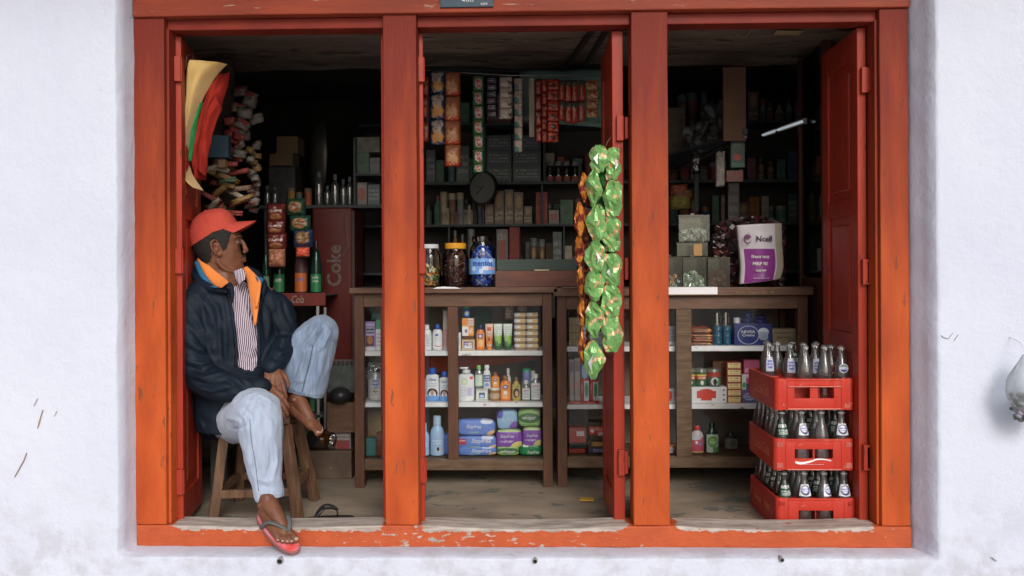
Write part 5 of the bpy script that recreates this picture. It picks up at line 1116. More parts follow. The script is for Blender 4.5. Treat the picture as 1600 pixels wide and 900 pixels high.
# neck and trunk
chain(bm, [Mh @ Vector((-.022, 0, -.03)), Mh @ Vector((-.035, 0, -.10)), NB+Vector((-.01, .0, -.0)), V3(352, 480, .35)], [.060*HS, .056*HS, .066, .09], 18)
chain(bm, T(Mh, [(-.01, -.05, -.06), (.03, -.03, -.13)])+[V3(362, 455, .27)], [.012, .013, .012], 8)
chain(bm, [NB, V3(362, 520, .35), V3(370, 600, .37), V3(378, 645, .38)], [.085, .09, .085, .10], 18)
for a, b, c, w_ in ((Lsh, Lel, Lwr, MHL), (Rsh, Rel, Rwr, MHR)):
    chain(bm, [NB+Vector((0, 0, -.05)), a, b, c, w_ @ Vector((-.005, 0, 0))], [.05, .04, .028, .022, .023], 12)
hand(bm, MHL, 1, (.28, .34, .38, .42)); hand(bm, MHR, -1, (.3, .35, .35, .35))
for h_, k_, s_, a_, Mf, sd_ in ((Rhip, Rkn, Rsm, Ran, MR, 1), (Lhip, Lkn, Lsm, Lan, ML, -1)):
    chain(bm, [V3(380, 640, .38), h_, k_, s_, a_, Mf @ Vector((-.038, 0, .085))], [.08, .075, .055, .045, .035, .035], 14)
    foot(bm, Mf, sd_)
me = remesh(bm, .0030, 4, .5)
wobble(me, .0006, 60, seed=3)
man = obj('person', me, SKIN, smooth='all')
tag(man, 'man in red cap, navy jacket and faded jeans sitting on a stool at the sill', 'person')
print('body verts', len(me.vertices))

# eyes, moustache, brows
for sy in (1, -1):
    bm = bmesh.new(); ball(bm, Mh @ Vector((.0805, .031*sy, .0135)), .0125*HS, n=10); e = obj('eye', bm, M('eye_white', (.11, .08, .06), rough=.2, bump=0), man, smooth='all')
    bm = bmesh.new(); ball(bm, Mh @ Vector((.0895, .0325*sy, .0135)), .0058*HS, n=8); obj('iris', bm, BLACK, e, smooth='all')
    bm = bmesh.new(); chain(bm, T(Mh, [(.0965, .012*sy, .035), (.094, .032*sy, .0415), (.08, .053*sy, .036)]), [.0025, .0035, .002], 6); obj('eyebrow', bm, HAIR, man)
    bm = bmesh.new(); chain(bm, T(Mh, [(.088, .020*sy, .0205), (.0895, .031*sy, .0235), (.080, .045*sy, .018)]), [.0022, .0032, .002], 6); obj('eyelid', bm, SKIN, e, smooth='all')
bm = bmesh.new()
for sy in (1, -1): chain(bm, T(Mh, [(.1045, 0.003*sy, -.0395), (.1, .014*sy, -.042), (.088, .027*sy, -.050)]), [.0032, .0038, .002], 8)
obj('moustache', bm, HAIR, man, smooth='all')
pc_ = R(19); fc = Vector((math.cos(yaw_)*math.cos(pc_), math.sin(yaw_)*math.cos(pc_), math.sin(pc_))); lc = l_; uc = fc.cross(lc)
Mc = Matrix.Translation(Mh @ Vector((-.010, 0, .062))) @ Matrix(((fc.x, lc.x, uc.x), (fc.y, lc.y, uc.y), (fc.z, lc.z, uc.z))).to_4x4()
# hair: shell below the cap
bm = bmesh.new()
def hairpt(z, a, off):
    zz = [-.118, -.10, -.07, -.04, -.01, .02, .055, .095, .13]; bb = [.01, .035, .060, .077, .092, .101, .103, .084, .005]; ww = [.018, .044, .059, .067, .0735, .0765, .078, .064, .004]; ff = [.055, .086, .090, .092, .089, .096, .096, .073, .004]
    f, b, w_ = (np.interp(z, zz, q)+off for q in (ff, bb, ww)); ca, sa = math.cos(a), math.sin(a); ex = 2/2.25
    return Mh @ Vector(((f if ca > 0 else b)*abs(ca)**ex*(1 if ca > 0 else -1), w_*abs(sa)**ex*(1 if sa > 0 else -1), z))
def inh(z, a):
    d = abs(math.degrees((a+math.pi) % (2*math.pi)-math.pi))   # 0 = front
    return z > float(np.interp(d, [0, 50, 60, 66, 71, 80, 86, 93, 100, 108, 122, 180], [.07, .055, .035, .012, -.008, -.012, .022, .036, .030, -.030, -.050, -.062]))
n, mz = 160, 110; g1 = {}; g2 = {}
for i in range(mz+1):
    z = -.07+.17*i/mz
    for k in range(n):
        a = 2*math.pi*k/n; o_ = .0055+.002*noise.noise(Vector((z*120, a*20, 0))); g1[i, k] = bm.verts.new(hairpt(z, a, o_)); g2[i, k] = bm.verts.new(hairpt(z, a, -.004))
Mci = Mc.inverted()
on = {(i, k): inh(-.07+.17*i/mz, 2*math.pi*k/n) and (Mci @ hairpt(-.07+.17*i/mz, 2*math.pi*k/n, .005)).z < .004 for i in range(mz) for k in range(n)}
for (i, k), v in on.items():
    if not v: continue
    k2 = (k+1) % n
    bm.faces.new((g1[i, k], g1[i, k2], g1[i+1, k2], g1[i+1, k]))
    if not on.get((i-1, k)): bm.faces.new((g1[i, k], g1[i, k2], g2[i, k2], g2[i, k]))
    if not on.get((i, (k-1) % n)): bm.faces.new((g1[i, k], g1[i+1, k], g2[i+1, k], g2[i, k]))
    if not on.get((i, k2)): bm.faces.new((g1[i, k2], g1[i+1, k2], g2[i+1, k2], g2[i, k2]))
bmesh.ops.delete(bm, geom=[v for v in bm.verts if not v.link_faces], context='VERTS')
obj('hair', bm, HAIR, man, smooth='all')
# ---- cap
def capp(u, v, off=0):
    a = 2*math.pi*u; el = v*math.pi/2; rx = .110 if math.cos(a) > 0 else .118; ce = math.cos(el)**.78
    x = (rx+off)*math.cos(a)*ce; y = (.093+off)*math.sin(a)*ce; z = (.104+off)*math.sin(el)**1.05
    z0 = -.028*max(0, -math.cos(a))**.8-.004 if True else 0
    seam = -.0012*math.exp(-((((a/(math.pi/3)+.5) % 1)-.5)/.05)**2)*(v > .02)
    w_ = .0022*noise.noise(Vector((x*30, y*30, z*30)))
    z = z+z0*(1-v)
    if math.cos(a) > 0: z += .012*math.exp(-((el-.55)/.5)**2)*math.cos(a)**2    # stiff front panel
    s = 1+(seam+w_)/.1
    return Mc @ Vector((x*s, y*s, z))
bm = bmesh.new(); grid(bm, 72, 24, lambda u, v: capp(u, v)); grid(bm, 72, 24, lambda u, v: capp(u, v, -.003))
bmesh.ops.remove_doubles(bm, verts=bm.verts[:], dist=.0004)
cap_o = obj('cap', bm, CAPM, man, smooth='all')
bm = bmesh.new()
def vis(off):
    def g(u, v):
        a = (u-.5)*2*R(62); rx, ry = .108, .092
        x0, y0 = rx*math.cos(a), ry*math.sin(a)
        L_ = .082*(math.cos(a*1.25)**.6 if abs(a*1.25) < math.pi/2 else 0)
        x = x0+L_*v; y = y0*(1-.08*v)
        z = .016-.022*v-.027*(abs(y0)/.085)**2*(.75+.25*v)
        return Mc @ Vector((x, y, z+off))
    return g
A = grid(bm, 28, 8, vis(0)); B = grid(bm, 28, 8, vis(-.003))
for k in range(28): bm.faces.new((A[k][8], A[k+1][8], B[k+1][8], B[k][8]))
obj('cap_visor', bm, CAPM, man, smooth='all')
bm = bmesh.new(); ball(bm, Mc @ Vector((0, 0, .104)), (.007, .007, .004), n=5); obj('cap_button', bm, CAPM, man, smooth='all')
def on_surface(bvh, px, py, off=.002):
    d = ray(px, py).normalized(); hit = bvh.ray_cast(CAM, d)
    return (hit[0]-d*off, hit[1]) if hit[0] is not None else (None, None)
cb = BVHTree.FromPolygons([tuple(v.co) for v in cap_o.data.vertices], [tuple(p.vertices) for p in cap_o.data.polygons])
pt, nn = on_surface(cb, 362, 336)
if pt is not None: o = txt('LI', pt, .018, .010, INKK, man); o.rotation_euler = (R(-12), R(-28), R(10))

# ---- jeans (each leg swept, then fused)
bm = bmesh.new()
chain(bm, [V3(372, 650, .42), Rhip, V3(384, 652, .2), Rkn+Vector((0, 0, .002)), V3(408, 685, .035), V3(411, 715, .045), V3(416, 748, .047), V3(421, 775, .045)], [.12, .108, .102, .098, .086, .078, .063, .0605], 24)
chain(bm, [V3(372, 650, .42), Lhip, V3(440, 590, .43), Lkn+Vector((-.012, 0, -.01)), V3(491, 553, .41), V3(482, 590, .405), V3(474, 612, .40)], [.12, .105, .092, .084, .090, .092, .094], 24)
ball(bm, V3(501, 522, .42), (.085, .085, .09))
ball(bm, V3(372, 648, .42), (.15, .13, .12))
jm = remesh(bm, .0055, 3, .5)
# cut the round ends to clean hems
co = coords(jm).astype(float)
hemR = V3(421, 779, .045); axR = np.array((V3(421, 779, .045)-V3(414, 745, .047)).normalized())
hemL = V3(470, 613, .40); axL = np.array((V3(472, 617, .40)-V3(482, 580, .405)).normalized())
for hp, ax in ((hemR, axR), (hemL, axL)):
    dd = (co-np.array(hp))@ax; near = np.linalg.norm(co-np.array(hp), axis=1) < .16; m = near & (dd > 0); co[m] -= (dd[m]*1.0)[:, None]*ax
setco(jm, co)
jb = BVHTree.FromPolygons([tuple(v.co) for v in jm.vertices], [tuple(p.vertices) for p in jm.polygons])
def S(bvh, pts, off=0):
    r = []
    for px, py in pts:
        q, _ = on_surface(bvh, px, py, off)
        if q is not None: r.append(tuple(q))
    return r
JF = [ # (pixels, width, height)
 ([(372, 640), (385, 655), (388, 672)], .010, .012), ([(380, 634), (392, 650), (394, 668)], .008, -.010), ([(352, 652), (368, 655), (382, 660)], .009, .010), ([(365, 672), (378, 668), (390, 660)], .009, -.012),
 ([(398, 615), (420, 625), (432, 640)], .012, .006), ([(410, 640), (425, 670), (430, 700)], .012, .006), ([(385, 690), (392, 730), (402, 765)], .010, .005), ([(430, 690), (432, 720), (424, 755)], .010, .008), ([(422, 690), (424, 722), (416, 750)], .008, -.007),
 ([(400, 745), (415, 752), (438, 748)], .008, .007), ([(402, 756), (418, 762), (440, 758)], .007, -.006), ([(400, 768), (420, 772), (441, 769)], .006, .006),
 ([(500, 500), (494, 518), (484, 532), (472, 540)], .009, .014), ([(507, 512), (500, 528), (490, 540), (478, 546)], .008, -.016), ([(515, 520), (506, 540), (492, 550)], .009, .012),
 ([(484, 540), (478, 570), (466, 600)], .009, .010), ([(470, 555), (462, 580), (452, 598)], .010, -.012), ([(458, 545), (452, 570), (447, 590)], .010, .008), ([(505, 548), (500, 575), (492, 605)], .012, .007), ([(492, 545), (487, 575), (478, 606)], .009, -.007),
 ([(460, 595), (472, 596), (484, 590)], .007, .008), ([(480, 505), (465, 520), (452, 540)], .010, .006), ([(490, 500), (475, 518), (460, 545)], .008, -.005), ([(516, 535), (512, 560), (505, 590)], .01, -.006)]
folds(jm, [(S(jb, p), w_, h_) for p, w_, h_ in JF if len(S(jb, p)) > 1])
wobble(jm, .0026, 34, (1.2, 1.2, .6), 5); wobble(jm, .0014, 85, (1.2, 1.2, .5), 6)
# left trouser leg (further back): shade put into a darker, bluer denim slot
jeans = obj('jeans', jm, DEN, man, smooth='all')
jm.materials.append(DEN2)
co = coords(jm); cen = np.array([co[list(p.vertices)].mean(0) for p in jm.polygons]); pxx, pyy = proj(cen)
jm.polygons.foreach_set('material_index', ((pxx > 440) | ((cen[:, 1] > .30) & (pxx > 415))).astype(np.int32)); jm.update()
jb = BVHTree.FromPolygons([tuple(v.co) for v in jm.vertices], [tuple(p.vertices) for p in jm.polygons])
SEAM = M('denim_seam', (.07, .07, .10), rough=.8, bump=0); SEAML = M('denim_seam_pale', (.35, .42, .55), rough=.8, bump=0)
def seam(pts, r, m, name='seam', bvh=None):
    q = []
    for (a, b) in zip(pts, pts[1:]):
        for t in np.linspace(0, 1, 7)[:-1]: q.append((a[0]+(b[0]-a[0])*t, a[1]+(b[1]-a[1])*t))
    q.append(pts[-1]); s = S(bvh or jb, q, .0004)
    if len(s) > 2: bm = bmesh.new(); tube(bm, s, r, 6); return obj(name, bm, m, jeans if (bvh is None) else man, smooth='all')
seam([(390, 655), (393, 690), (400, 730), (404, 768)], .0012, SEAM)
seam([(489, 540), (484, 565), (476, 595), (472, 612)], .0022, SEAM); seam([(493, 540), (488, 565), (480, 595), (476, 612)], .0013, SEAML)
seam([(448, 609), (462, 612), (482, 618), (503, 618)], .001, SEAM); seam([(402, 771), (421, 776), (442, 772)], .001, SEAML)
seam([(505, 540), (500, 560), (496, 580)], .0007, SEAML)

# ---- shirt and jacket
FA = R(28); Fv = Vector((math.sin(FA), -math.cos(FA), 0)); Rv = Vector((-math.cos(FA), -math.sin(FA), 0))
RINGS = [(372, 668, .37, .175, .15), (371, 610, .37, .18, .152), (367, 550, .36, .182, .145), (362, 500, .35, .188, .138), (356, 468, .345, .175, .12), (352, 450, .34, .13, .095), (350, 438, .34, .085, .07)]
def torso(bm, k, dk, cap=True, n=36):
    rings = []
    pts = [(V3(a, b, c), w_, d) for a, b, c, w_, d in RINGS]
    for i in range(len(pts)-1):
        for s in range(5):
            t = s/5; p = pts[i][0].lerp(pts[i+1][0], t); w_ = pts[i][1]*(1-t)+pts[i+1][1]*t; d = pts[i][2]*(1-t)+pts[i+1][2]*t
            rings.append((p, w_, d))
    rings.append(pts[-1])
    R2 = []
    for p, w_, d in rings:
        w_ = w_*k+dk; d = d*k+dk; R2.append([bm.verts.new(p+Rv*(w_*math.copysign(abs(math.cos(a))**.85, math.cos(a)))+Fv*(d*math.copysign(abs(math.sin(a))**.85, math.sin(a)))) for a in [2*math.pi*q/n for q in range(n)]])
    for a, b in zip(R2, R2[1:]):
        for q in range(n): bm.faces.new((a[q], a[(q+1) % n], b[(q+1) % n], b[q]))
    bm.faces.new(R2[0][::-1]); bm.faces.new(R2[-1])
bm = bmesh.new(); torso(bm, .93, -.004)
shm = remesh(bm, .006, 3)
sb = BVHTree.FromPolygons([tuple(v.co) for v in shm.vertices], [tuple(p.vertices) for p in shm.polygons])
folds(shm, [(S(sb, p), w_, h_) for p, w_, h_ in [([(372, 450), (385, 490), (400, 520)], .012, .010), ([(385, 440), (392, 480), (404, 510)], .010, -.008), ([(375, 530), (395, 545), (410, 535)], .012, .010), ([(372, 550), (392, 562), (408, 552)], .010, -.008), ([(376, 575), (395, 580), (408, 572)], .010, .010), ([(370, 500), (385, 515), (402, 525)], .010, .006)] if len(S(sb, p)) > 1])
wobble(shm, .0012, 26, seed=9)
shirt = obj('shirt', shm, SHM, man, smooth='all')
bm = bmesh.new(); torso(bm, 1.0, .006)
chain(bm, [V3(345, 462, .32), Rsh, V3(300, 525, .21), Rel, V3(335, 600, .16), V3(368, 607, .135), V3(410, 605, .155)], [.085, .076, .072, .074, .070, .062, .043], 22)
chain(bm, [V3(375, 462, .35), Lsh, V3(444, 508, .42), Lel, V3(438, 552, .33), V3(425, 574, .237)], [.075, .064, .060, .062, .056, .046], 22)
chain(bm, [V3(330, 600, .36), V3(318, 640, .40), V3(328, 672, .42)], [.10, .085, .05], 16)
chain(bm, [V3(345, 630, .30), V3(330, 655, .33), V3(345, 682, .38)], [.07, .06, .03], 16)
# stand-up collar
chain(bm, [V3(303, 418, .40), V3(302, 424, .33), V3(313, 440, .255), V3(334, 452, .215), V3(356, 456, .21)], [.016, .018, .020, .020, .012], 12)
chain(bm, [V3(384, 418, .42), V3(400, 428, .38), V3(411, 444, .34), V3(409, 462, .30)], [.016, .018, .018, .012], 12)
chain(bm, [V3(303, 418, .40), V3(330, 410, .46), V3(384, 418, .42)], [.016, .018, .016], 12)
jk = remesh(bm, .006, 3, .5)
jkb = BVHTree.FromPolygons([tuple(v.co) for v in jk.vertices], [tuple(p.vertices) for p in jk.polygons])
KF = [
 ([(285, 470), (310, 500), (330, 535)], .014, .010), ([(282, 495), (305, 520), (328, 552)], .012, -.010), ([(300, 455), (325, 480), (342, 520)], .013, .009), ([(318, 455), (338, 478), (350, 510)], .011, -.009),
 ([(292, 563), (315, 570), (342, 562)], .010, .014), ([(290, 572), (316, 580), (345, 574)], .009, -.013), ([(294, 583), (320, 592), (350, 583)], .010, .014), ([(300, 594), (325, 602), (356, 593)], .009, -.012), ([(306, 603), (332, 612), (366, 600)], .010, .012), ([(322, 612), (350, 614), (380, 604)], .009, -.010),
 ([(288, 530), (310, 545), (338, 545)], .012, .010), ([(286, 540), (312, 556), (338, 556)], .010, -.009), ([(345, 470), (352, 520), (352, 570)], .012, .010), ([(338, 480), (343, 530), (346, 570)], .010, -.009),
 ([(355, 585), (372, 595), (385, 610)], .010, .010), ([(350, 592), (365, 602), (375, 616)], .009, -.009), ([(375, 590), (390, 598), (398, 612)], .009, .007),
 ([(425, 470), (430, 500), (440, 520)], .012, .010), ([(440, 465), (446, 490), (455, 505)], .010, -.009), ([(418, 480), (420, 510), (425, 540)], .012, .010), ([(430, 525), (442, 532), (458, 528)], .009, .012), ([(428, 535), (440, 542), (455, 538)], .009, -.010), ([(425, 545), (438, 553), (450, 548)], .009, .010), ([(420, 555), (432, 562), (444, 557)], .008, -.008), ([(410, 470), (412, 500), (416, 530)], .010, -.008),
 ([(310, 650), (318, 665), (325, 680)], .010, .010), ([(300, 630), (306, 650), (312, 665)], .010, -.010)]
folds(jk, [(S(jkb, p), w_, h_) for p, w_, h_ in KF if len(S(jkb, p)) > 1])
wobble(jk, .0024, 16, (1, 1, .7), 11); wobble(jk, .0016, 40, seed=12)
# the open front: cut the jacket where it hangs apart over the shirt
OPEN = [(356, 449), (360, 480), (366, 520), (368, 555), (368, 568), (382, 576), (394, 578), (401, 570), (402, 556), (403, 540), (403, 515), (401, 490), (409, 462), (405, 450), (396, 430), (384, 416), (366, 440)]
def inpoly(px, py, poly):
    ins = np.zeros(len(px), bool); j = len(poly)-1
    for i in range(len(poly)):
        xi, yi = poly[i]; xj, yj = poly[j]
        ins ^= ((yi > py) != (yj > py)) & (px < (xj-xi)*(py-yi)/((yj-yi) or 1e-9)+xi); j = i
    return ins
co = coords(jk); px_, py_ = proj(co); nr = normals(jk); face = ((co-np.array(CAM))*nr).sum(1) < 0
kill = inpoly(px_, py_, OPEN) & face
bm = bmesh.new(); bm.from_mesh(jk); bm.verts.ensure_lookup_table()
bmesh.ops.delete(bm, geom=[bm.verts[int(i)] for i in np.nonzero(kill)[0]], context='VERTS')
bmesh.ops.solidify(bm, geom=bm.faces[:], thickness=.003)
jacket = obj('jacket', bm, NAVY, man, smooth='all')
# edges of the opening: facing strips that follow the jacket's front
def rim(pts, r, mat, name, push=.001):
    q = []
    for (a, b) in zip(pts, pts[1:]):
        for t in np.linspace(0, 1, 7)[:-1]: q.append((a[0]+(b[0]-a[0])*t, a[1]+(b[1]-a[1])*t))
    q.append(pts[-1]); s = S(jkb, q, push)
    s = [tuple((Vector(s[max(i-1, 0)])+Vector(s[i])+Vector(s[min(i+1, len(s)-1)]))/3) for i in range(len(s))]
    bm = bmesh.new(); chain(bm, s, [r]*len(s), 8, sub=2); return obj(name, bm, mat, jacket, smooth='all')
rim([(356, 451), (361, 480), (367, 518), (370, 553), (368, 572)], .0075, NAVY, 'placket')
rim([(405, 560), (405, 535), (404, 515), (403, 490), (411, 464)], .007, NAVY, 'placket')
rim([(405, 455), (400, 480), (399, 505)], .008, ORL, 'lining', .0)
def layer(outer, inner, mat, name, y0, y1, bulge=.006, thick=.005):
    """collar pieces built in space between two edges running from depth y0 to depth y1"""
    n = len(outer); L_ = [V3(a, b, y0+(y1-y0)*i/(n-1)) for i, (a, b) in enumerate(outer)]; n = len(inner); R_ = [V3(a, b, y0+(y1-y0)*i/(n-1)) for i, (a, b) in enumerate(inner)]
    bm = bmesh.new(); sheet(bm, L_, R_, nu=6, nv=16, bulge=bulge, thick=thick, wr=.002, seed=len(name)); return obj(name, bm, mat, jacket, smooth='all')
layer([(303, 411), (311, 430), (324, 446), (333, 449)], [(310, 405), (320, 427), (334, 444), (341, 450)], BLT, 'blue_trim', .30, .178)
layer([(308, 405), (319, 427), (334, 445), (346, 450)], [(314, 401), (331, 419), (350, 434), (357, 441)], ORL, 'orange_collar', .29, .172)
layer([(380, 419), (386, 440), (391, 470), (397, 508)], [(386, 416), (403, 434), (407, 449), (400, 508)], ORL, 'orange_collar', .33, .195)
layer([(398, 430), (401, 437)], [(412, 435), (408, 447)], BLT, 'blue_trim', .30, .26)
layer([(357, 440), (358, 452), (362, 470)], [(362, 442), (366, 456), (364, 474)], NAVY, 'collar_flap', .175, .17)
layer([(404, 449), (400, 462), (398, 480)], [(408, 444), (406, 460), (402, 480)], ORL, 'zip_edge', .22, .20)
sc = layer([(365, 424), (368, 436), (373, 446)], [(378, 419), (384, 428), (383, 436)], SHM, 'shirt_collar', .255, .225); sc.parent = shirt
bm = bmesh.new(); a = V3(421, 449, .325); tube(bm, [a, a+Vector((.012, 0, -.012)), a+Vector((.022, 0, .002))], .0012, 5); obj('badge', bm, M('tan_thread', (.3, .13, .08), rough=.7), jacket)

# ---- sandal on the right foot
PINK = bpy.data.materials.new('worn_pink_sole'); PINK.use_nodes = True
def _pink():
    nt = PINK.node_tree; N = nt.nodes; L = nt.links; b = N['Principled BSDF']; b.inputs['Roughness'].default_value = .6
    tc = N.new('ShaderNodeTexCoord'); n = N.new('ShaderNodeTexNoise'); n.inputs['Scale'].default_value = 16; n.inputs['Detail'].default_value = 5; L.new(tc.outputs['Object'], n.inputs[0])
    r = N.new('ShaderNodeValToRGB'); r.color_ramp.elements[0].position = .35; r.color_ramp.elements[1].position = .62; r.color_ramp.elements[0].color = (.68, .07, .06, 1); r.color_ramp.elements[1].color = (.80, .27, .32, 1); L.new(n.outputs['Fac'], r.inputs[0]); L.new(r.outputs[0], b.inputs['Base Color'])
_pink()
def sandal(Mx, s, mat_top, mat_side, mat_strap, parent, root_mesh=None):
    bm = bmesh.new(); n = 40; top = []
    for k in range(n):
        t = 2*math.pi*k/n; x = .060+.141*math.cos(t); fw = (x+.08)/.265
        wd = (.036+.014*fw)*abs(math.sin(t))**.75; y = math.copysign(wd, math.sin(t))+(-.004*s+.006*s*fw)
        top.append((x, y))
    zc = [(0, 1.0, -.016), (1, 1.02, -.014), (1, 1.02, -.004), (0, .985, -.001)]
    rings = [[bm.verts.new(Mx @ Vector(((x-.05)*f+.05, y*f, z))) for x, y in top] for _, f, z in zc]
    for a, b in zip(rings, rings[1:]):
        for k in range(n): bm.faces.new((a[k], a[(k+1) % n], b[(k+1) % n], b[k]))
    bm.faces.new(rings[0][::-1]); bm.faces.new(rings[-1])
    o = obj('flip_flop' if parent else 'flip_flop', bm, mat_top, parent, smooth=True); o.data.materials.append(mat_side)
    for p in o.data.polygons: p.material_index = 0 if len(p.vertices) > 4 and p.normal.dot(Mx.to_3x3() @ Vector((0, 0, 1))) > .5 else 1
    zt = .034
    for sy in (1, -1):
        pts = T(Mx, [(.008, .046*s*sy, -.003), (.022, .048*s*sy, .022), (.052, .040*s*sy+.004*s, .052), (.088, .022*s*sy+.012*s, .050), (.116, .0158*s, .034)])
        b = bmesh.new(); P2 = [poly_interp(pts, t) for t in np.linspace(0, 1, 16)]
        tube(b, P2, [.0075+.0035*math.sin(math.pi*t) for t in np.linspace(0, 1, 16)], 10, flat=(Mx.to_3x3() @ Vector((0, 0, 1)), .45)); obj('strap', b, mat_strap, o, smooth='all')
    b = bmesh.new(); tube(b, T(Mx, [(.114, .0158*s, .036), (.118, .0158*s, .018), (.118, .0158*s, -.002)]), [.0052, .0038, .005], 8); obj('toe_post', b, mat_strap, o, smooth='all')
    return o
sandal(MR, 1, PINK, M('dark_pink_rubber', (.30, .12, .12), rough=.7), M('grey_rubber', (.10, .11, .11), rough=.5, bump=0), man)
NAIL = M('toe_nail', (.42, .30, .24), rough=.35, bump=0)
for Mf, s in ((MR, 1), (ML, -1)):
    for ty, tx, r in ((.026, .158, .0128), (.0055, .158, .0082), (-.0095, .150, .0077), (-.0235, .139, .0072), (-.0365, .124, .0068)):
        bm = bmesh.new(); ball(bm, (0, 0, 0), (r*.75, r*.72, r*.28), n=5); o = obj('toe_nail', bm, NAIL, man, smooth='all'); o.matrix_world = Mf @ Matrix.Translation((tx+r*.15, ty*s, .010+r*.86)) @ Matrix.Rotation(R(20), 4, 'Y')

# ---- stool
ZF = FLOORZ
st = thing('wooden_stool', 'worn wooden stool with splayed legs under the seated man', 'stool', (0, 0, 0))
so = V3(400, 655, .40); so.z = 0; st.location = (so.x, so.y, ZF)
zt_ = Z_(653, .30, 440)-ZF
bm = bmesh.new(); bx(bm, (0, 0, zt_-.015), (.31, .29, .028), rot=None, bev=.006); bmesh.ops.rotate(bm, cent=(0, 0, 0), matrix=Matrix.Rotation(R(14), 3, 'Z'), verts=bm.verts[:]); obj('seat', bm, STOOLW, st)
def gp(px, py, Y, z): q = P(px, py, Y); return Vector((q.x-so.x, q.y-so.y, z))
feet = [gp(333, 805, .28, 0.002), gp(466, 805, .28, 0.002), gp(492, 790, .62, 0.002), gp(372, 790, .62, 0.002)]
tops = [gp(352, 680, .30, zt_-.0305), gp(446, 655, .30, zt_-.0305), gp(462, 655, .50, zt_-.0305), gp(380, 680, .50, zt_-.0305)]
for a, b in zip(feet, tops): bm = bmesh.new(); bar(bm, a, b, .042, .040, bev=.004); obj('leg', bm, STOOLW, st)
def lp(i, t): return feet[i].lerp(tops[i], t)
for i, j, t, u in ((0, 1, .27, .30), (1, 2, .36, .36), (3, 2, .3, .3), (0, 3, .30, .30), ):
    a, b = lp(i, t), lp(j, u); d = (b-a).normalized()*.021; bm = bmesh.new(); bar(bm, a+d, b-d, .026, .036, bev=.003); obj('stretcher', bm, STOOLW, st)
for i, j in ((0, 1), (1, 2), (2, 3), (3, 0)):
    a, b = lp(i, .9), lp(j, .9); d = (b-a).normalized()*.021; bm = bmesh.new(); bar(bm, a+d, b-d, .018, .045, bev=.003); obj('apron', bm, M('dark_red_wood', (.12, .025, .015), rough=.6) if i == 0 else STOOLW, st)
# black sandal left behind the sill
MB_ = frame(Vector((X_(488, .19), .19, FLOORZ+.038)), (1, .15, .0), (0, 0, 1)) @ Matrix.Scale(.85, 4)
fo = sandal(MB_, 1, BLACK, BLACK, BLACK, None); tag(fo, 'black rubber sandal lying just behind the sill beside the stool', 'sandal')
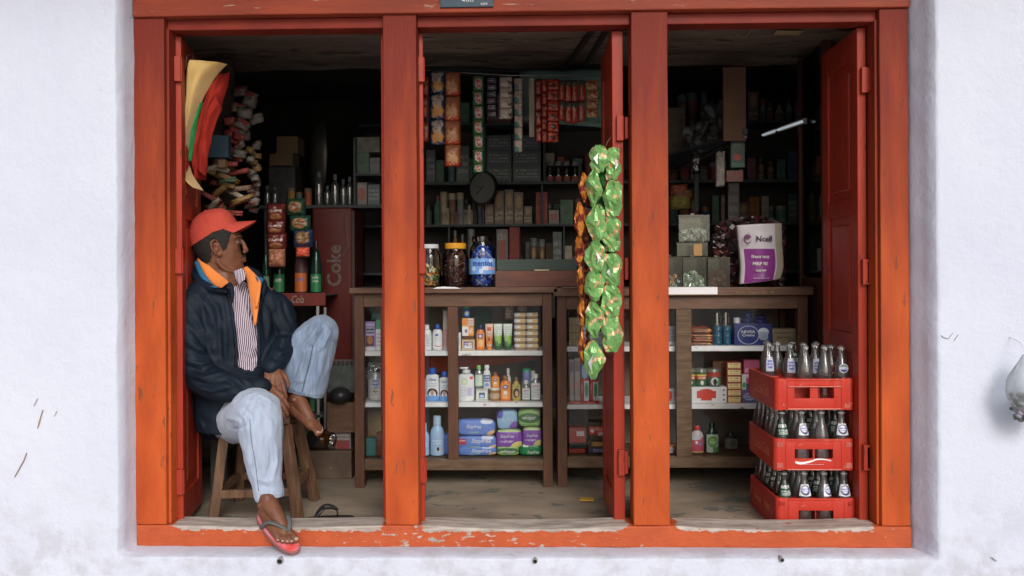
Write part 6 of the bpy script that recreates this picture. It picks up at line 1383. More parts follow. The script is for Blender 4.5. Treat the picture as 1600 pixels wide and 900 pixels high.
# ================================================================== CRATES AND BOTTLES
CRT = M('red_crate_plastic', (.44, .03, .018), rough=.5, col2=(.56, .05, .028), scale=4, bump=.15, bscale=60, wear=.39, wearcol=(.50, .13, .09), wearscale=(12, 12, 20), spec=.25)
CRD = M('dark_red_crate_plastic', (.40, .03, .02), rough=.45, col2=(.48, .045, .025), scale=4, bump=.12, bscale=60)
CREDGE = M('scuffed_crate_edge', (.60, .20, .16), rough=.6, var=.2)
EMB = M('embossed_crate_letters', (.62, .16, .10), rough=.5, bump=0)
def crate(label, x0, yrow, z0, ztop, W, D, kind, rz, Y, words, side_words):
    xc = X_(x0, Y)+W/2; H = ztop-z0
    t = thing('bottle_crate', label, 'crate', (xc, Y, z0), rz, 'red bottle crates stacked by the right door leaf')
    th = .011; x0_, x1_ = -W/2, W/2
    hx0, hx1, hz0, hz1 = {1: (-.085, .080, .048, .094), 2: (-.080, .078, H-.082, H-.043), 3: (-.075, .070, .0, .088)}[kind]
    if kind == 3: hz0, hz1 = .042, H-.052
    bm = bmesh.new()
    box2(bm, x0_+th*2, hx0, 0, th, 0, H, bev=.001); box2(bm, hx1, x1_-th*2, 0, th, 0, H, bev=.001)
    box2(bm, hx0-.004, hx1+.004, .0005, th-.0005, 0.0005, hz0, bev=.001); box2(bm, hx0-.004, hx1+.004, .0005, th-.0005, hz1, H-.0005, bev=.001)
    if kind != 3: box2(bm, (hx0+hx1)/2-(.016 if kind == 1 else .003), (hx0+hx1)/2+(.016 if kind == 1 else .003), .002, th-.001, hz0, hz1)
    # rounded corner posts standing proud
    for sx in (-1, 1):
        for yy in (0, D):
            cp_ = bmesh.new(); lathe(cp_, [(0, -.001), (.022, -.001), (.023, .004), (.023, H-.004), (.021, H+.001), (0, H+.001)], 16, c=(sx*(W/2-.022), .021 if yy == 0 else D-.021, 0)); obj('corner_post', cp_, CRT, t, smooth=True)
    for z_a, z_b in ((.0, .008), (H-.008, H)): box2(bm, x0_+.05, x1_-.05, -.004, .001, z_a, z_b, bev=.0015)
    for xx in (x0_+.052, x1_-.052): box2(bm, xx-.003, xx+.003, -.003, .0005, .006, H-.006, bev=.001)
    for v in bm.verts: v.co.z += 0
    obj('front_wall', bm, CRT, t, smooth=True)
    if kind == 1:
        bm = bmesh.new(); box2(bm, x0_+.052, x1_-.055, -.008, -.002, H-.034, H-.0305, bev=.001); box2(bm, x0_+.052, x1_-.06, -.0065, -.0042, .002, .007, bev=.001); obj('scuffed_ledge', bm, CREDGE, t)
    if kind == 2:
        bm = bmesh.new(); box2(bm, x0_+.055, x1_-.058, -.0065, -.0042, .001, .005, bev=.001); obj('scuffed_ledge', bm, CREDGE, t)
    bm = bmesh.new()
    for sx in (-1, 1):
        a = sx*(W/2-.0065); box2(bm, a-.0055, a+.0055, .022, D-.022, 0, H, bev=.001)
        box2(bm, a-.0075*1, a+.0075, .03, D-.03, H-.012, H-.001, bev=.001); box2(bm, a-.0075, a+.0075, .03, D-.03, .001, .010, bev=.001)
    box2(bm, x0_+.02, x1_-.02, D-th, D, 0, H, bev=.001); obj('side_wall', bm, CRD, t)
    bm = bmesh.new()
    for k in range(1, 4): box2(bm, x0_+W*k/4-.0015, x0_+W*k/4+.0015, th+.001, D-th-.001, .004, H-.012)
    for k in range(1, 6): box2(bm, x0_+th+.002, x1_-th-.002, D*k/6-.0015, D*k/6+.0015, .0041, H-.013)
    for k in range(14): box2(bm, x0_+th+.001, x1_-th-.001, .015+k*(D-.03)/14, .015+k*(D-.03)/14+.014, .0015, .004)
    obj('divider_grid', bm, CRD, t)
    # little raised ribs near the corners
    if kind != 1:
        bm = bmesh.new()
        for sx in (-1, 1):
            for zc in ((H-.03, H-.012), (.01, .032)):
                z_ = zc[0]
                while z_ < zc[1]: box2(bm, sx*(W/2-.024)-.013, sx*(W/2-.024)+.013, -.0045, .001, z_, z_+.0018); z_ += .0045
        obj('ribs', bm, CREDGE if kind == 2 else CRT, t)
    for s, u, z, w_, h_, m, sh in words: txt(s, (u, -.0015, z), w_, h_, m, t, shear=sh)
    for s, v, z, w_, h_, m, sh in side_words:
        o = txt(s, (-W/2-.0015, v, z), w_, h_, m, t, shear=sh); o.rotation_euler = (0, 0, R(-90))
    return t
YK = .137
zc3, zc2, zc1 = .060, .308, .560
D_ = .43; W_ = .336
k3 = crate('bottom red crate on the floor, with faint lettering on its left side', 1211, 0, FLOORZ+.002, zc3, W_, D_, 3, R(0), YK, [], [('FANTA', .11, .07, .12, .03, EMB, 0), ('fanta', .29, .07, .12, .03, EMB, 0)])
k2 = crate('middle red crate, with a white wave stripe under its hand hole', 1208, 0, .178, zc2, W_-.003, D_, 2, R(-.5), YK, [('The Coca-Cola Company', -.015, .024, .11, .004, INKW, 0)], [('Coca-Cola', .2, .066, .26, .05, EMB, .4)])
k1 = crate('top red crate, with a wide hand hole and twelve empty bottles', 1210, 0, .430, zc1, W_-.006, D_, 1, R(.4), YK+.0, [('E', -.128, .022, .010, .008, CREDGE, 0), ('E', .130, .022, .010, .008, CREDGE, 0)], [('Coca-Cola', .2, .066, .22, .05, EMB, .4)])
bm = bmesh.new(); n = 24; top = [(-.078+.148*i/n, .040+.006*math.sin(i/n*6.28+3.6)+(.004 if i/n > .5 else 0)*(i/n)) for i in range(n+1)]; bot = [(x, z-(.0105-.008*abs(i/n-.15)**.7)) for i, (x, z) in enumerate(top)]
prism(bm, top+bot[::-1], -.0012, .0); obj('wave_stripe', bm, INKW, k2)

# soda bottles (one of each kind, then copies)
CLG = GL('clear_bottle_glass', (.93, .95, .94), .05, .45, .05, haze=.07, dark=.8); GRG = GL('green_bottle_glass', (.10, .34, .2), .05, .4, .08, haze=.03)
SODA = [(0, 0), (.026, 0), (.0305, .004), (.031, .02), (.0300, .06), (.031, .115), (.0305, .132), (.027, .155), (.0205, .178), (.0150, .196), (.0128, .212), (.0122, .226), (.0145, .229), (.0145, .236), (.0125, .238), (.0125, .242), (.010, .243)]
INN = [(.0098, .243), (.0098, .20), (.0125, .17), (.0245, .12), (.0262, .09), (.0262, .02), (0, .012)]
def soda(kind):
    t = thing('soda_bottle', 'x', 'bottle', (0, 0, -50))
    bm = bmesh.new(); lathe(bm, SODA, 20); gl = obj('glass', bm, GRG if kind == 'green' else CLG, t, smooth=True)
    bm = bmesh.new(); lathe(bm, [(.0148, .2285), (.0152, .232), (.0148, .2362)], 16); obj('lip', bm, GL('lip_glass', (.7, .76, .73), .05, .6, .35, haze=.3), t, smooth=True)
    def front(z0, z1, a, mat, name, off=.0006, nz=4):
        b = bmesh.new()
        zs_ = np.linspace(z0, z1, nz+1)
        def rad(z): return float(np.interp(z, [p[1] for p in SODA], [p[0] for p in SODA]))+off
        grid(b, 10, nz, lambda u, v: (rad(z0+(z1-z0)*v)*math.sin((u-.5)*2*a), -rad(z0+(z1-z0)*v)*math.cos((u-.5)*2*a), z0+(z1-z0)*v)); return obj(name, b, mat, t, smooth='all')
    if kind == 'label': front(.136, .188, 1.0, PM('fizzy_label', (.72, .73, .76), [('e', .5, .55, .36, .40, (.05, .06, .16)), ('e', .47, .6, .30, .27, (.62, .64, .72)), ('t', .2, .4, .78, .72, (.07, .09, .42), 2), ('r', 0, 0, 1, .10, (.03, .03, .05))], rough=.4), 'label')
    if kind == 'green':
        front(.138, .192, .9, PM('white_print_on_green', (.015, .06, .035), [('t', .1, .55, .9, .95, (.75, .78, .76), 1), ('t', .15, .1, .95, .5, (.65, .7, .66), 3)], rough=.2), 'print')
    if kind == 'blue': front(.115, .178, .6, PM('blue_white_print', (.45, .48, .6), [('e', .5, .5, .4, .3, (.08, .1, .35)), ('t', .1, .3, .9, .7, (.6, .62, .75), 2)], rough=.3), 'print')
    if kind == 'ring':
        b = bmesh.new(); lathe(b, [(0, 0), (.019, 0), (.019, .0015), (0, .0016)], 20); bmesh.ops.rotate(b, cent=(0, 0, 0), matrix=Matrix.Rotation(R(90), 3, 'X'), verts=b.verts[:]); bmesh.ops.translate(b, verts=b.verts[:], vec=(0, -.0295, .150)); o = obj('round_print', b, PM('round_print', (.62, .64, .68), [('e', .5, .5, .42, .42, (.03, .05, .2)), ('e', .5, .62, .25, .22, (.2, .35, .15)), ('r', .12, .38, .9, .62, (.7, .72, .8)), ('t', .18, .42, .85, .6, (.1, .12, .4), 1)], rough=.3), t, smooth=True)
    if kind == 'red': front(.120, .155, .4, PM('red_white_print', (.4, .05, .04), [('r', .15, .15, .85, .85, (.2, .03, .03)), ('r', 0, 0, 1, .12, (.6, .55, .5))], rough=.3), 'print')
    return t
KINDS = {k: soda(k) for k in ('clear', 'label', 'green', 'blue', 'ring', 'red')}; used_k = set()
def put(kind, cr, gx, gy, z, label, group, rz=None, tilt=0):
    M_ = cr.matrix_basis; W0, D0 = .332, .43
    p = M_ @ Vector((-W0/2+W0*(gx+.5)/4, D0*(gy+.5)/6, z))
    rz = rnd.uniform(-.5, .5) if rz is None else rz
    if kind in used_k: o = dup(KINDS[kind], p, rz, label, group)
    else: o = KINDS[kind]; used_k.add(kind); o.location = p; o.rotation_euler = (0, 0, rz); o['label'] = label; o['group'] = group
    o.rotation_euler[0] = tilt
g1 = 'empty bottles standing in the top crate'
pos = ['leftmost', 'second from the left', 'third from the left', 'rightmost']
# top crate bottles stand on top: photo shows them seated high, in a loose cluster
top_spots = [(.1, 3.2, 'blue', 'empty bottle with a blue print at the left end of the top crate cluster'), (.75, 3.9, 'clear', 'plain empty bottle at the left rear of the top crate'), (.35, 4.6, 'clear', 'plain empty bottle in the far left corner of the top crate'), (1.0, 2.3, 'blue', 'empty bottle with a tall pale blue print, left of centre in the top crate'), (1.45, 1.0, 'clear', 'frontmost plain empty bottle in the top crate'), (1.9, 2.9, 'clear', 'plain empty bottle in the middle of the top crate'), (1.7, 4.4, 'green', 'green empty bottle at the back of the top crate'), (2.25, 2.0, 'blue', 'empty bottle with a navy print, right of centre in the top crate'),
 (2.35, .7, 'clear', 'clear empty bottle just left of the red printed one in the top crate'), (2.9, 1.4, 'red', 'empty bottle with a small red square print in the top crate'), (2.8, 3.6, 'clear', 'plain empty bottle at the right rear of the top crate'), (3.1, .35, 'ring', 'empty bottle with a round navy and white print, rightmost in the top crate')]
for gx, gy, kd, lab in top_spots: put(kd, k1, gx, gy, .020, lab, g1 if not lab else g1, rz=0 if kd in ('ring', 'red', 'blue') else None)
for cr, nm, row in ((k2, 'middle', ['green', 'label', 'clear', 'label']), (k3, 'bottom', ['green', 'label', 'label', 'label'])):
    g = 'empty bottles standing in the %s crate' % nm
    for gx in range(4):
        put(row[gx], cr, gx, -.15 if 0 else .0, .003, {'green': 'green printed bottle', 'label': 'clear white labelled bottle', 'clear': 'plain clear bottle'}[row[gx]]+', %s in the front row of the %s crate' % (pos[gx], nm), g, rz=(0 if (nm, gx) != ('bottom', 2) else .7)+(.35 if gx == 1 else 0)*(nm == 'middle'))
        for gy in range(1, 6):
            kd = rnd.choice(['clear', 'clear', 'clear', 'green'] if nm == 'middle' else ['green', 'clear', 'green'])
            put(kd, cr, gx, gy, .003, ('green' if kd == 'green' else 'clear')+' bottle, %s row from the front, %s, in the %s crate' % (ordn[gy], pos[gx], nm), g)

# ================================================================== THE HANGING GREEN PACKETS
GRC = bpy.data.materials.new('green_foil'); GRC.use_nodes = True
def foil(m, base, cols, rough=.3, metal=.2):
    nt = m.node_tree; N = nt.nodes; L = nt.links; b = N['Principled BSDF']; b.inputs['Roughness'].default_value = rough; b.inputs['Metallic'].default_value = metal
    tc = N.new('ShaderNodeTexCoord'); n = N.new('ShaderNodeTexNoise'); n.inputs['Scale'].default_value = 30; n.inputs['Detail'].default_value = 1.5; L.new(tc.outputs['Object'], n.inputs[0])
    r = N.new('ShaderNodeValToRGB'); r.color_ramp.interpolation = 'CONSTANT'; e = r.color_ramp.elements; e[0].position = 0; e[0].color = (*base, 1); e[1].position = cols[0][0]; e[1].color = (*cols[0][1], 1)
    for p, c in cols[1:]: q = e.new(p); q.color = (*c, 1)
    L.new(n.outputs['Fac'], r.inputs[0]); L.new(r.outputs[0], b.inputs['Base Color'])
    n2 = N.new('ShaderNodeTexNoise'); n2.inputs['Scale'].default_value = 55; n2.inputs['Detail'].default_value = 3; L.new(tc.outputs['Object'], n2.inputs[0]); bp = N.new('ShaderNodeBump'); bp.inputs['Strength'].default_value = .45; bp.inputs['Distance'].default_value = .01; L.new(n2.outputs['Fac'], bp.inputs['Height']); L.new(bp.outputs[0], b.inputs['Normal'])
foil(GRC, (.19, .40, .13), [(.585, (.62, .45, .2)), (.61, (.55, .14, .05)), (.635, (.72, .62, .4)), (.70, (.65, .65, .6))])
GRD = bpy.data.materials.new('dark_green_foil'); GRD.use_nodes = True; foil(GRD, (.02, .13, .03), [(.60, (.2, .09, .05)), (.66, (.35, .3, .2))])
ORB = bpy.data.materials.new('orange_brown_foil'); ORB.use_nodes = True; foil(ORB, (.55, .2, .03), [(.5, (.25, .04, .02)), (.60, (.12, .03, .02)), (.72, (.6, .4, .1))])
DRB = bpy.data.materials.new('dark_brown_foil'); DRB.use_nodes = True; foil(DRB, (.09, .025, .015), [(.55, (.25, .08, .03)), (.64, (.1, .1, .04))])
SILV = M('highlight_foil', (.5, .52, .52), rough=.35, metal=.4, bump=.3, bscale=80)  # pale flaps that paint highlights onto the packets
def fold_packet(cx, cy, w_, h_, Y, mat, seed, tx, name='packet', kite=.5, silver=True, parent=None, label=None, group=None, cat='packet'):
    """crumpled packet hanging in a strip: angular facets, pinched top and bottom"""
    r_ = random.Random(seed); a = P(cx, cy, Y); W = X_(cx+w_/2, Y)-X_(cx-w_/2, Y); H = Z_(cy-h_/2, Y)-Z_(cy+h_/2, Y)
    bm = bmesh.new()
    prof_ = [(-.5, .30), (-.42, .42), (-.2, .9), (.02, 1), (.25, .92), (.42, .5), (.5, .30)] if kite else [(-.5, .62), (-.43, .74), (-.2, .95), (0, 1), (.25, .96), (.43, .76), (.5, .62)]
    def f(sg):
        def g(u, v):
            z = v-.5; wv = np.interp(z, [p[0] for p in prof_], [p[1] for p in prof_]); x = (u-.5)*2
            d = .015*(1-abs(x)**1.6)*max(0, 1-(abs(z)*2)**2.2)
            q = noise.cell(Vector((x*1.6+seed*2.3, z*3.1+seed, seed*.7)))*.010+noise.noise(Vector((x*2.5+seed, z*5, seed)))*.012
            rid = .008*abs(math.sin(x*2.2+z*6+seed))*max(0, 1-(abs(z)*2)**3)
            e = (1-abs(x)**4)
            return ((x*wv/2+.06*math.sin(v*9+seed))*W, -sg*(d+(q+rid)*e*(1 if sg > 0 else .4)), z*H*(1-.04*x*x))
        return g
    A = grid(bm, 5, 7, f(1)); B = grid(bm, 5, 7, f(-1))
    bmesh.ops.remove_doubles(bm, verts=[v for G in (A, B) for i, rw in enumerate(G) for j, v in enumerate(rw) if i in (0, 5) or j in (0, 7)], dist=.0025)
    for v in bm.verts: v.co += Vector((r_.uniform(-.0035, .0035), r_.uniform(-.006, .006), r_.uniform(-.004, .004)))
    bmesh.ops.triangulate(bm, faces=bm.faces[:], quad_method='ALTERNATE')
    o = obj(name, bm, mat, parent, smooth=False); o.location = a; o.rotation_euler = (r_.uniform(-.15, .15), 0, tx+r_.uniform(-.08, .08))
    for p in o.data.polygons: p.use_smooth = r_.random() < .0
    if parent is None: tag(o, label, cat, group)
    else: o.location = a-parent.location
    if silver:
        b = bmesh.new(); W2, H2 = W, H
        s_ = r_.choice((-1, 1)); q_ = r_.uniform(.5, 1); pts = [(.05*s_*W2, .16*H2), (.30*W2*s_, -.04*H2), (.10*s_*W2, -.30*H2*q_), (.12*s_*W2, -.06*H2)]
        vs = [b.verts.new((x, -.028-r_.uniform(0, .003), z)) for x, z in pts]; b.faces.new((vs[0], vs[1], vs[3])); b.faces.new((vs[1], vs[2], vs[3])); rr = bmesh.ops.extrude_face_region(b, geom=b.faces[:]); bmesh.ops.translate(b, vec=(0, .004, 0), verts=[v for v in rr['geom'] if isinstance(v, bmesh.types.BMVert)])
        obj('highlight_flap', b, SILV, o)
    return o
YP = .03
def strip(label, spec, Y, mat, seeds, hook):
    t = thing('packet_strip', label, 'packet strip', P(hook[0], hook[1], Y), 0, 'joined snack packets hanging at the middle bay')
    for i, (cx, cy, w_, h_) in enumerate(spec): fold_packet(cx, cy, w_, h_, Y+(.0 if i % 2 else .004), mat if not isinstance(mat, list) else mat[i], seeds+i, 0, parent=t, kite=seeds not in (30, 50), silver=(mat is GRC or isinstance(mat, list)) and i % 3 == 0)
    return t
strip('left strip of joined green foil packets hanging before the open door leaf', [(937, 248, 34, 44), (928, 294, 24, 58), (932, 350, 32, 62), (930, 402, 32, 52), (928, 446, 32, 50), (928, 500, 30, 58), (928, 562, 32, 62)], YP, GRC, 10, (940, 225))
strip('right strip of joined green foil packets against the edge of the door leaf', [(957, 256, 26, 50), (958, 310, 30, 56), (956, 366, 30, 56), (956, 422, 32, 52), (955, 470, 32, 50), (956, 522, 32, 56)], YP+.01, [GRC, GRC, GRC, GRC, GRC, GRC], 30, (955, 228))
strip('dark green folded packets hanging behind the two bright green strips', [(944, 285, 26, 46), (945, 335, 26, 50), (944, 395, 26, 50), (945, 448, 26, 50), (944, 495, 24, 46)], YP+.05, GRD, 50, (945, 240))
strip('orange brown strip of packets at the left edge of the green ones', [(912, 292, 15, 46), (906, 342, 17, 54), (905, 392, 15, 50), (907, 440, 12, 48), (909, 490, 12, 50), (909, 542, 11, 56)], YP+.02, ORB, 70, (916, 262))
strip('dark brown strip of packets between the orange and green strips', [(919, 300, 16, 50), (916, 352, 16, 54), (915, 402, 16, 50), (917, 450, 14, 48), (918, 500, 12, 50), (918, 548, 11, 50)], YP+.04, DRB, 90, (920, 262))
bm = bmesh.new(); tube(bm, [P(946, 232, YP+.03), P(948, 224, YP+.03), P(960, 205, YH+.1), P(972, 200, YH+.03)], .002, 6); o = obj('string', bm, M('cord', (.1, .09, .07), rough=.8), smooth='all'); tag(o, 'short dark cord tying the green packets to the door leaf', 'cord')

# ================================================================== SACHET STRIPS UNDER THE CEILING EDGE
YS = .95
CHB = PM('blue_chips_packet', (.015, .05, .12), [('r', .22, .5, .8, .95, (.50, .42, .36)), ('e', .5, .28, .38, .28, (.60, .28, .07)), ('r', .1, 0, .9, .1, (.02, .1, .25)), ('t', .28, .55, .75, .9, (.2, .15, .15), 2)], rough=.3, bump=.35, dist=.7)
CHR = PM('orange_chips_packet', (.42, .14, .05), [('r', 0, 0, 1, .13, (.6, .05, .03)), ('e', .45, .35, .35, .25, (.6, .32, .15)), ('t', .2, .75, .8, .95, (.2, .12, .1), 1)], rough=.3, bump=.35, dist=.7)
GRS = PM('green_red_sachet', (.02, .12, .04), [('e', .5, .5, .38, .32, (.55, .5, .45)), ('e', .5, .5, .3, .24, (.45, .06, .05)), ('t', .2, .4, .8, .6, (.6, .55, .5), 1), ('r', 0, .92, 1, 1, (.3, .15, .05))], rough=.35, bump=.2, dist=.7)
DKS = PM('dark_sachet_print', (.02, .02, .03), [('t', .1, .3, .9, .8, (.35, .33, .36), 2)], rough=.25, bump=.3, dist=.7)
CRS = PM('cream_photo_sachet', (.42, .37, .31), [('e', .8, .4, .12, .22, (.12, .05, .03)), ('e', .35, .3, .25, .2, (.52, .46, .4)), ('r', 0, 0, 1, .05, (.05, .04, .06))], rough=.35, bump=.2, dist=.7)
TLS = PM('tan_green_sachet', (.40, .32, .26), [('e', .2, .2, .4, .3, (.05, .15, .14)), ('e', .9, .9, .3, .15, (.5, .42, .35))], rough=.35, bump=.2, dist=.7)
RDS = PM('dark_red_sachet', (.20, .02, .015), [('e', .5, .35, .25, .18, (.4, .08, .04)), ('t', .2, .6, .8, .85, (.4, .2, .15), 2)], rough=.25, bump=.3, dist=.7)
RDP = PM('red_photo_sachet', (.46, .05, .02), [('e', .55, .45, .25, .22, (.06, .02, .02)), ('r', 0, .9, 1, 1, (.1, .02, .02)), ('r', .55, .0, .95, .2, (.5, .2, .1))], rough=.25, bump=.3, dist=.7)
GDS = PM('gold_red_sachet', (.42, .28, .09), [('r', .12, .18, .88, .85, (.22, .03, .02)), ('e', .55, .35, .25, .14, (.55, .3, .15))], rough=.3, bump=.2, dist=.7)
BTS = PM('bottle_shaped_sachet', (.35, .03, .02), [('r', 0, .72, 1, 1, (.07, .08, .06)), ('e', .4, .5, .15, .3, (.45, .18, .1))], rough=.2, bump=.3, dist=.7)
def hstrip(label, x0, x1, ys, mat, Y=YS, t_=.012, group='strips of small sachets hanging in the middle bay', seed=0, crimp=.08):
    t = thing('sachet_strip', label, 'sachet strip', P((x0+x1)/2, ys[0][0], Y), 0, group)
    for i, (a, b) in enumerate(ys):
        m = mat[i % len(mat)] if isinstance(mat, list) else mat
        c = P((x0+x1)/2+rnd.uniform(-.4, .4), (a+b)/2, Y); w_ = X_(x1, Y)-X_(x0, Y); h_ = Z_(a, Y)-Z_(b, Y)
        bm = bmesh.new(); pillow(bm, w_, h_*1.03, t_, seed+i, crimp=crimp, n=7); o = obj('sachet', bm, m, t, smooth='all'); o.location = c-t.location; o.rotation_euler = (rnd.uniform(-.05, .05), 0, rnd.uniform(-.12, .12))
    return t
def rows(a, b, n): return [(a+(b-a)*i/n, a+(b-a)*(i+1)/n) for i in range(n)]
G_CH = 'chips packets hanging beside the second post'
hstrip('strip of blue and tan chips packets next to the second post', 671, 696, [(112, 146), (147, 186), (187, 226)], CHB, t_=.04, group=G_CH, seed=3)
hstrip('strip of orange chips packets with red ends, four long', 695, 720, [(113, 149), (150, 189), (188, 226), (226, 260)], CHR, t_=.04, group=G_CH, seed=9)
hstrip('dark curled sachets peeping out behind the blue chips packets', 661, 670, [(120, 150), (150, 185), (190, 222)], RDS, Y=YS-.05, t_=.03, seed=5)
hstrip('long strip of green sachets with red lettering, ending above the clock', 738.5, 756.5, rows(119, 256, 6)+[(256, 270)], GRS, seed=20)
hstrip('short dark strip right of the long green strip', 759, 777, rows(120, 184, 6), DKS, seed=30)
hstrip('strip of four cream photo sachets with dark edges', 780, 801, rows(120, 186, 4), CRS, seed=40)
hstrip('long tan and teal strip right of the cream photo sachets', 803, 816.5, rows(122, 238, 6), TLS, seed=50)
hstrip('dark red strip between the tan board and the red photo sachets', 836, 847, rows(124, 222, 4), RDS, seed=60)
hstrip('narrow dark red strip touching the red photo sachets', 846, 855, rows(124, 223, 5), RDS, seed=66, Y=YS-.02)
hstrip('strip of glossy red photo sachets, longest of the red ones', 854, 873, rows(124, 222, 6), RDP, seed=70)
hstrip('first strip of bottle shaped red sachets, left of its kind', 873, 882, rows(126, 188, 2), BTS, seed=80); hstrip('second strip of bottle shaped red sachets from the left', 883, 893, rows(126, 192, 2), BTS, seed=82); hstrip('third strip of bottle shaped red sachets from the left', 893, 903, rows(126, 193, 2), BTS, seed=84); hstrip('last strip of bottle shaped red sachets, beside the gold strip', 904, 914, rows(126, 190, 2), BTS, seed=86)
hstrip('strip of gold and dark red sachets nearest the open door leaf', 916, 935, rows(125, 183, 4), GDS, seed=90)
bm = bmesh.new(); box2(bm, X_(828, YS), X_(836, YS), YS, YS+.006, Z_(214, YS, 832), Z_(122, YS, 832), bev=.001); o = obj('wooden_lath', bm, M('pale_lath', (.33, .27, .22), rough=.8, var=.3, scale=20, stretch=(3, 3, .5))); tag(o, 'pale narrow lath hanging between the tan strip and the red sachets', 'lath')
bm = bmesh.new(); tube(bm, [P(664, 110, YS), P(800, 118, YS), P(938, 118, YS)], .0025, 6); o = obj('hanging_wire', bm, METAL, smooth='all'); tag(o, 'thin wire carrying the sachet strips across the middle bay', 'wire')
# mint sheet and diagonal poles behind the strips
MINT = M('mint_plastic_sheet', (.09, .17, .15), rough=.35, col2=(.16, .26, .23), scale=5, bump=.3)
bm = bmesh.new(); sheet(bm, [P(812, 112, YS+.35), P(814, 190, YS+.35)], [P(944, 108, YS+.35), P(944, 200, YS+.35)], nu=16, nv=8, bulge=.01, wr=.03); o = obj('mint_sheet', bm, MINT, smooth='all'); tag(o, 'mint green plastic sheet hanging behind the sachet strips', 'sheet')
POLE = M('dark_pole', (.03, .028, .025), rough=.6)
for i, (a, b) in enumerate([((935, 34), (885, 104)), ((952, 40), (912, 106))]):
    bm = bmesh.new(); bar(bm, P(*a, .22), P(*b, 1.4), .022, .022); o = obj('roof_batten', bm, POLE); tag(o, ['left of two dark battens slanting under the ceiling before the door leaf', 'right of two dark battens slanting under the ceiling before the door leaf'][i], 'batten')
bm = bmesh.new(); tube(bm, [Vector((X_(x, 1.46), 1.46, Z_(y, 1.46, x))) for x, y in ((660, 106), (720, 108), (790, 111), (860, 110), (900, 106), (950, 100))], .010, 8); tube(bm, [Vector((X_(x, 1.44), 1.44, Z_(y+7, 1.44, x))) for x, y in ((660, 106), (720, 109), (790, 112), (860, 111), (900, 107))], .004, 6); o = obj('ceiling_cable', bm, M('dark_cable', (.025, .03, .03), rough=.5), smooth='all'); tag(o, 'dark sagging cable along the rear edge of the ceiling in the middle bay', 'cable')
# card on the ceiling of the right bay and a loose wire
bm = bmesh.new(); a, b, c_, d = [P(x, y, 0) for x, y in ((0, 0),)*4]
def ceil_pt(px, py, z=2.135):
    d = ray(px, py); t = (z-CAM.z)/d.z; return CAM+d*t
q = [ceil_pt(*p) for p in ((1208, 55), (1246, 55), (1256, 49), (1214, 48))]; vs = [bm.verts.new(p) for p in q]; bm.faces.new(vs); rr_ = bmesh.ops.extrude_face_region(bm, geom=bm.faces[:]); bmesh.ops.translate(bm, vec=(0, 0, .002), verts=[v for v in rr_['geom'] if isinstance(v, bmesh.types.BMVert)])
o = obj('ceiling_card', bm, M('cream_card', (.5, .36, .2), rough=.7)); tag(o, 'cream card stuck to the ceiling of the right bay', 'card')
bm = bmesh.new(); tube(bm, [ceil_pt(1146, 50), ceil_pt(1155, 54)+Vector((0, 0, -.01)), ceil_pt(1166, 53)+Vector((0, 0, -.015)), ceil_pt(1176, 45)], .0022, 6); o = obj('loose_wire', bm, M('tan_wire', (.3, .22, .16)), smooth='all'); tag(o, 'loose tan wire end hanging from the ceiling of the right bay', 'wire')

# ================================================================== BACK SHELVES OF THE MIDDLE BAY
YB = 2.1
SHG = M('grey_painted_shelf', (.07, .085, .09), rough=.6, var=.2)
t = thing('wall_shelves', 'dark grey wall shelves behind the counter of the middle bay', 'shelves', (0, YB, 0))
def wbox(name, px0, px1, py0, py1, y0, y1, mat, par):
    bm = bmesh.new(); box2(bm, X_(px0, YB), X_(px1, YB), y0, y1, Z_(py1, YB, 800), Z_(py0, YB, 800), bev=.002); return obj(name, bm, mat, par)
SY = [(192, 195), (283, 288), (350, 354), (425, 429)]
for a, b in SY: wbox('shelf_board', 560, 1330, a, b, 0, .28, SHG, t)
for x, a, b in ((604, 192, 425), (754, 288, 350), (846, 288, 350), (757, 195, 283), (850, 195, 283), (700, 354, 425), (880, 354, 425)): wbox('divider', x, x+3, a+.5, b-.5, .01, .27, SHG, t)
wbox('back_board', 556, 1334, 192, 500, .285, .295, DARKW, t)
zsh = [Z_(a, YB, 800) for a, b in SY]
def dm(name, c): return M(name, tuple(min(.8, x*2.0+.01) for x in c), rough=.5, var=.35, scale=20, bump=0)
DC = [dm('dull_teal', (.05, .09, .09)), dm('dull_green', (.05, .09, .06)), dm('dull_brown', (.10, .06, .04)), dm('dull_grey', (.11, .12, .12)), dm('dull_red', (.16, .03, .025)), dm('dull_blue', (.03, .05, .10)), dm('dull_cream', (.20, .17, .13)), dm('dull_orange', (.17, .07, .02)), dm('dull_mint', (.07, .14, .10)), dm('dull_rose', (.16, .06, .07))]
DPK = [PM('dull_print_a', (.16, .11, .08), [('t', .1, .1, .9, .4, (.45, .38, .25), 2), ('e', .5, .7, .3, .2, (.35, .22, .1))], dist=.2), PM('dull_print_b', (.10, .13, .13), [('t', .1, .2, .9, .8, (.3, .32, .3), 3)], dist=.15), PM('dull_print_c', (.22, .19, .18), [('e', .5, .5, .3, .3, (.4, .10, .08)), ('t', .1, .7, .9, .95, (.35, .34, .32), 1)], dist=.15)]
def place_back(lab, kind, x0, x1, yt, shelf, mat, grp=None, dy=.04, cap=None, Y=None):
    Y = YB+dy if Y is None else Y
    if kind == 'box': return carton(lab, x0, x1, yt, zsh[shelf] if not isinstance(shelf, float) else shelf, Y, .09, mat, group=grp, rz=rnd.uniform(-.12, .12))
    return bottle(lab, x0, x1, yt, zsh[shelf] if not isinstance(shelf, float) else shelf, Y, kind, mat, cap or DC[3], group=grp, sy=1, capr=.75 if kind in ('jar', 'tub') else .45, name='jar' if kind in ('jar', 'tub') else 'bottle', cat='jar' if kind in ('jar', 'tub') else 'bottle', n=12)
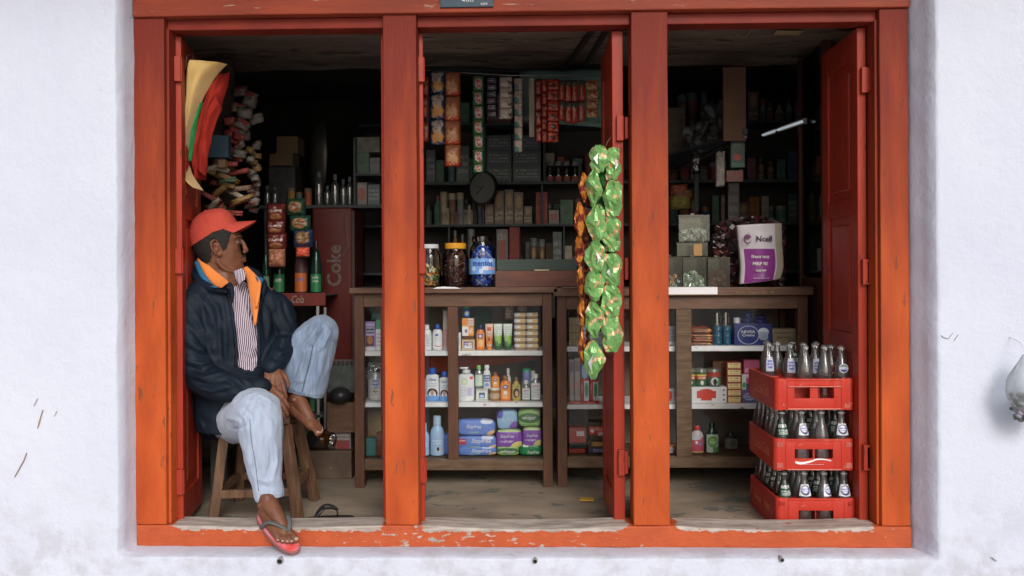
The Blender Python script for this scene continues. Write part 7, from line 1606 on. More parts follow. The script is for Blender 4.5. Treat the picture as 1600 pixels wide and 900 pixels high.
for i, (x0, x1, y) in enumerate([(667, 681, 234), (682, 694, 250), (700, 712, 246), (714, 734, 228)]): place_back('dim %s on the back shelf behind the hanging chips packets' % ['tall box', 'squat box', 'bottle', 'wide box'][i], ['box', 'box', 'round', 'box'][i], x0, x1, y, 1, [DPK[1], DC[1], DC[0], DPK[1]][i])
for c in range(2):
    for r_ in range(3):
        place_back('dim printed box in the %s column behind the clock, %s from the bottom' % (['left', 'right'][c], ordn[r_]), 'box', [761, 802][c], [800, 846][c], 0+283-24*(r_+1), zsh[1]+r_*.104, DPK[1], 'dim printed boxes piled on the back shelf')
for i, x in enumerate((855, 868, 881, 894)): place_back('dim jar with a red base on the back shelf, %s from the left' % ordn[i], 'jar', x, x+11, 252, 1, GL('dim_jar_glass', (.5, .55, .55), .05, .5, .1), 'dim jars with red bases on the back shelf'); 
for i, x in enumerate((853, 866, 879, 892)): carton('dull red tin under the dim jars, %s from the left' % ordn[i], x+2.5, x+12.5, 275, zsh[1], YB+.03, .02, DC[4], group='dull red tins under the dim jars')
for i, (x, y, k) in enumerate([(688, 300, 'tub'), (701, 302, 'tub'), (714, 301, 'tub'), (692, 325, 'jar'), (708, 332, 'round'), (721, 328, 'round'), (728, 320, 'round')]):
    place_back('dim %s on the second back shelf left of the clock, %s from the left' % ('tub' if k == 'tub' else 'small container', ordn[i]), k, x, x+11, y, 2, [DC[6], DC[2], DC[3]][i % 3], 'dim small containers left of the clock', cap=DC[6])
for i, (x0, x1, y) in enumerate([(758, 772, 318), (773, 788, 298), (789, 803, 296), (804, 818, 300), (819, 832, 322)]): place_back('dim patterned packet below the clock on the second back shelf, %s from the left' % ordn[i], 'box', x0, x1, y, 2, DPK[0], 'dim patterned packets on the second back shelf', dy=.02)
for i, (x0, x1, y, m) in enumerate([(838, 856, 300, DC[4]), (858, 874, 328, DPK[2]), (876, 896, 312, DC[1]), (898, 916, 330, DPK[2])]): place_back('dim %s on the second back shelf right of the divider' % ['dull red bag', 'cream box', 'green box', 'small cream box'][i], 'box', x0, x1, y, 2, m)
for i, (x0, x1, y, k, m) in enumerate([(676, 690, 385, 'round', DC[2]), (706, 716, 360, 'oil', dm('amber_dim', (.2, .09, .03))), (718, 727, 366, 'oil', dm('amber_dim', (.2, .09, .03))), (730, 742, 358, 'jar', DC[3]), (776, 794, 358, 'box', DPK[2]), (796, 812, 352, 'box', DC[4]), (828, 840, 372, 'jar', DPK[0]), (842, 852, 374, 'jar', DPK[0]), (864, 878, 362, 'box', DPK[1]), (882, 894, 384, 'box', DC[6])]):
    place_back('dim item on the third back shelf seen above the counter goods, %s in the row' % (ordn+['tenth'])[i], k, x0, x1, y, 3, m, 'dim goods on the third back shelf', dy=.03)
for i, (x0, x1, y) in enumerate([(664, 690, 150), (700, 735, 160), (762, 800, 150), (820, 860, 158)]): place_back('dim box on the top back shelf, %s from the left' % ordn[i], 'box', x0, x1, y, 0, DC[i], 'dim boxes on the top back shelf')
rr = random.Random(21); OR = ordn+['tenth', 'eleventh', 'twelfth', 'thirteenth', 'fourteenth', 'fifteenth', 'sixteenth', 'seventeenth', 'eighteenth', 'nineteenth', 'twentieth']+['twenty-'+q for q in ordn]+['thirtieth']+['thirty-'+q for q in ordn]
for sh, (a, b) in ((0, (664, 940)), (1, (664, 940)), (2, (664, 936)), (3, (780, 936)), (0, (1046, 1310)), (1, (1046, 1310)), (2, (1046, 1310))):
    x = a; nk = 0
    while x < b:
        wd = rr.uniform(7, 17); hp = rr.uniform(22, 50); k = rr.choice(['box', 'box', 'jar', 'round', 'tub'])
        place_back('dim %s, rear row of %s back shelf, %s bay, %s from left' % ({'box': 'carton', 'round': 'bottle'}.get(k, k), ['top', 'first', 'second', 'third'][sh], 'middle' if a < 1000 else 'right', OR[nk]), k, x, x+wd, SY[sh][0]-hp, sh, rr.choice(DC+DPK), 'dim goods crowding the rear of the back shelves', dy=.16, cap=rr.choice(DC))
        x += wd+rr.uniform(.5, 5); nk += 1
# clock, turned away to the left
ck = thing('wall_clock', 'round wall clock with a grey face hanging over the back shelves', 'clock', P(756.5, 294, YB-.12), 0); ck.rotation_euler = (0, R(-8), R(-34))
rC = .108
def disc(y0, y1, r, n=40, r2=None):
    b = bmesh.new(); lathe(b, [(0, 0), (r, 0), (r if r2 is None else r2, y1-y0), (0, y1-y0)], n); bmesh.ops.rotate(b, cent=(0, 0, 0), matrix=Matrix.Rotation(R(90), 3, 'X'), verts=b.verts[:]); bmesh.ops.translate(b, vec=(0, -y0, 0), verts=b.verts[:]); return b
obj('case', disc(0, .02, rC), M('dark_clock_case', (.02, .022, .024), rough=.3, bump=0), ck, smooth=True)
obj('face', disc(.0205, .0215, rC*.9), M('grey_clock_face', (.17, .18, .17), rough=.5, bump=0), ck)
for ang, L_, w_ in ((-62, .045, .006), (-122, .062, .004), (60, .02, .004)):
    bm = bmesh.new(); d = Vector((math.sin(R(ang)), 0, math.cos(R(ang)))); bar(bm, Vector((0, -.0245, 0)), Vector((0, -.0245, 0))+d*L_, w_, .0015, bev=0); obj('hand', bm, BLACK, ck)
for k in range(12):
    bm = bmesh.new(); d = Vector((math.sin(R(30*k)), 0, math.cos(R(30*k)))); bar(bm, Vector((0, -.0225, 0))+d*rC*.76, Vector((0, -.0225, 0))+d*rC*.85, .003, .0008, bev=0); obj('hour_mark', bm, BLACK, ck)
# yellow card on the floor
bm = bmesh.new(); bx(bm, (0, 0, .004), (.07, .05, .006), bev=.001); o = obj('yellow_wrapper', bm, M('yellow_card', (.62, .36, .05), rough=.5)); d = ray(917, 781); tt = (FLOORZ+.004-CAM.z)/d.z; q = CAM+d*tt; o.location = (q.x, q.y, FLOORZ+.003); o.rotation_euler = (0, 0, R(-4)); tag(o, 'small yellow wrapper lying on the cement floor of the middle bay', 'wrapper')

# ================================================================== RIGHT BAY, UPPER PART
PW = M('brown_post_wood', (.13, .07, .045), rough=.7, col2=(.19, .105, .065), scale=5)
t = thing('side_rack', 'dark wooden rack running into the shop above the right counter', 'shelves', (0, 0, 0))
a = P(1130, 105, 1.05); b = P(1166, 205, 1.05)
bm = bmesh.new(); box2(bm, a.x, b.x, 1.05, 1.075, b.z-.05, a.z, bev=.002); obj('end_board', bm, PW, t)
bm = bmesh.new(); bar(bm, P(1165, 205, 1.04), P(1046, 262, 2.15), .025, .03); obj('shelf_edge', bm, SHG, t)
bm = bmesh.new(); bar(bm, P(1166, 214, 1.04), P(1046, 272, 2.15), .012, .014); obj('shelf_edge', bm, METAL, t)
bm = bmesh.new(); tp = [P(1165, 205, 1.05), P(1046, 262, 2.15)]; vs = [bm.verts.new(p) for p in (tp[0], tp[1], tp[1]+Vector((-.3, .05, 0)), tp[0]+Vector((-.3, .9, 0)))]; bm.faces.new(vs); rr_ = bmesh.ops.extrude_face_region(bm, geom=bm.faces[:]); bmesh.ops.translate(bm, vec=(0, 0, -.012), verts=[v for v in rr_['geom'] if isinstance(v, bmesh.types.BMVert)]); obj('shelf_board', bm, SHG, t)
bm = bmesh.new(); bar(bm, P(1088, 250, 1.6), P(1088, 330, 1.6), .025, .02); obj('upright', bm, SHG, t)
# lumpy net sack on the rack
t = thing('net_sack', 'lumpy grey net sack on the rack in the right bay', 'sack', P(1104, 215, 1.6)); bms = [bmesh.new(), bmesh.new()]; rr = random.Random(5)
for k in range(60):
    u, v = rr.random(), rr.random(); p = P(1076+50*u+rr.uniform(-3, 3), 232-78*v*(.4+.6*u)-14*(1-u)*0, 1.55+.25*rr.random())-t.location
    ball(bms[k % 2], p, (rr.uniform(.02, .035), .03, rr.uniform(.03, .05)), rot=Matrix.Rotation(rr.uniform(-.8, .8), 3, 'Y'), n=4)
for b_, m_ in zip(bms, (dm('net_grey', (.10, .11, .11)), dm('net_dark', (.05, .055, .055)))): o = obj('lumps', b_, m_, t, smooth='all'); o['kind'] = 'stuff'
carton('cardboard box on the rack left of the net sack', 1040, 1072, 168, Z_(246, 1.9, 1055), 1.9, .2, dm('dim_card', (.09, .07, .05)))
# green red fire-coloured tin hanging at the rack end
carton('dark green box with a red mark hanging below the rack end', 1143, 1165, 208, Z_(262, 1.1, 1154), 1.1, .06, PM('green_red_mark_box', (.02, .07, .045), [('e', .45, .3, .3, .1, (.4, .03, .02)), ('r', .2, .62, .75, .95, (.12, .13, .1)), ('r', .05, .02, .95, .14, (.04, .14, .09))]))
carton('brown box under the dark green box', 1136, 1162, 266, Z_(284, 1.12, 1150), 1.12, .06, dm('rust_brown', (.11, .045, .035)))
packet('crumpled clear bag hanging from the rack edge', 1080, 1094, 240, 272, 1.5, GL('dim_bag', (.6, .65, .62), .2, .5, .3), t_=.05, wr=.006, name='plastic_bag', cat='bag'); packet('narrow chain of pale sachets hanging beside the dark green box', 1118, 1133, 236, 292, 1.15, dm('pale_sachets', (.17, .16, .14)), t_=.03, wr=.006, name='sachet_chain', cat='sachets')
for i, (x0, x1, y0, y1) in enumerate([(1047, 1075, 288, 305), (1050, 1085, 296, 312), (1046, 1080, 305, 328)]): packet('dim %s packet heaped behind the right counter' % ['red', 'brown', 'yellow'][i], x0, x1, y0, y1, 1.7, dm(['heap_red', 'heap_brown', 'heap_yellow'][i], [(.18, .05, .03), (.13, .07, .03), (.14, .12, .03)][i]), t_=.08, wr=.008)
carton('tall dark card box standing behind the sachet heap', 1138, 1156, 286, BT, 1.35, .08, PM('dark_card_box', (.045, .035, .035), [('t', .1, .3, .9, 1, (.12, .1, .1), 7)]))
# shelves along the right wall, behind glass, with a white reflection tube
XR = 1.45
t = thing('glazed_wall_cupboard', 'tall glazed cupboard along the right wall of the shop', 'cupboard', (XR, 0, 0))
y0_, y1_ = .80, 1.15
def cb_(name, bb, mat):
    bm = bmesh.new(); box2(bm, *bb, bev=.001); return obj(name, bm, mat, t)
for z in (1.0, 1.27, 1.50, 1.74, 1.98): cb_('shelf', (.02, .34, y0_+.03, y1_, z, z+.014), M('dim_red_shelf', (.09, .035, .03), rough=.5))
cb_('stile', (-.01, .03, y0_-.03, y0_+.02, FLOORZ, 2.16), WOOD); cb_('stile', (-.01, .03, y1_, y1_+.03, FLOORZ, 2.16), WOOD)
cb_('back_board', (.345, .355, y0_, y1_, FLOORZ, 2.16), M('brown_back_board', (.25, .16, .1), rough=.8)); cb_('door', (-.005, .015, y0_+.021, y1_-.001, FLOORZ, .98), WOOD)
cb_('pane', (-.002, .001, y0_+.021, y1_-.001, .99, 2.15), GL('dark_pane', (.94, .96, .96), .04, .05, .0, dark=1))
rr = random.Random(11); CUPC = [C('cup_tan', (.5, .35, .2), .5), C('cup_teal', (.15, .3, .28), .4), C('cup_grey', (.45, .46, .45), .4), C('cup_cream', (.6, .52, .4), .4), C('cup_brown', (.3, .14, .08), .4), C('cup_red', (.4, .08, .06), .4)]
for zi, z in enumerate((1.014, 1.284, 1.514, 1.754)):
    y = y0_+.10; nc = 0
    while y < y1_-.1:
        nc += 1; w_ = rr.uniform(.05, .09); hh = rr.uniform(.10, .19)
        grp = 'dim jars and boxes in the glazed cupboard'
        if rr.random() < .6:
            r = w_/2; jt = thing('jar', 'dim jar on the %s shelf of the glazed cupboard, %s from the front' % (['lowest', 'second', 'third', 'fourth'][zi], OR[nc-1]), 'jar', (XR+.06+r, y, z+.001), 0, grp); bm = bmesh.new(); lathe(bm, [(0, 0), (r, 0), (r, hh*.8), (r*.7, hh*.86)], 12); obj('body', bm, rr.choice(CUPC), jt, smooth=True); bm = bmesh.new(); lathe(bm, [(0, hh*.861), (r*.8, hh*.861), (r*.8, hh), (0, hh)], 12); obj('lid', bm, DC[6], jt, smooth=True)
        else:
            bm = bmesh.new(); box2(bm, 0, .12, -w_/2, w_/2, 0, hh); o = obj('carton', bm, rr.choice(CUPC)); o.location = (XR+.05, y, z+.001); tag(o, 'dim box on the %s shelf of the glazed cupboard, %s from the front' % (['lowest', 'second', 'third', 'fourth'][zi], OR[nc-1]), 'box', grp)
        y += w_+rr.uniform(.02, .08)
p1, p2 = PXp(1192, 211, XR-.03), PXp(1253, 190, XR-.03)  # added glowing tube, stands for a bright reflection in the glass
t = thing('reflection_tube', 'white glowing tube in place of a reflection before the glazed cupboard', 'reflection', (p1+p2)/2); c = t.location.copy()
TUBE = bpy.data.materials.new('tube_glow'); TUBE.use_nodes = True; TUBE.node_tree.nodes['Principled BSDF'].inputs['Emission Color'].default_value = (.75, .85, .9, 1); TUBE.node_tree.nodes['Principled BSDF'].inputs['Emission Strength'].default_value = .4; TUBE.node_tree.nodes['Principled BSDF'].inputs['Base Color'].default_value = (.6, .6, .6, 1)
bm = bmesh.new(); tube(bm, [p1-c, p2-c], .007, 12); obj('tube', bm, TUBE, t, smooth='all')
bm = bmesh.new(); off = Vector((.018, 0, .004)); bar(bm, p1-c+off, p2-c+off, .018, .03); obj('batten', bm, M('grey_fitting', (.3, .3, .3), rough=.5), t)
for q_ in (.12, .88):
    h_ = p1+(p2-p1)*q_-c; bm = bmesh.new(); tube(bm, [h_+Vector((.018, 0, .015)), Vector((h_.x+.018, h_.y, 2.42-c.z if (h_+c).y > 1.5 else 2.2-c.z))], .0015, 5); obj('hanging_cord', bm, M('dark_cable', (.025, .03, .03), rough=.5), t)
bm = bmesh.new(); d_ = (p2-p1); m_ = p1+d_*.4-c; bar(bm, m_+Vector((0, 0, -.015)), m_+Vector((0, 0, .02)), .012, .03); obj('clip', bm, BLACK, t)

# ================================================================== LEFT BAY, BEHIND THE MAN
# flag of three cloths on the left door leaf
t = thing('hanging_cloths', 'yellow, green and red cloths hung in a bundle on the left door leaf', 'cloth', P(320, 98, .2)); c = t.location.copy()
def cl(name, L_, R_, Y0, Y1, mat, bulge, seed, thick=.004, wr=.012):
    n = len(L_); A_ = [P(x, y, Y0)-c for x, y in L_]; B_ = [P(x, y, Y1)-c for x, y in R_]
    bm = bmesh.new(); sheet(bm, A_, B_, nu=14, nv=40, bulge=bulge, thick=thick, wr=wr, seed=seed); return obj(name, bm, mat, t, smooth='all')
YEC = M('ochre_yellow_cloth', (.55, .33, .10), rough=.8, col2=(.66, .45, .17), scale=7, bump=.15, bscale=60, sheen=.3)
cl('yellow_cloth', [(297, 94), (291, 130), (289, 180), (288, 230), (289, 275), (299, 292)], [(356, 101), (332, 128), (314, 165), (300, 215), (297, 262), (319, 299)], .17, .26, YEC, .035, 1, thick=.0025, wr=.02)
cl('green_cloth', [(311, 163), (301, 195), (296, 225), (295, 252)], [(317, 160), (309, 190), (303, 225), (300, 252)], .24, .26, M('bright_green_cloth', (.03, .28, .08), rough=.7, bump=0), .015, 2)
REC = M('deep_red_cloth', (.24, .014, .010), rough=.85, col2=(.32, .024, .014), scale=6, bump=.15, bscale=60, spec=.2)
cl('red_cloth', [(334, 126), (316, 162), (307, 205), (301, 250), (303, 280)], [(359, 112), (353, 148), (334, 192), (324, 236), (321, 282)], .27, .33, REC, .03, 3, thick=.0025, wr=.022)
cl('red_fold', [(338, 150), (320, 180), (313, 220), (308, 262)], [(347, 168), (336, 195), (327, 232), (322, 276)], .25, .27, REC, .02, 4)
for i, (s, lab) in enumerate([((278, 108), 0)]): pass
# goods hung on the left wall
YL = .75
def wallbunch(lab, x0, x1, y0, y1, Y, mats, n, seed, cat='packet bundle', name='packet_bundle'):
    t = thing(name, lab, cat, P((x0+x1)/2, y0, Y)); r_ = random.Random(seed); cc = t.location.copy()
    for k in range(n):
        px = r_.uniform(x0+4, x1-4); py = y0+(y1-y0)*(k+.5)/n; Yk = Y+r_.uniform(-.05, .05); p = P(px, py, Yk)
        w_, h_ = (x1-x0)*.62/FPX*(3.4+Y), (y1-y0)/n*2.0/FPX*(3.4+Y); bm = bmesh.new(); pillow(bm, w_, h_, .03, seed+k, n=6, crimp=.1, wr=.003); o = obj('packet', bm, r_.choice(mats), t, smooth='all'); o.location = p-cc; o.rotation_euler = (r_.uniform(-.3, .3), r_.uniform(-.5, .5), r_.uniform(-.7, .7))
    return t
WPK = PM('pale_packet_red_print', (.17, .145, .12), [('e', .5, .7, .3, .15, (.35, .04, .03)), ('t', .15, .2, .85, .5, (.25, .08, .06), 2)], rough=.35, bump=.3)
carton('dark tall board behind the pale packets on the left wall', 335, 366, 92, Z_(330, 1.0, 350), 1.0, .03, M('brown_wall_board', (.07, .05, .04), rough=.8))
wallbunch('bundle of pale packets with red print high on the left wall', 366, 406, 138, 216, YL+.2, [WPK, dm('pale_film', (.09, .085, .075))], 9, 1)
wallbunch('bunch of small pale sachets below the red printed packets', 384, 407, 222, 330, YL+.2, [WPK, dm('cream_film', (.12, .10, .075)), dm('pale_film', (.09, .085, .075)), dm('ochre_film', (.11, .065, .02))], 22, 2)
wallbunch('mixed bunch of red and white packets behind the blue box', 348, 384, 186, 250, YL+.15, [WPK, dm('dull_red', (.16, .03, .025)), dm('pale_film', (.09, .085, .075))], 10, 3)
wallbunch('low bunch of coloured packets behind the red cap', 322, 384, 250, 335, YL+.1, [dm('dull_red', (.16, .03, .025)), dm('cream_film', (.12, .10, .075)), dm('ochre_film', (.11, .065, .02)), dm('dull_brown', (.10, .06, .04)), dm('dull_green', (.05, .09, .06))], 20, 4)
wallbunch('grey and yellow packets hanging between the door leaf and the man', 286, 304, 300, 420, .62, [dm('steel_grey_film', (.14, .16, .17)), dm('ochre_film', (.11, .065, .02)), dm('olive_film', (.16, .17, .05))], 14, 6)
carton('slate blue box hanging beside the red cloth', 326, 357, 211, Z_(246, YL, 341), YL, .1, M('slate_blue_box', (.035, .085, .13), rough=.6), rz=.2)
carton('small tan box under the slate blue box', 341, 352, 249, Z_(262, YL, 346), YL, .04, M('tan_card', (.28, .19, .1), rough=.8))
bm = bmesh.new(); tube(bm, [P(289, 110, .17), P(292, 88, .17), P(300, 84, .18), P(303, 96, .2), P(297, 112, .2)], .004, 8); o = obj('padlock_hasp', bm, M('rusty_iron', (.10, .05, .03), rough=.7), smooth='all'); tag(o, 'rusty iron ring on the left door leaf above the cloths', 'ring')
# rear: cartons, drum rim, bottles on a high shelf
YR = 1.55
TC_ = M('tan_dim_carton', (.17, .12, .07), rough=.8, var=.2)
def flo(name, lab, cat, bb, mat):
    bm = bmesh.new(); box2(bm, *bb, bev=.003); o = obj(name, bm, mat); return tag(o, lab, cat)
t = thing('high_shelf', 'high dark shelf carrying clear bottles behind the man', 'shelf', (0, YR, 0))
zhs = Z_(320, YR, 520)
bm = bmesh.new(); box2(bm, X_(405, YR), X_(604, YR), 0, .3, zhs-.02, zhs, bev=.002); obj('board', bm, SHG, t); bm = bmesh.new(); box2(bm, X_(412, YR), X_(414, YR)+.02, .02, .05, FLOORZ, zhs-.0205); obj('post', bm, SHG, t)
bm = bmesh.new(); box2(bm, X_(556, YR), X_(604, YR), .0, .3, Z_(271, YR, 580)-.012, Z_(271, YR, 580)); obj('board', bm, SHG, t); bm = bmesh.new(); box2(bm, X_(553, YR), X_(553, YR)+.012, .0, .3, zhs+.0005, Z_(215, YR, 553)); obj('side', bm, SHG, t)
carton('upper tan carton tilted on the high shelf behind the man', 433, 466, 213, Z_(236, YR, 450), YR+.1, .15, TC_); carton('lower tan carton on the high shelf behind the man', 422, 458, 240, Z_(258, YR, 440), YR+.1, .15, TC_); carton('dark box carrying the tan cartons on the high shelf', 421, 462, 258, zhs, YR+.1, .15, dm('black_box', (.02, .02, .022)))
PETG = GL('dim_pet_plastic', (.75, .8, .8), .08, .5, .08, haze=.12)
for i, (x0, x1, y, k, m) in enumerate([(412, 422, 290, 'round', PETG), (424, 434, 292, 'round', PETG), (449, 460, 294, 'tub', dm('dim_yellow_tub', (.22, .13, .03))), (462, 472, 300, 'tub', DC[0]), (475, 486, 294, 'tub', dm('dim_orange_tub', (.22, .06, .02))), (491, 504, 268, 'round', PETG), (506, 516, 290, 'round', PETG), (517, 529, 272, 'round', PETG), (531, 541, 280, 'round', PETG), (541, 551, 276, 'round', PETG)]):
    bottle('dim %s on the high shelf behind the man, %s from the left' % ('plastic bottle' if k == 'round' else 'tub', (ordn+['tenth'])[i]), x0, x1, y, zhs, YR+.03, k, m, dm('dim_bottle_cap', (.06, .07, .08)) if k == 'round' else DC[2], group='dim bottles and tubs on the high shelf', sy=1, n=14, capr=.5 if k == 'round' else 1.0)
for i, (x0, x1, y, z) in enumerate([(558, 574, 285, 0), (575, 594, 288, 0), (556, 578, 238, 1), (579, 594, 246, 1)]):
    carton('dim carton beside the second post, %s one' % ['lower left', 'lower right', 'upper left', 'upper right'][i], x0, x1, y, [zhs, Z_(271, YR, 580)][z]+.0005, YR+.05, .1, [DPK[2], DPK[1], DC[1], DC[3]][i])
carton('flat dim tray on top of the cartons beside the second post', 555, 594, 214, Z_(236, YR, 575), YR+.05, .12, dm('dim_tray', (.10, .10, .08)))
# big oval basin leaning on edge
t = thing('round_basin', 'large round metal basin standing on edge on the high shelf', 'basin', P(490, 243, YR+.12)); bm = bmesh.new()
lathe(bm, [(0, 0), (.19, 0), (.205, -.03), (.235, -.05), (.24, -.045), (.21, -.02), (.195, .006), (0, .006)], 40); bmesh.ops.rotate(bm, cent=(0, 0, 0), matrix=Matrix.Rotation(R(90), 3, 'X'), verts=bm.verts[:]); obj('pan', bm, M('dim_tin_basin', (.10, .10, .09), rough=.45, metal=.5, var=.3), t, smooth='all'); t.rotation_euler = (0, R(8), R(-66))
bm = bmesh.new(); t.location = P(488, 245, YR+.2)
# string of crisps packets above the bottle rack
KUR = PM('dim_red_crisps', (.12, .018, .015), [('t', .15, .45, .85, .7, (.5, .4, .35), 1), ('e', .5, .25, .3, .18, (.30, .12, .05))], rough=.35, bump=.3); LAY = PM('dim_green_crisps', (.015, .055, .035), [('e', .5, .5, .33, .33, (.24, .13, .045)), ('e', .5, .5, .24, .2, (.18, .06, .025)), ('t', .25, .42, .75, .58, (.45, .35, .25), 1)], rough=.35, bump=.3); LAB_ = PM('dim_blue_crisps', (.02, .03, .07), [('e', .5, .55, .33, .33, (.2, .1, .04)), ('t', .25, .45, .75, .6, (.4, .3, .2), 1)], rough=.35, bump=.3)
for i, (x0, x1, y0, y1, m) in enumerate([(417, 447, 318, 346, KUR), (416, 446, 344, 366, KUR), (417, 448, 364, 390, KUR), (419, 446, 388, 418, dm('dim_brick_film', (.16, .06, .03))), (447, 478, 310, 337, LAY), (452, 486, 336, 362, LAY), (458, 490, 358, 388, LAB_), (462, 484, 386, 402, dm('dim_scarlet_film', (.28, .04, .02)))]):
    packet(['red crisps packet at the top of the left string', 'red crisps packet second in the left string', 'red crisps packet third in the left string', 'brick red packet at the foot of the left string', 'green crisps packet at the top of the right string', 'green crisps packet in the middle of the right string', 'dark blue crisps packet low in the right string', 'scarlet packet ending the right string'][i], x0, x1, y0, y1, 1.1, m, 'crisps packets hanging behind the man', t_=.05, seed=100+i, wr=.003)
# bottle rack: red header board and bottles
YQ = 1.15; zr = Z_(458, YQ, 465)
t = thing('drinks_rack', 'small drinks rack with a red lettered front board behind the man', 'rack', (X_(450, YQ), YQ, FLOORZ)); c = t.location.copy()
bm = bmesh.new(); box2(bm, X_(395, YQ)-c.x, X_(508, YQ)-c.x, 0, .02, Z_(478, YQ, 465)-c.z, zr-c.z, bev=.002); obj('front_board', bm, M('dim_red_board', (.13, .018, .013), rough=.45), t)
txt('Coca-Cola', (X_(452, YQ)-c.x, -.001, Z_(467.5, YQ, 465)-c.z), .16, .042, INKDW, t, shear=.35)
bm = bmesh.new(); box2(bm, X_(395, YQ)-c.x, X_(508, YQ)-c.x, .021, .3, Z_(463, YQ, 465)-c.z, Z_(461, YQ, 465)-c.z); obj('tray', bm, SHG, t)
for x in (-.17, .155): bm = bmesh.new(); box2(bm, x, x+.014, .0, .014, 0, Z_(478.5, YQ, 465)-c.z); obj('leg', bm, M('pale_steel_leg', (.28, .28, .26), rough=.5), t)
for i, (x0, x1, y, b_, l_) in enumerate([(408, 420, 385, DKG, DC[1]), (425, 443, 376, DKG, PM('dim_green_label', (.02, .14, .05), [('t', .2, .5, .8, .8, (.4, .4, .35), 1)])), (458, 478, 372, dm('dim_cola', (.03, .01, .01)), PM('dim_orange_label', (.40, .10, .02), [('t', .2, .5, .8, .8, (.05, .08, .3), 1)])), (483, 501, 376, DKG, PM('dim_green_label2', (.02, .16, .06), [('t', .2, .5, .8, .9, (.4, .42, .35), 2)]))]):
    bottle('large drink bottle on the red rack, %s' % ['leftmost and darkest', 'dark green with pale print', 'orange labelled', 'green at the right end'][i], x0, x1, y, zr-.01, YQ+.04, 'oil', b_, DC[4] if i == 2 else BLACK, lab=(.05, .38, l_), sy=1, capr=.35)
for i in range(4): bottle('dark bottle low behind the raised knee, %s from the left' % ordn[i], 455+i*13, 466+i*13, 560, Z_(645, 1.2, 480), 1.2+.02*i, 'oil', [DKG, BLACK, dm('dim_green_bottle', (.02, .08, .04)), BLACK][i], BLACK, lab=(.1, .5, DPK[1]) if i == 0 else None, sy=1, group='dark bottles low behind the raised knee')
flo('low_board', 'low dark board on which the bottles behind the knee stand', 'board', (X_(430, 1.2), X_(545, 1.2), 1.15, 1.4, Z_(645, 1.2, 480)-.02, Z_(645, 1.2, 480)), SHG)
# red upright cooler
YF = 1.45
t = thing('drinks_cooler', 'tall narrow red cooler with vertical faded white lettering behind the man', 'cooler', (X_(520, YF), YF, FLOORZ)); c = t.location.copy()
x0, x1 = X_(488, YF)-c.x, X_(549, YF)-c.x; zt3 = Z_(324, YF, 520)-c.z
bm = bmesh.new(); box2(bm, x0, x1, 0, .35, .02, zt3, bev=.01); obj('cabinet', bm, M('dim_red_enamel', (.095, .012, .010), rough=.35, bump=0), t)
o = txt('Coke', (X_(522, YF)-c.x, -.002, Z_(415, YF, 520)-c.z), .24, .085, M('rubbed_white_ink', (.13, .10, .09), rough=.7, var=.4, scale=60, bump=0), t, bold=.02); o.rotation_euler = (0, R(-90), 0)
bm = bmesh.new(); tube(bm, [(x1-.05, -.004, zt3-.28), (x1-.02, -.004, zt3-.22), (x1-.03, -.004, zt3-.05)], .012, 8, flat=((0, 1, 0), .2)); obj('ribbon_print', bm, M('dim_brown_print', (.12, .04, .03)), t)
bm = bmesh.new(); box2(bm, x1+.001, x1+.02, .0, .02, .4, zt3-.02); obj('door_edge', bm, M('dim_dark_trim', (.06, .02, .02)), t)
# basket, helmet, step board, jar on its side, wrapped soap
YW = 1.05
t = thing('plastic_basket', 'grey plastic basket with rows of square holes between the cooler and the cabinet', 'basket', P(532, 590, YW)); c = t.location.copy(); bm = bmesh.new()
xa, xb, za, zb2 = X_(511, YW)-c.x, X_(552, YW)-c.x, Z_(612, YW, 530)-c.z, Z_(563, YW, 530)-c.z
for k in range(6): z = za+(zb2-za)*k/5; box2(bm, xa, xb, 0, .004, z-.004, z+.004)
for k in range(7): x = xa+(xb-xa)*k/6; box2(bm, x-.003, x+.003, .0005, .0045, za, zb2)
obj('wall', bm, dm('dim_basket', (.03, .036, .036)), t); bm = bmesh.new(); box2(bm, xa, xb, .006, .2, za, zb2-.03); obj('contents', bm, dm('dim_contents', (.03, .04, .03)), t)
bm = bmesh.new(); ball(bm, (0, 0, 0), (.062, .06, .045), n=10); o = obj('black_bundle', bm, BLACK, smooth='all'); o.location = P(532, 618, YW); tag(o, 'round black bundle lying under the grey basket', 'bundle')
bm = bmesh.new(); box2(bm, X_(509, YW), X_(554, YW), YW, YW+.25, Z_(676, YW, 530), Z_(629, YW, 530), bev=.003); o = obj('wooden_box', bm, WOODH); tag(o, 'dark wooden box under the black bundle beside the cabinet leg', 'box')
bm = bmesh.new(); box2(bm, X_(465, YW), X_(549, YW), YW-.02, YW+.3, FLOORZ+.002, Z_(703, YW, 510), bev=.003); o = obj('floor_board', bm, M('scratched_board', (.06, .035, .025), rough=.6, col2=(.13, .09, .06), scale=9, wear=.36, wearcol=(.25, .24, .2), wearscale=(9, 9, 22))); tag(o, 'low scratched wooden board box on the floor behind the stool', 'box'); zfb = Z_(703, YW, 510)
t = thing('ochre_jar', 'glass jar with ochre contents lying on its side below the bare foot', 'jar', P(503, 686, YW+.0)); t.rotation_euler = (0, 0, 0)
bm = bmesh.new(); lathe(bm, [(0, -.06), (.05, -.06), (.055, -.05), (.055, .03), (.045, .045), (.045, .055)], 24); Rm = Matrix.Rotation(R(62), 3, 'X') @ Matrix.Rotation(0, 3, 'Z'); Rq = Matrix.Rotation(R(38), 3, 'Z') @ Matrix.Rotation(R(70), 3, 'X'); Rq = Matrix.Rotation(R(-40), 3, 'Z') @ Matrix.Rotation(R(78), 3, 'X')
bmesh.ops.rotate(bm, cent=(0, 0, 0), matrix=Rq, verts=bm.verts[:]); obj('glass', bm, GL('ochre_glass', (.55, .42, .2), .03, .4, .1), t, smooth=True)
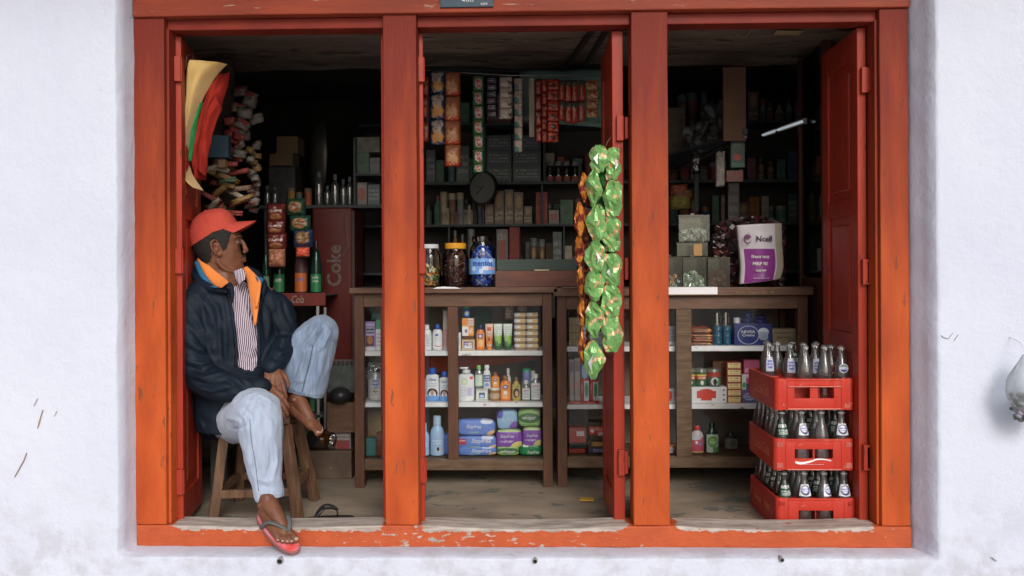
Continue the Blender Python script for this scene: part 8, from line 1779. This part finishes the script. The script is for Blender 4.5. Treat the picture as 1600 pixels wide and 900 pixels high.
bm = bmesh.new(); ball(bm, (0, 0, -.012), (.048, .048, .045), n=10); bmesh.ops.rotate(bm, cent=(0, 0, 0), matrix=Rq, verts=bm.verts[:]); obj('contents', bm, M('ochre_contents', (.22, .12, .03), rough=.6, var=.3, scale=30), t, smooth='all'); t.location.z = zfb+.058
bm = bmesh.new(); lathe(bm, [(0, .0555), (.048, .0555), (.048, .068), (0, .068)], 20); bmesh.ops.rotate(bm, cent=(0, 0, 0), matrix=Rq, verts=bm.verts[:]); obj('lid', bm, BLACK, t, smooth=True)
carton('red and white wrapped carton beside the lying jar', 519, 547, 675, zfb, YW+.02, .06, PM('red_white_wrap', (.16, .13, .13), [('r', .2, .0, .9, .5, (.22, .04, .04)), ('t', .2, .5, .9, .9, (.35, .33, .33), 2)]))
packet('crumpled pale green bag beside the lying jar', 512, 524, 678, 702, YW-.01, GL('pale_green_bag', (.4, .5, .45), .2, .5, .3), t_=.03, wr=.004, name='plastic_bag', cat='bag')
bm = bmesh.new(); tube(bm, [P(508, 480, 1.08), P(508, 688, 1.08)], .0075, 10); o = obj('pale_rod', bm, M('pale_rod', (.22, .23, .22), rough=.5), smooth='all'); tag(o, 'pale vertical rod standing behind the raised knee', 'rod')
bm = bmesh.new(); box2(bm, X_(330, .7), X_(352, .7), .68, .72, FLOORZ, Z_(600, .7, 340)); o = obj('grey_post', bm, M('grey_rough_post', (.08, .085, .08), rough=.9, var=.3), None); tag(o, 'rough grey post standing behind the stool by the left door leaf', 'post')
carton('dull red box on the floor under the stool', 385, 440, 725, FLOORZ+.002, .95, .2, dm('deep_red_box', (.18, .03, .02))); carton('dark bin behind the stool legs', 365, 452, 600, FLOORZ+.11, 1.25, .2, dm('black_box', (.02, .02, .022)))

# ================================================================== BAG ON THE RIGHT WALL
t = thing('hanging_plastic_bag', 'clear plastic bag of dark things hanging on the white wall at the right', 'bag', P(1603, 562, -.22)); c = t.location.copy()
bm = bmesh.new()
def bg_(u, v):
    a = u*2*math.pi; k = min(1, v*1.6); r = [.010, .035, .06, .076, .078, .07, .045, .01]; rr_ = np.interp(v, np.linspace(0, 1, 8), r); x = rr_*math.cos(a); y = rr_*.75*math.sin(a); n_ = noise.noise(Vector((math.cos(a)*2, math.sin(a)*2, v*5)))*.02+noise.noise(Vector((math.cos(a)*5, math.sin(a)*5, v*12)))*.010
    return (x*(1+n_*8)+.02*v, y*(1+n_*6), -.27*v+.02)
grid(bm, 48, 40, bg_); bmesh.ops.remove_doubles(bm, verts=bm.verts[:], dist=.0005); obj('film', bm, GL('bag_film', (.88, .91, .93), .22, .2, .02, haze=.30, dark=.8), t, smooth='all')
bms = [bmesh.new() for _ in range(3)]; rr = random.Random(9)
for k in range(90): i = rr.randrange(3); a = rr.uniform(0, 6.28); r = .060*math.sqrt(rr.random()); ball(bms[i], (r*math.cos(a)+.012, r*.7*math.sin(a), -.13-.10*rr.random()), (.014, .010, .008), rot=Matrix.Rotation(rr.uniform(0, 3), 3, 'Y'), n=3)
for b_, m_ in zip(bms, (M('bag_dark', (.10, .12, .11), rough=.5), M('bag_lilac', (.30, .27, .34), rough=.5), M('bag_olive', (.14, .17, .12), rough=.5))): o = obj('contents', b_, m_, t, smooth='all'); o['kind'] = 'stuff'
bm = bmesh.new(); tube(bm, [(0, 0, .02), (0, .03, .06), (0, .115, .08)], .002, 6); obj('tie', bm, WHITEP, t)
# ------------------------------------------------------------------ end
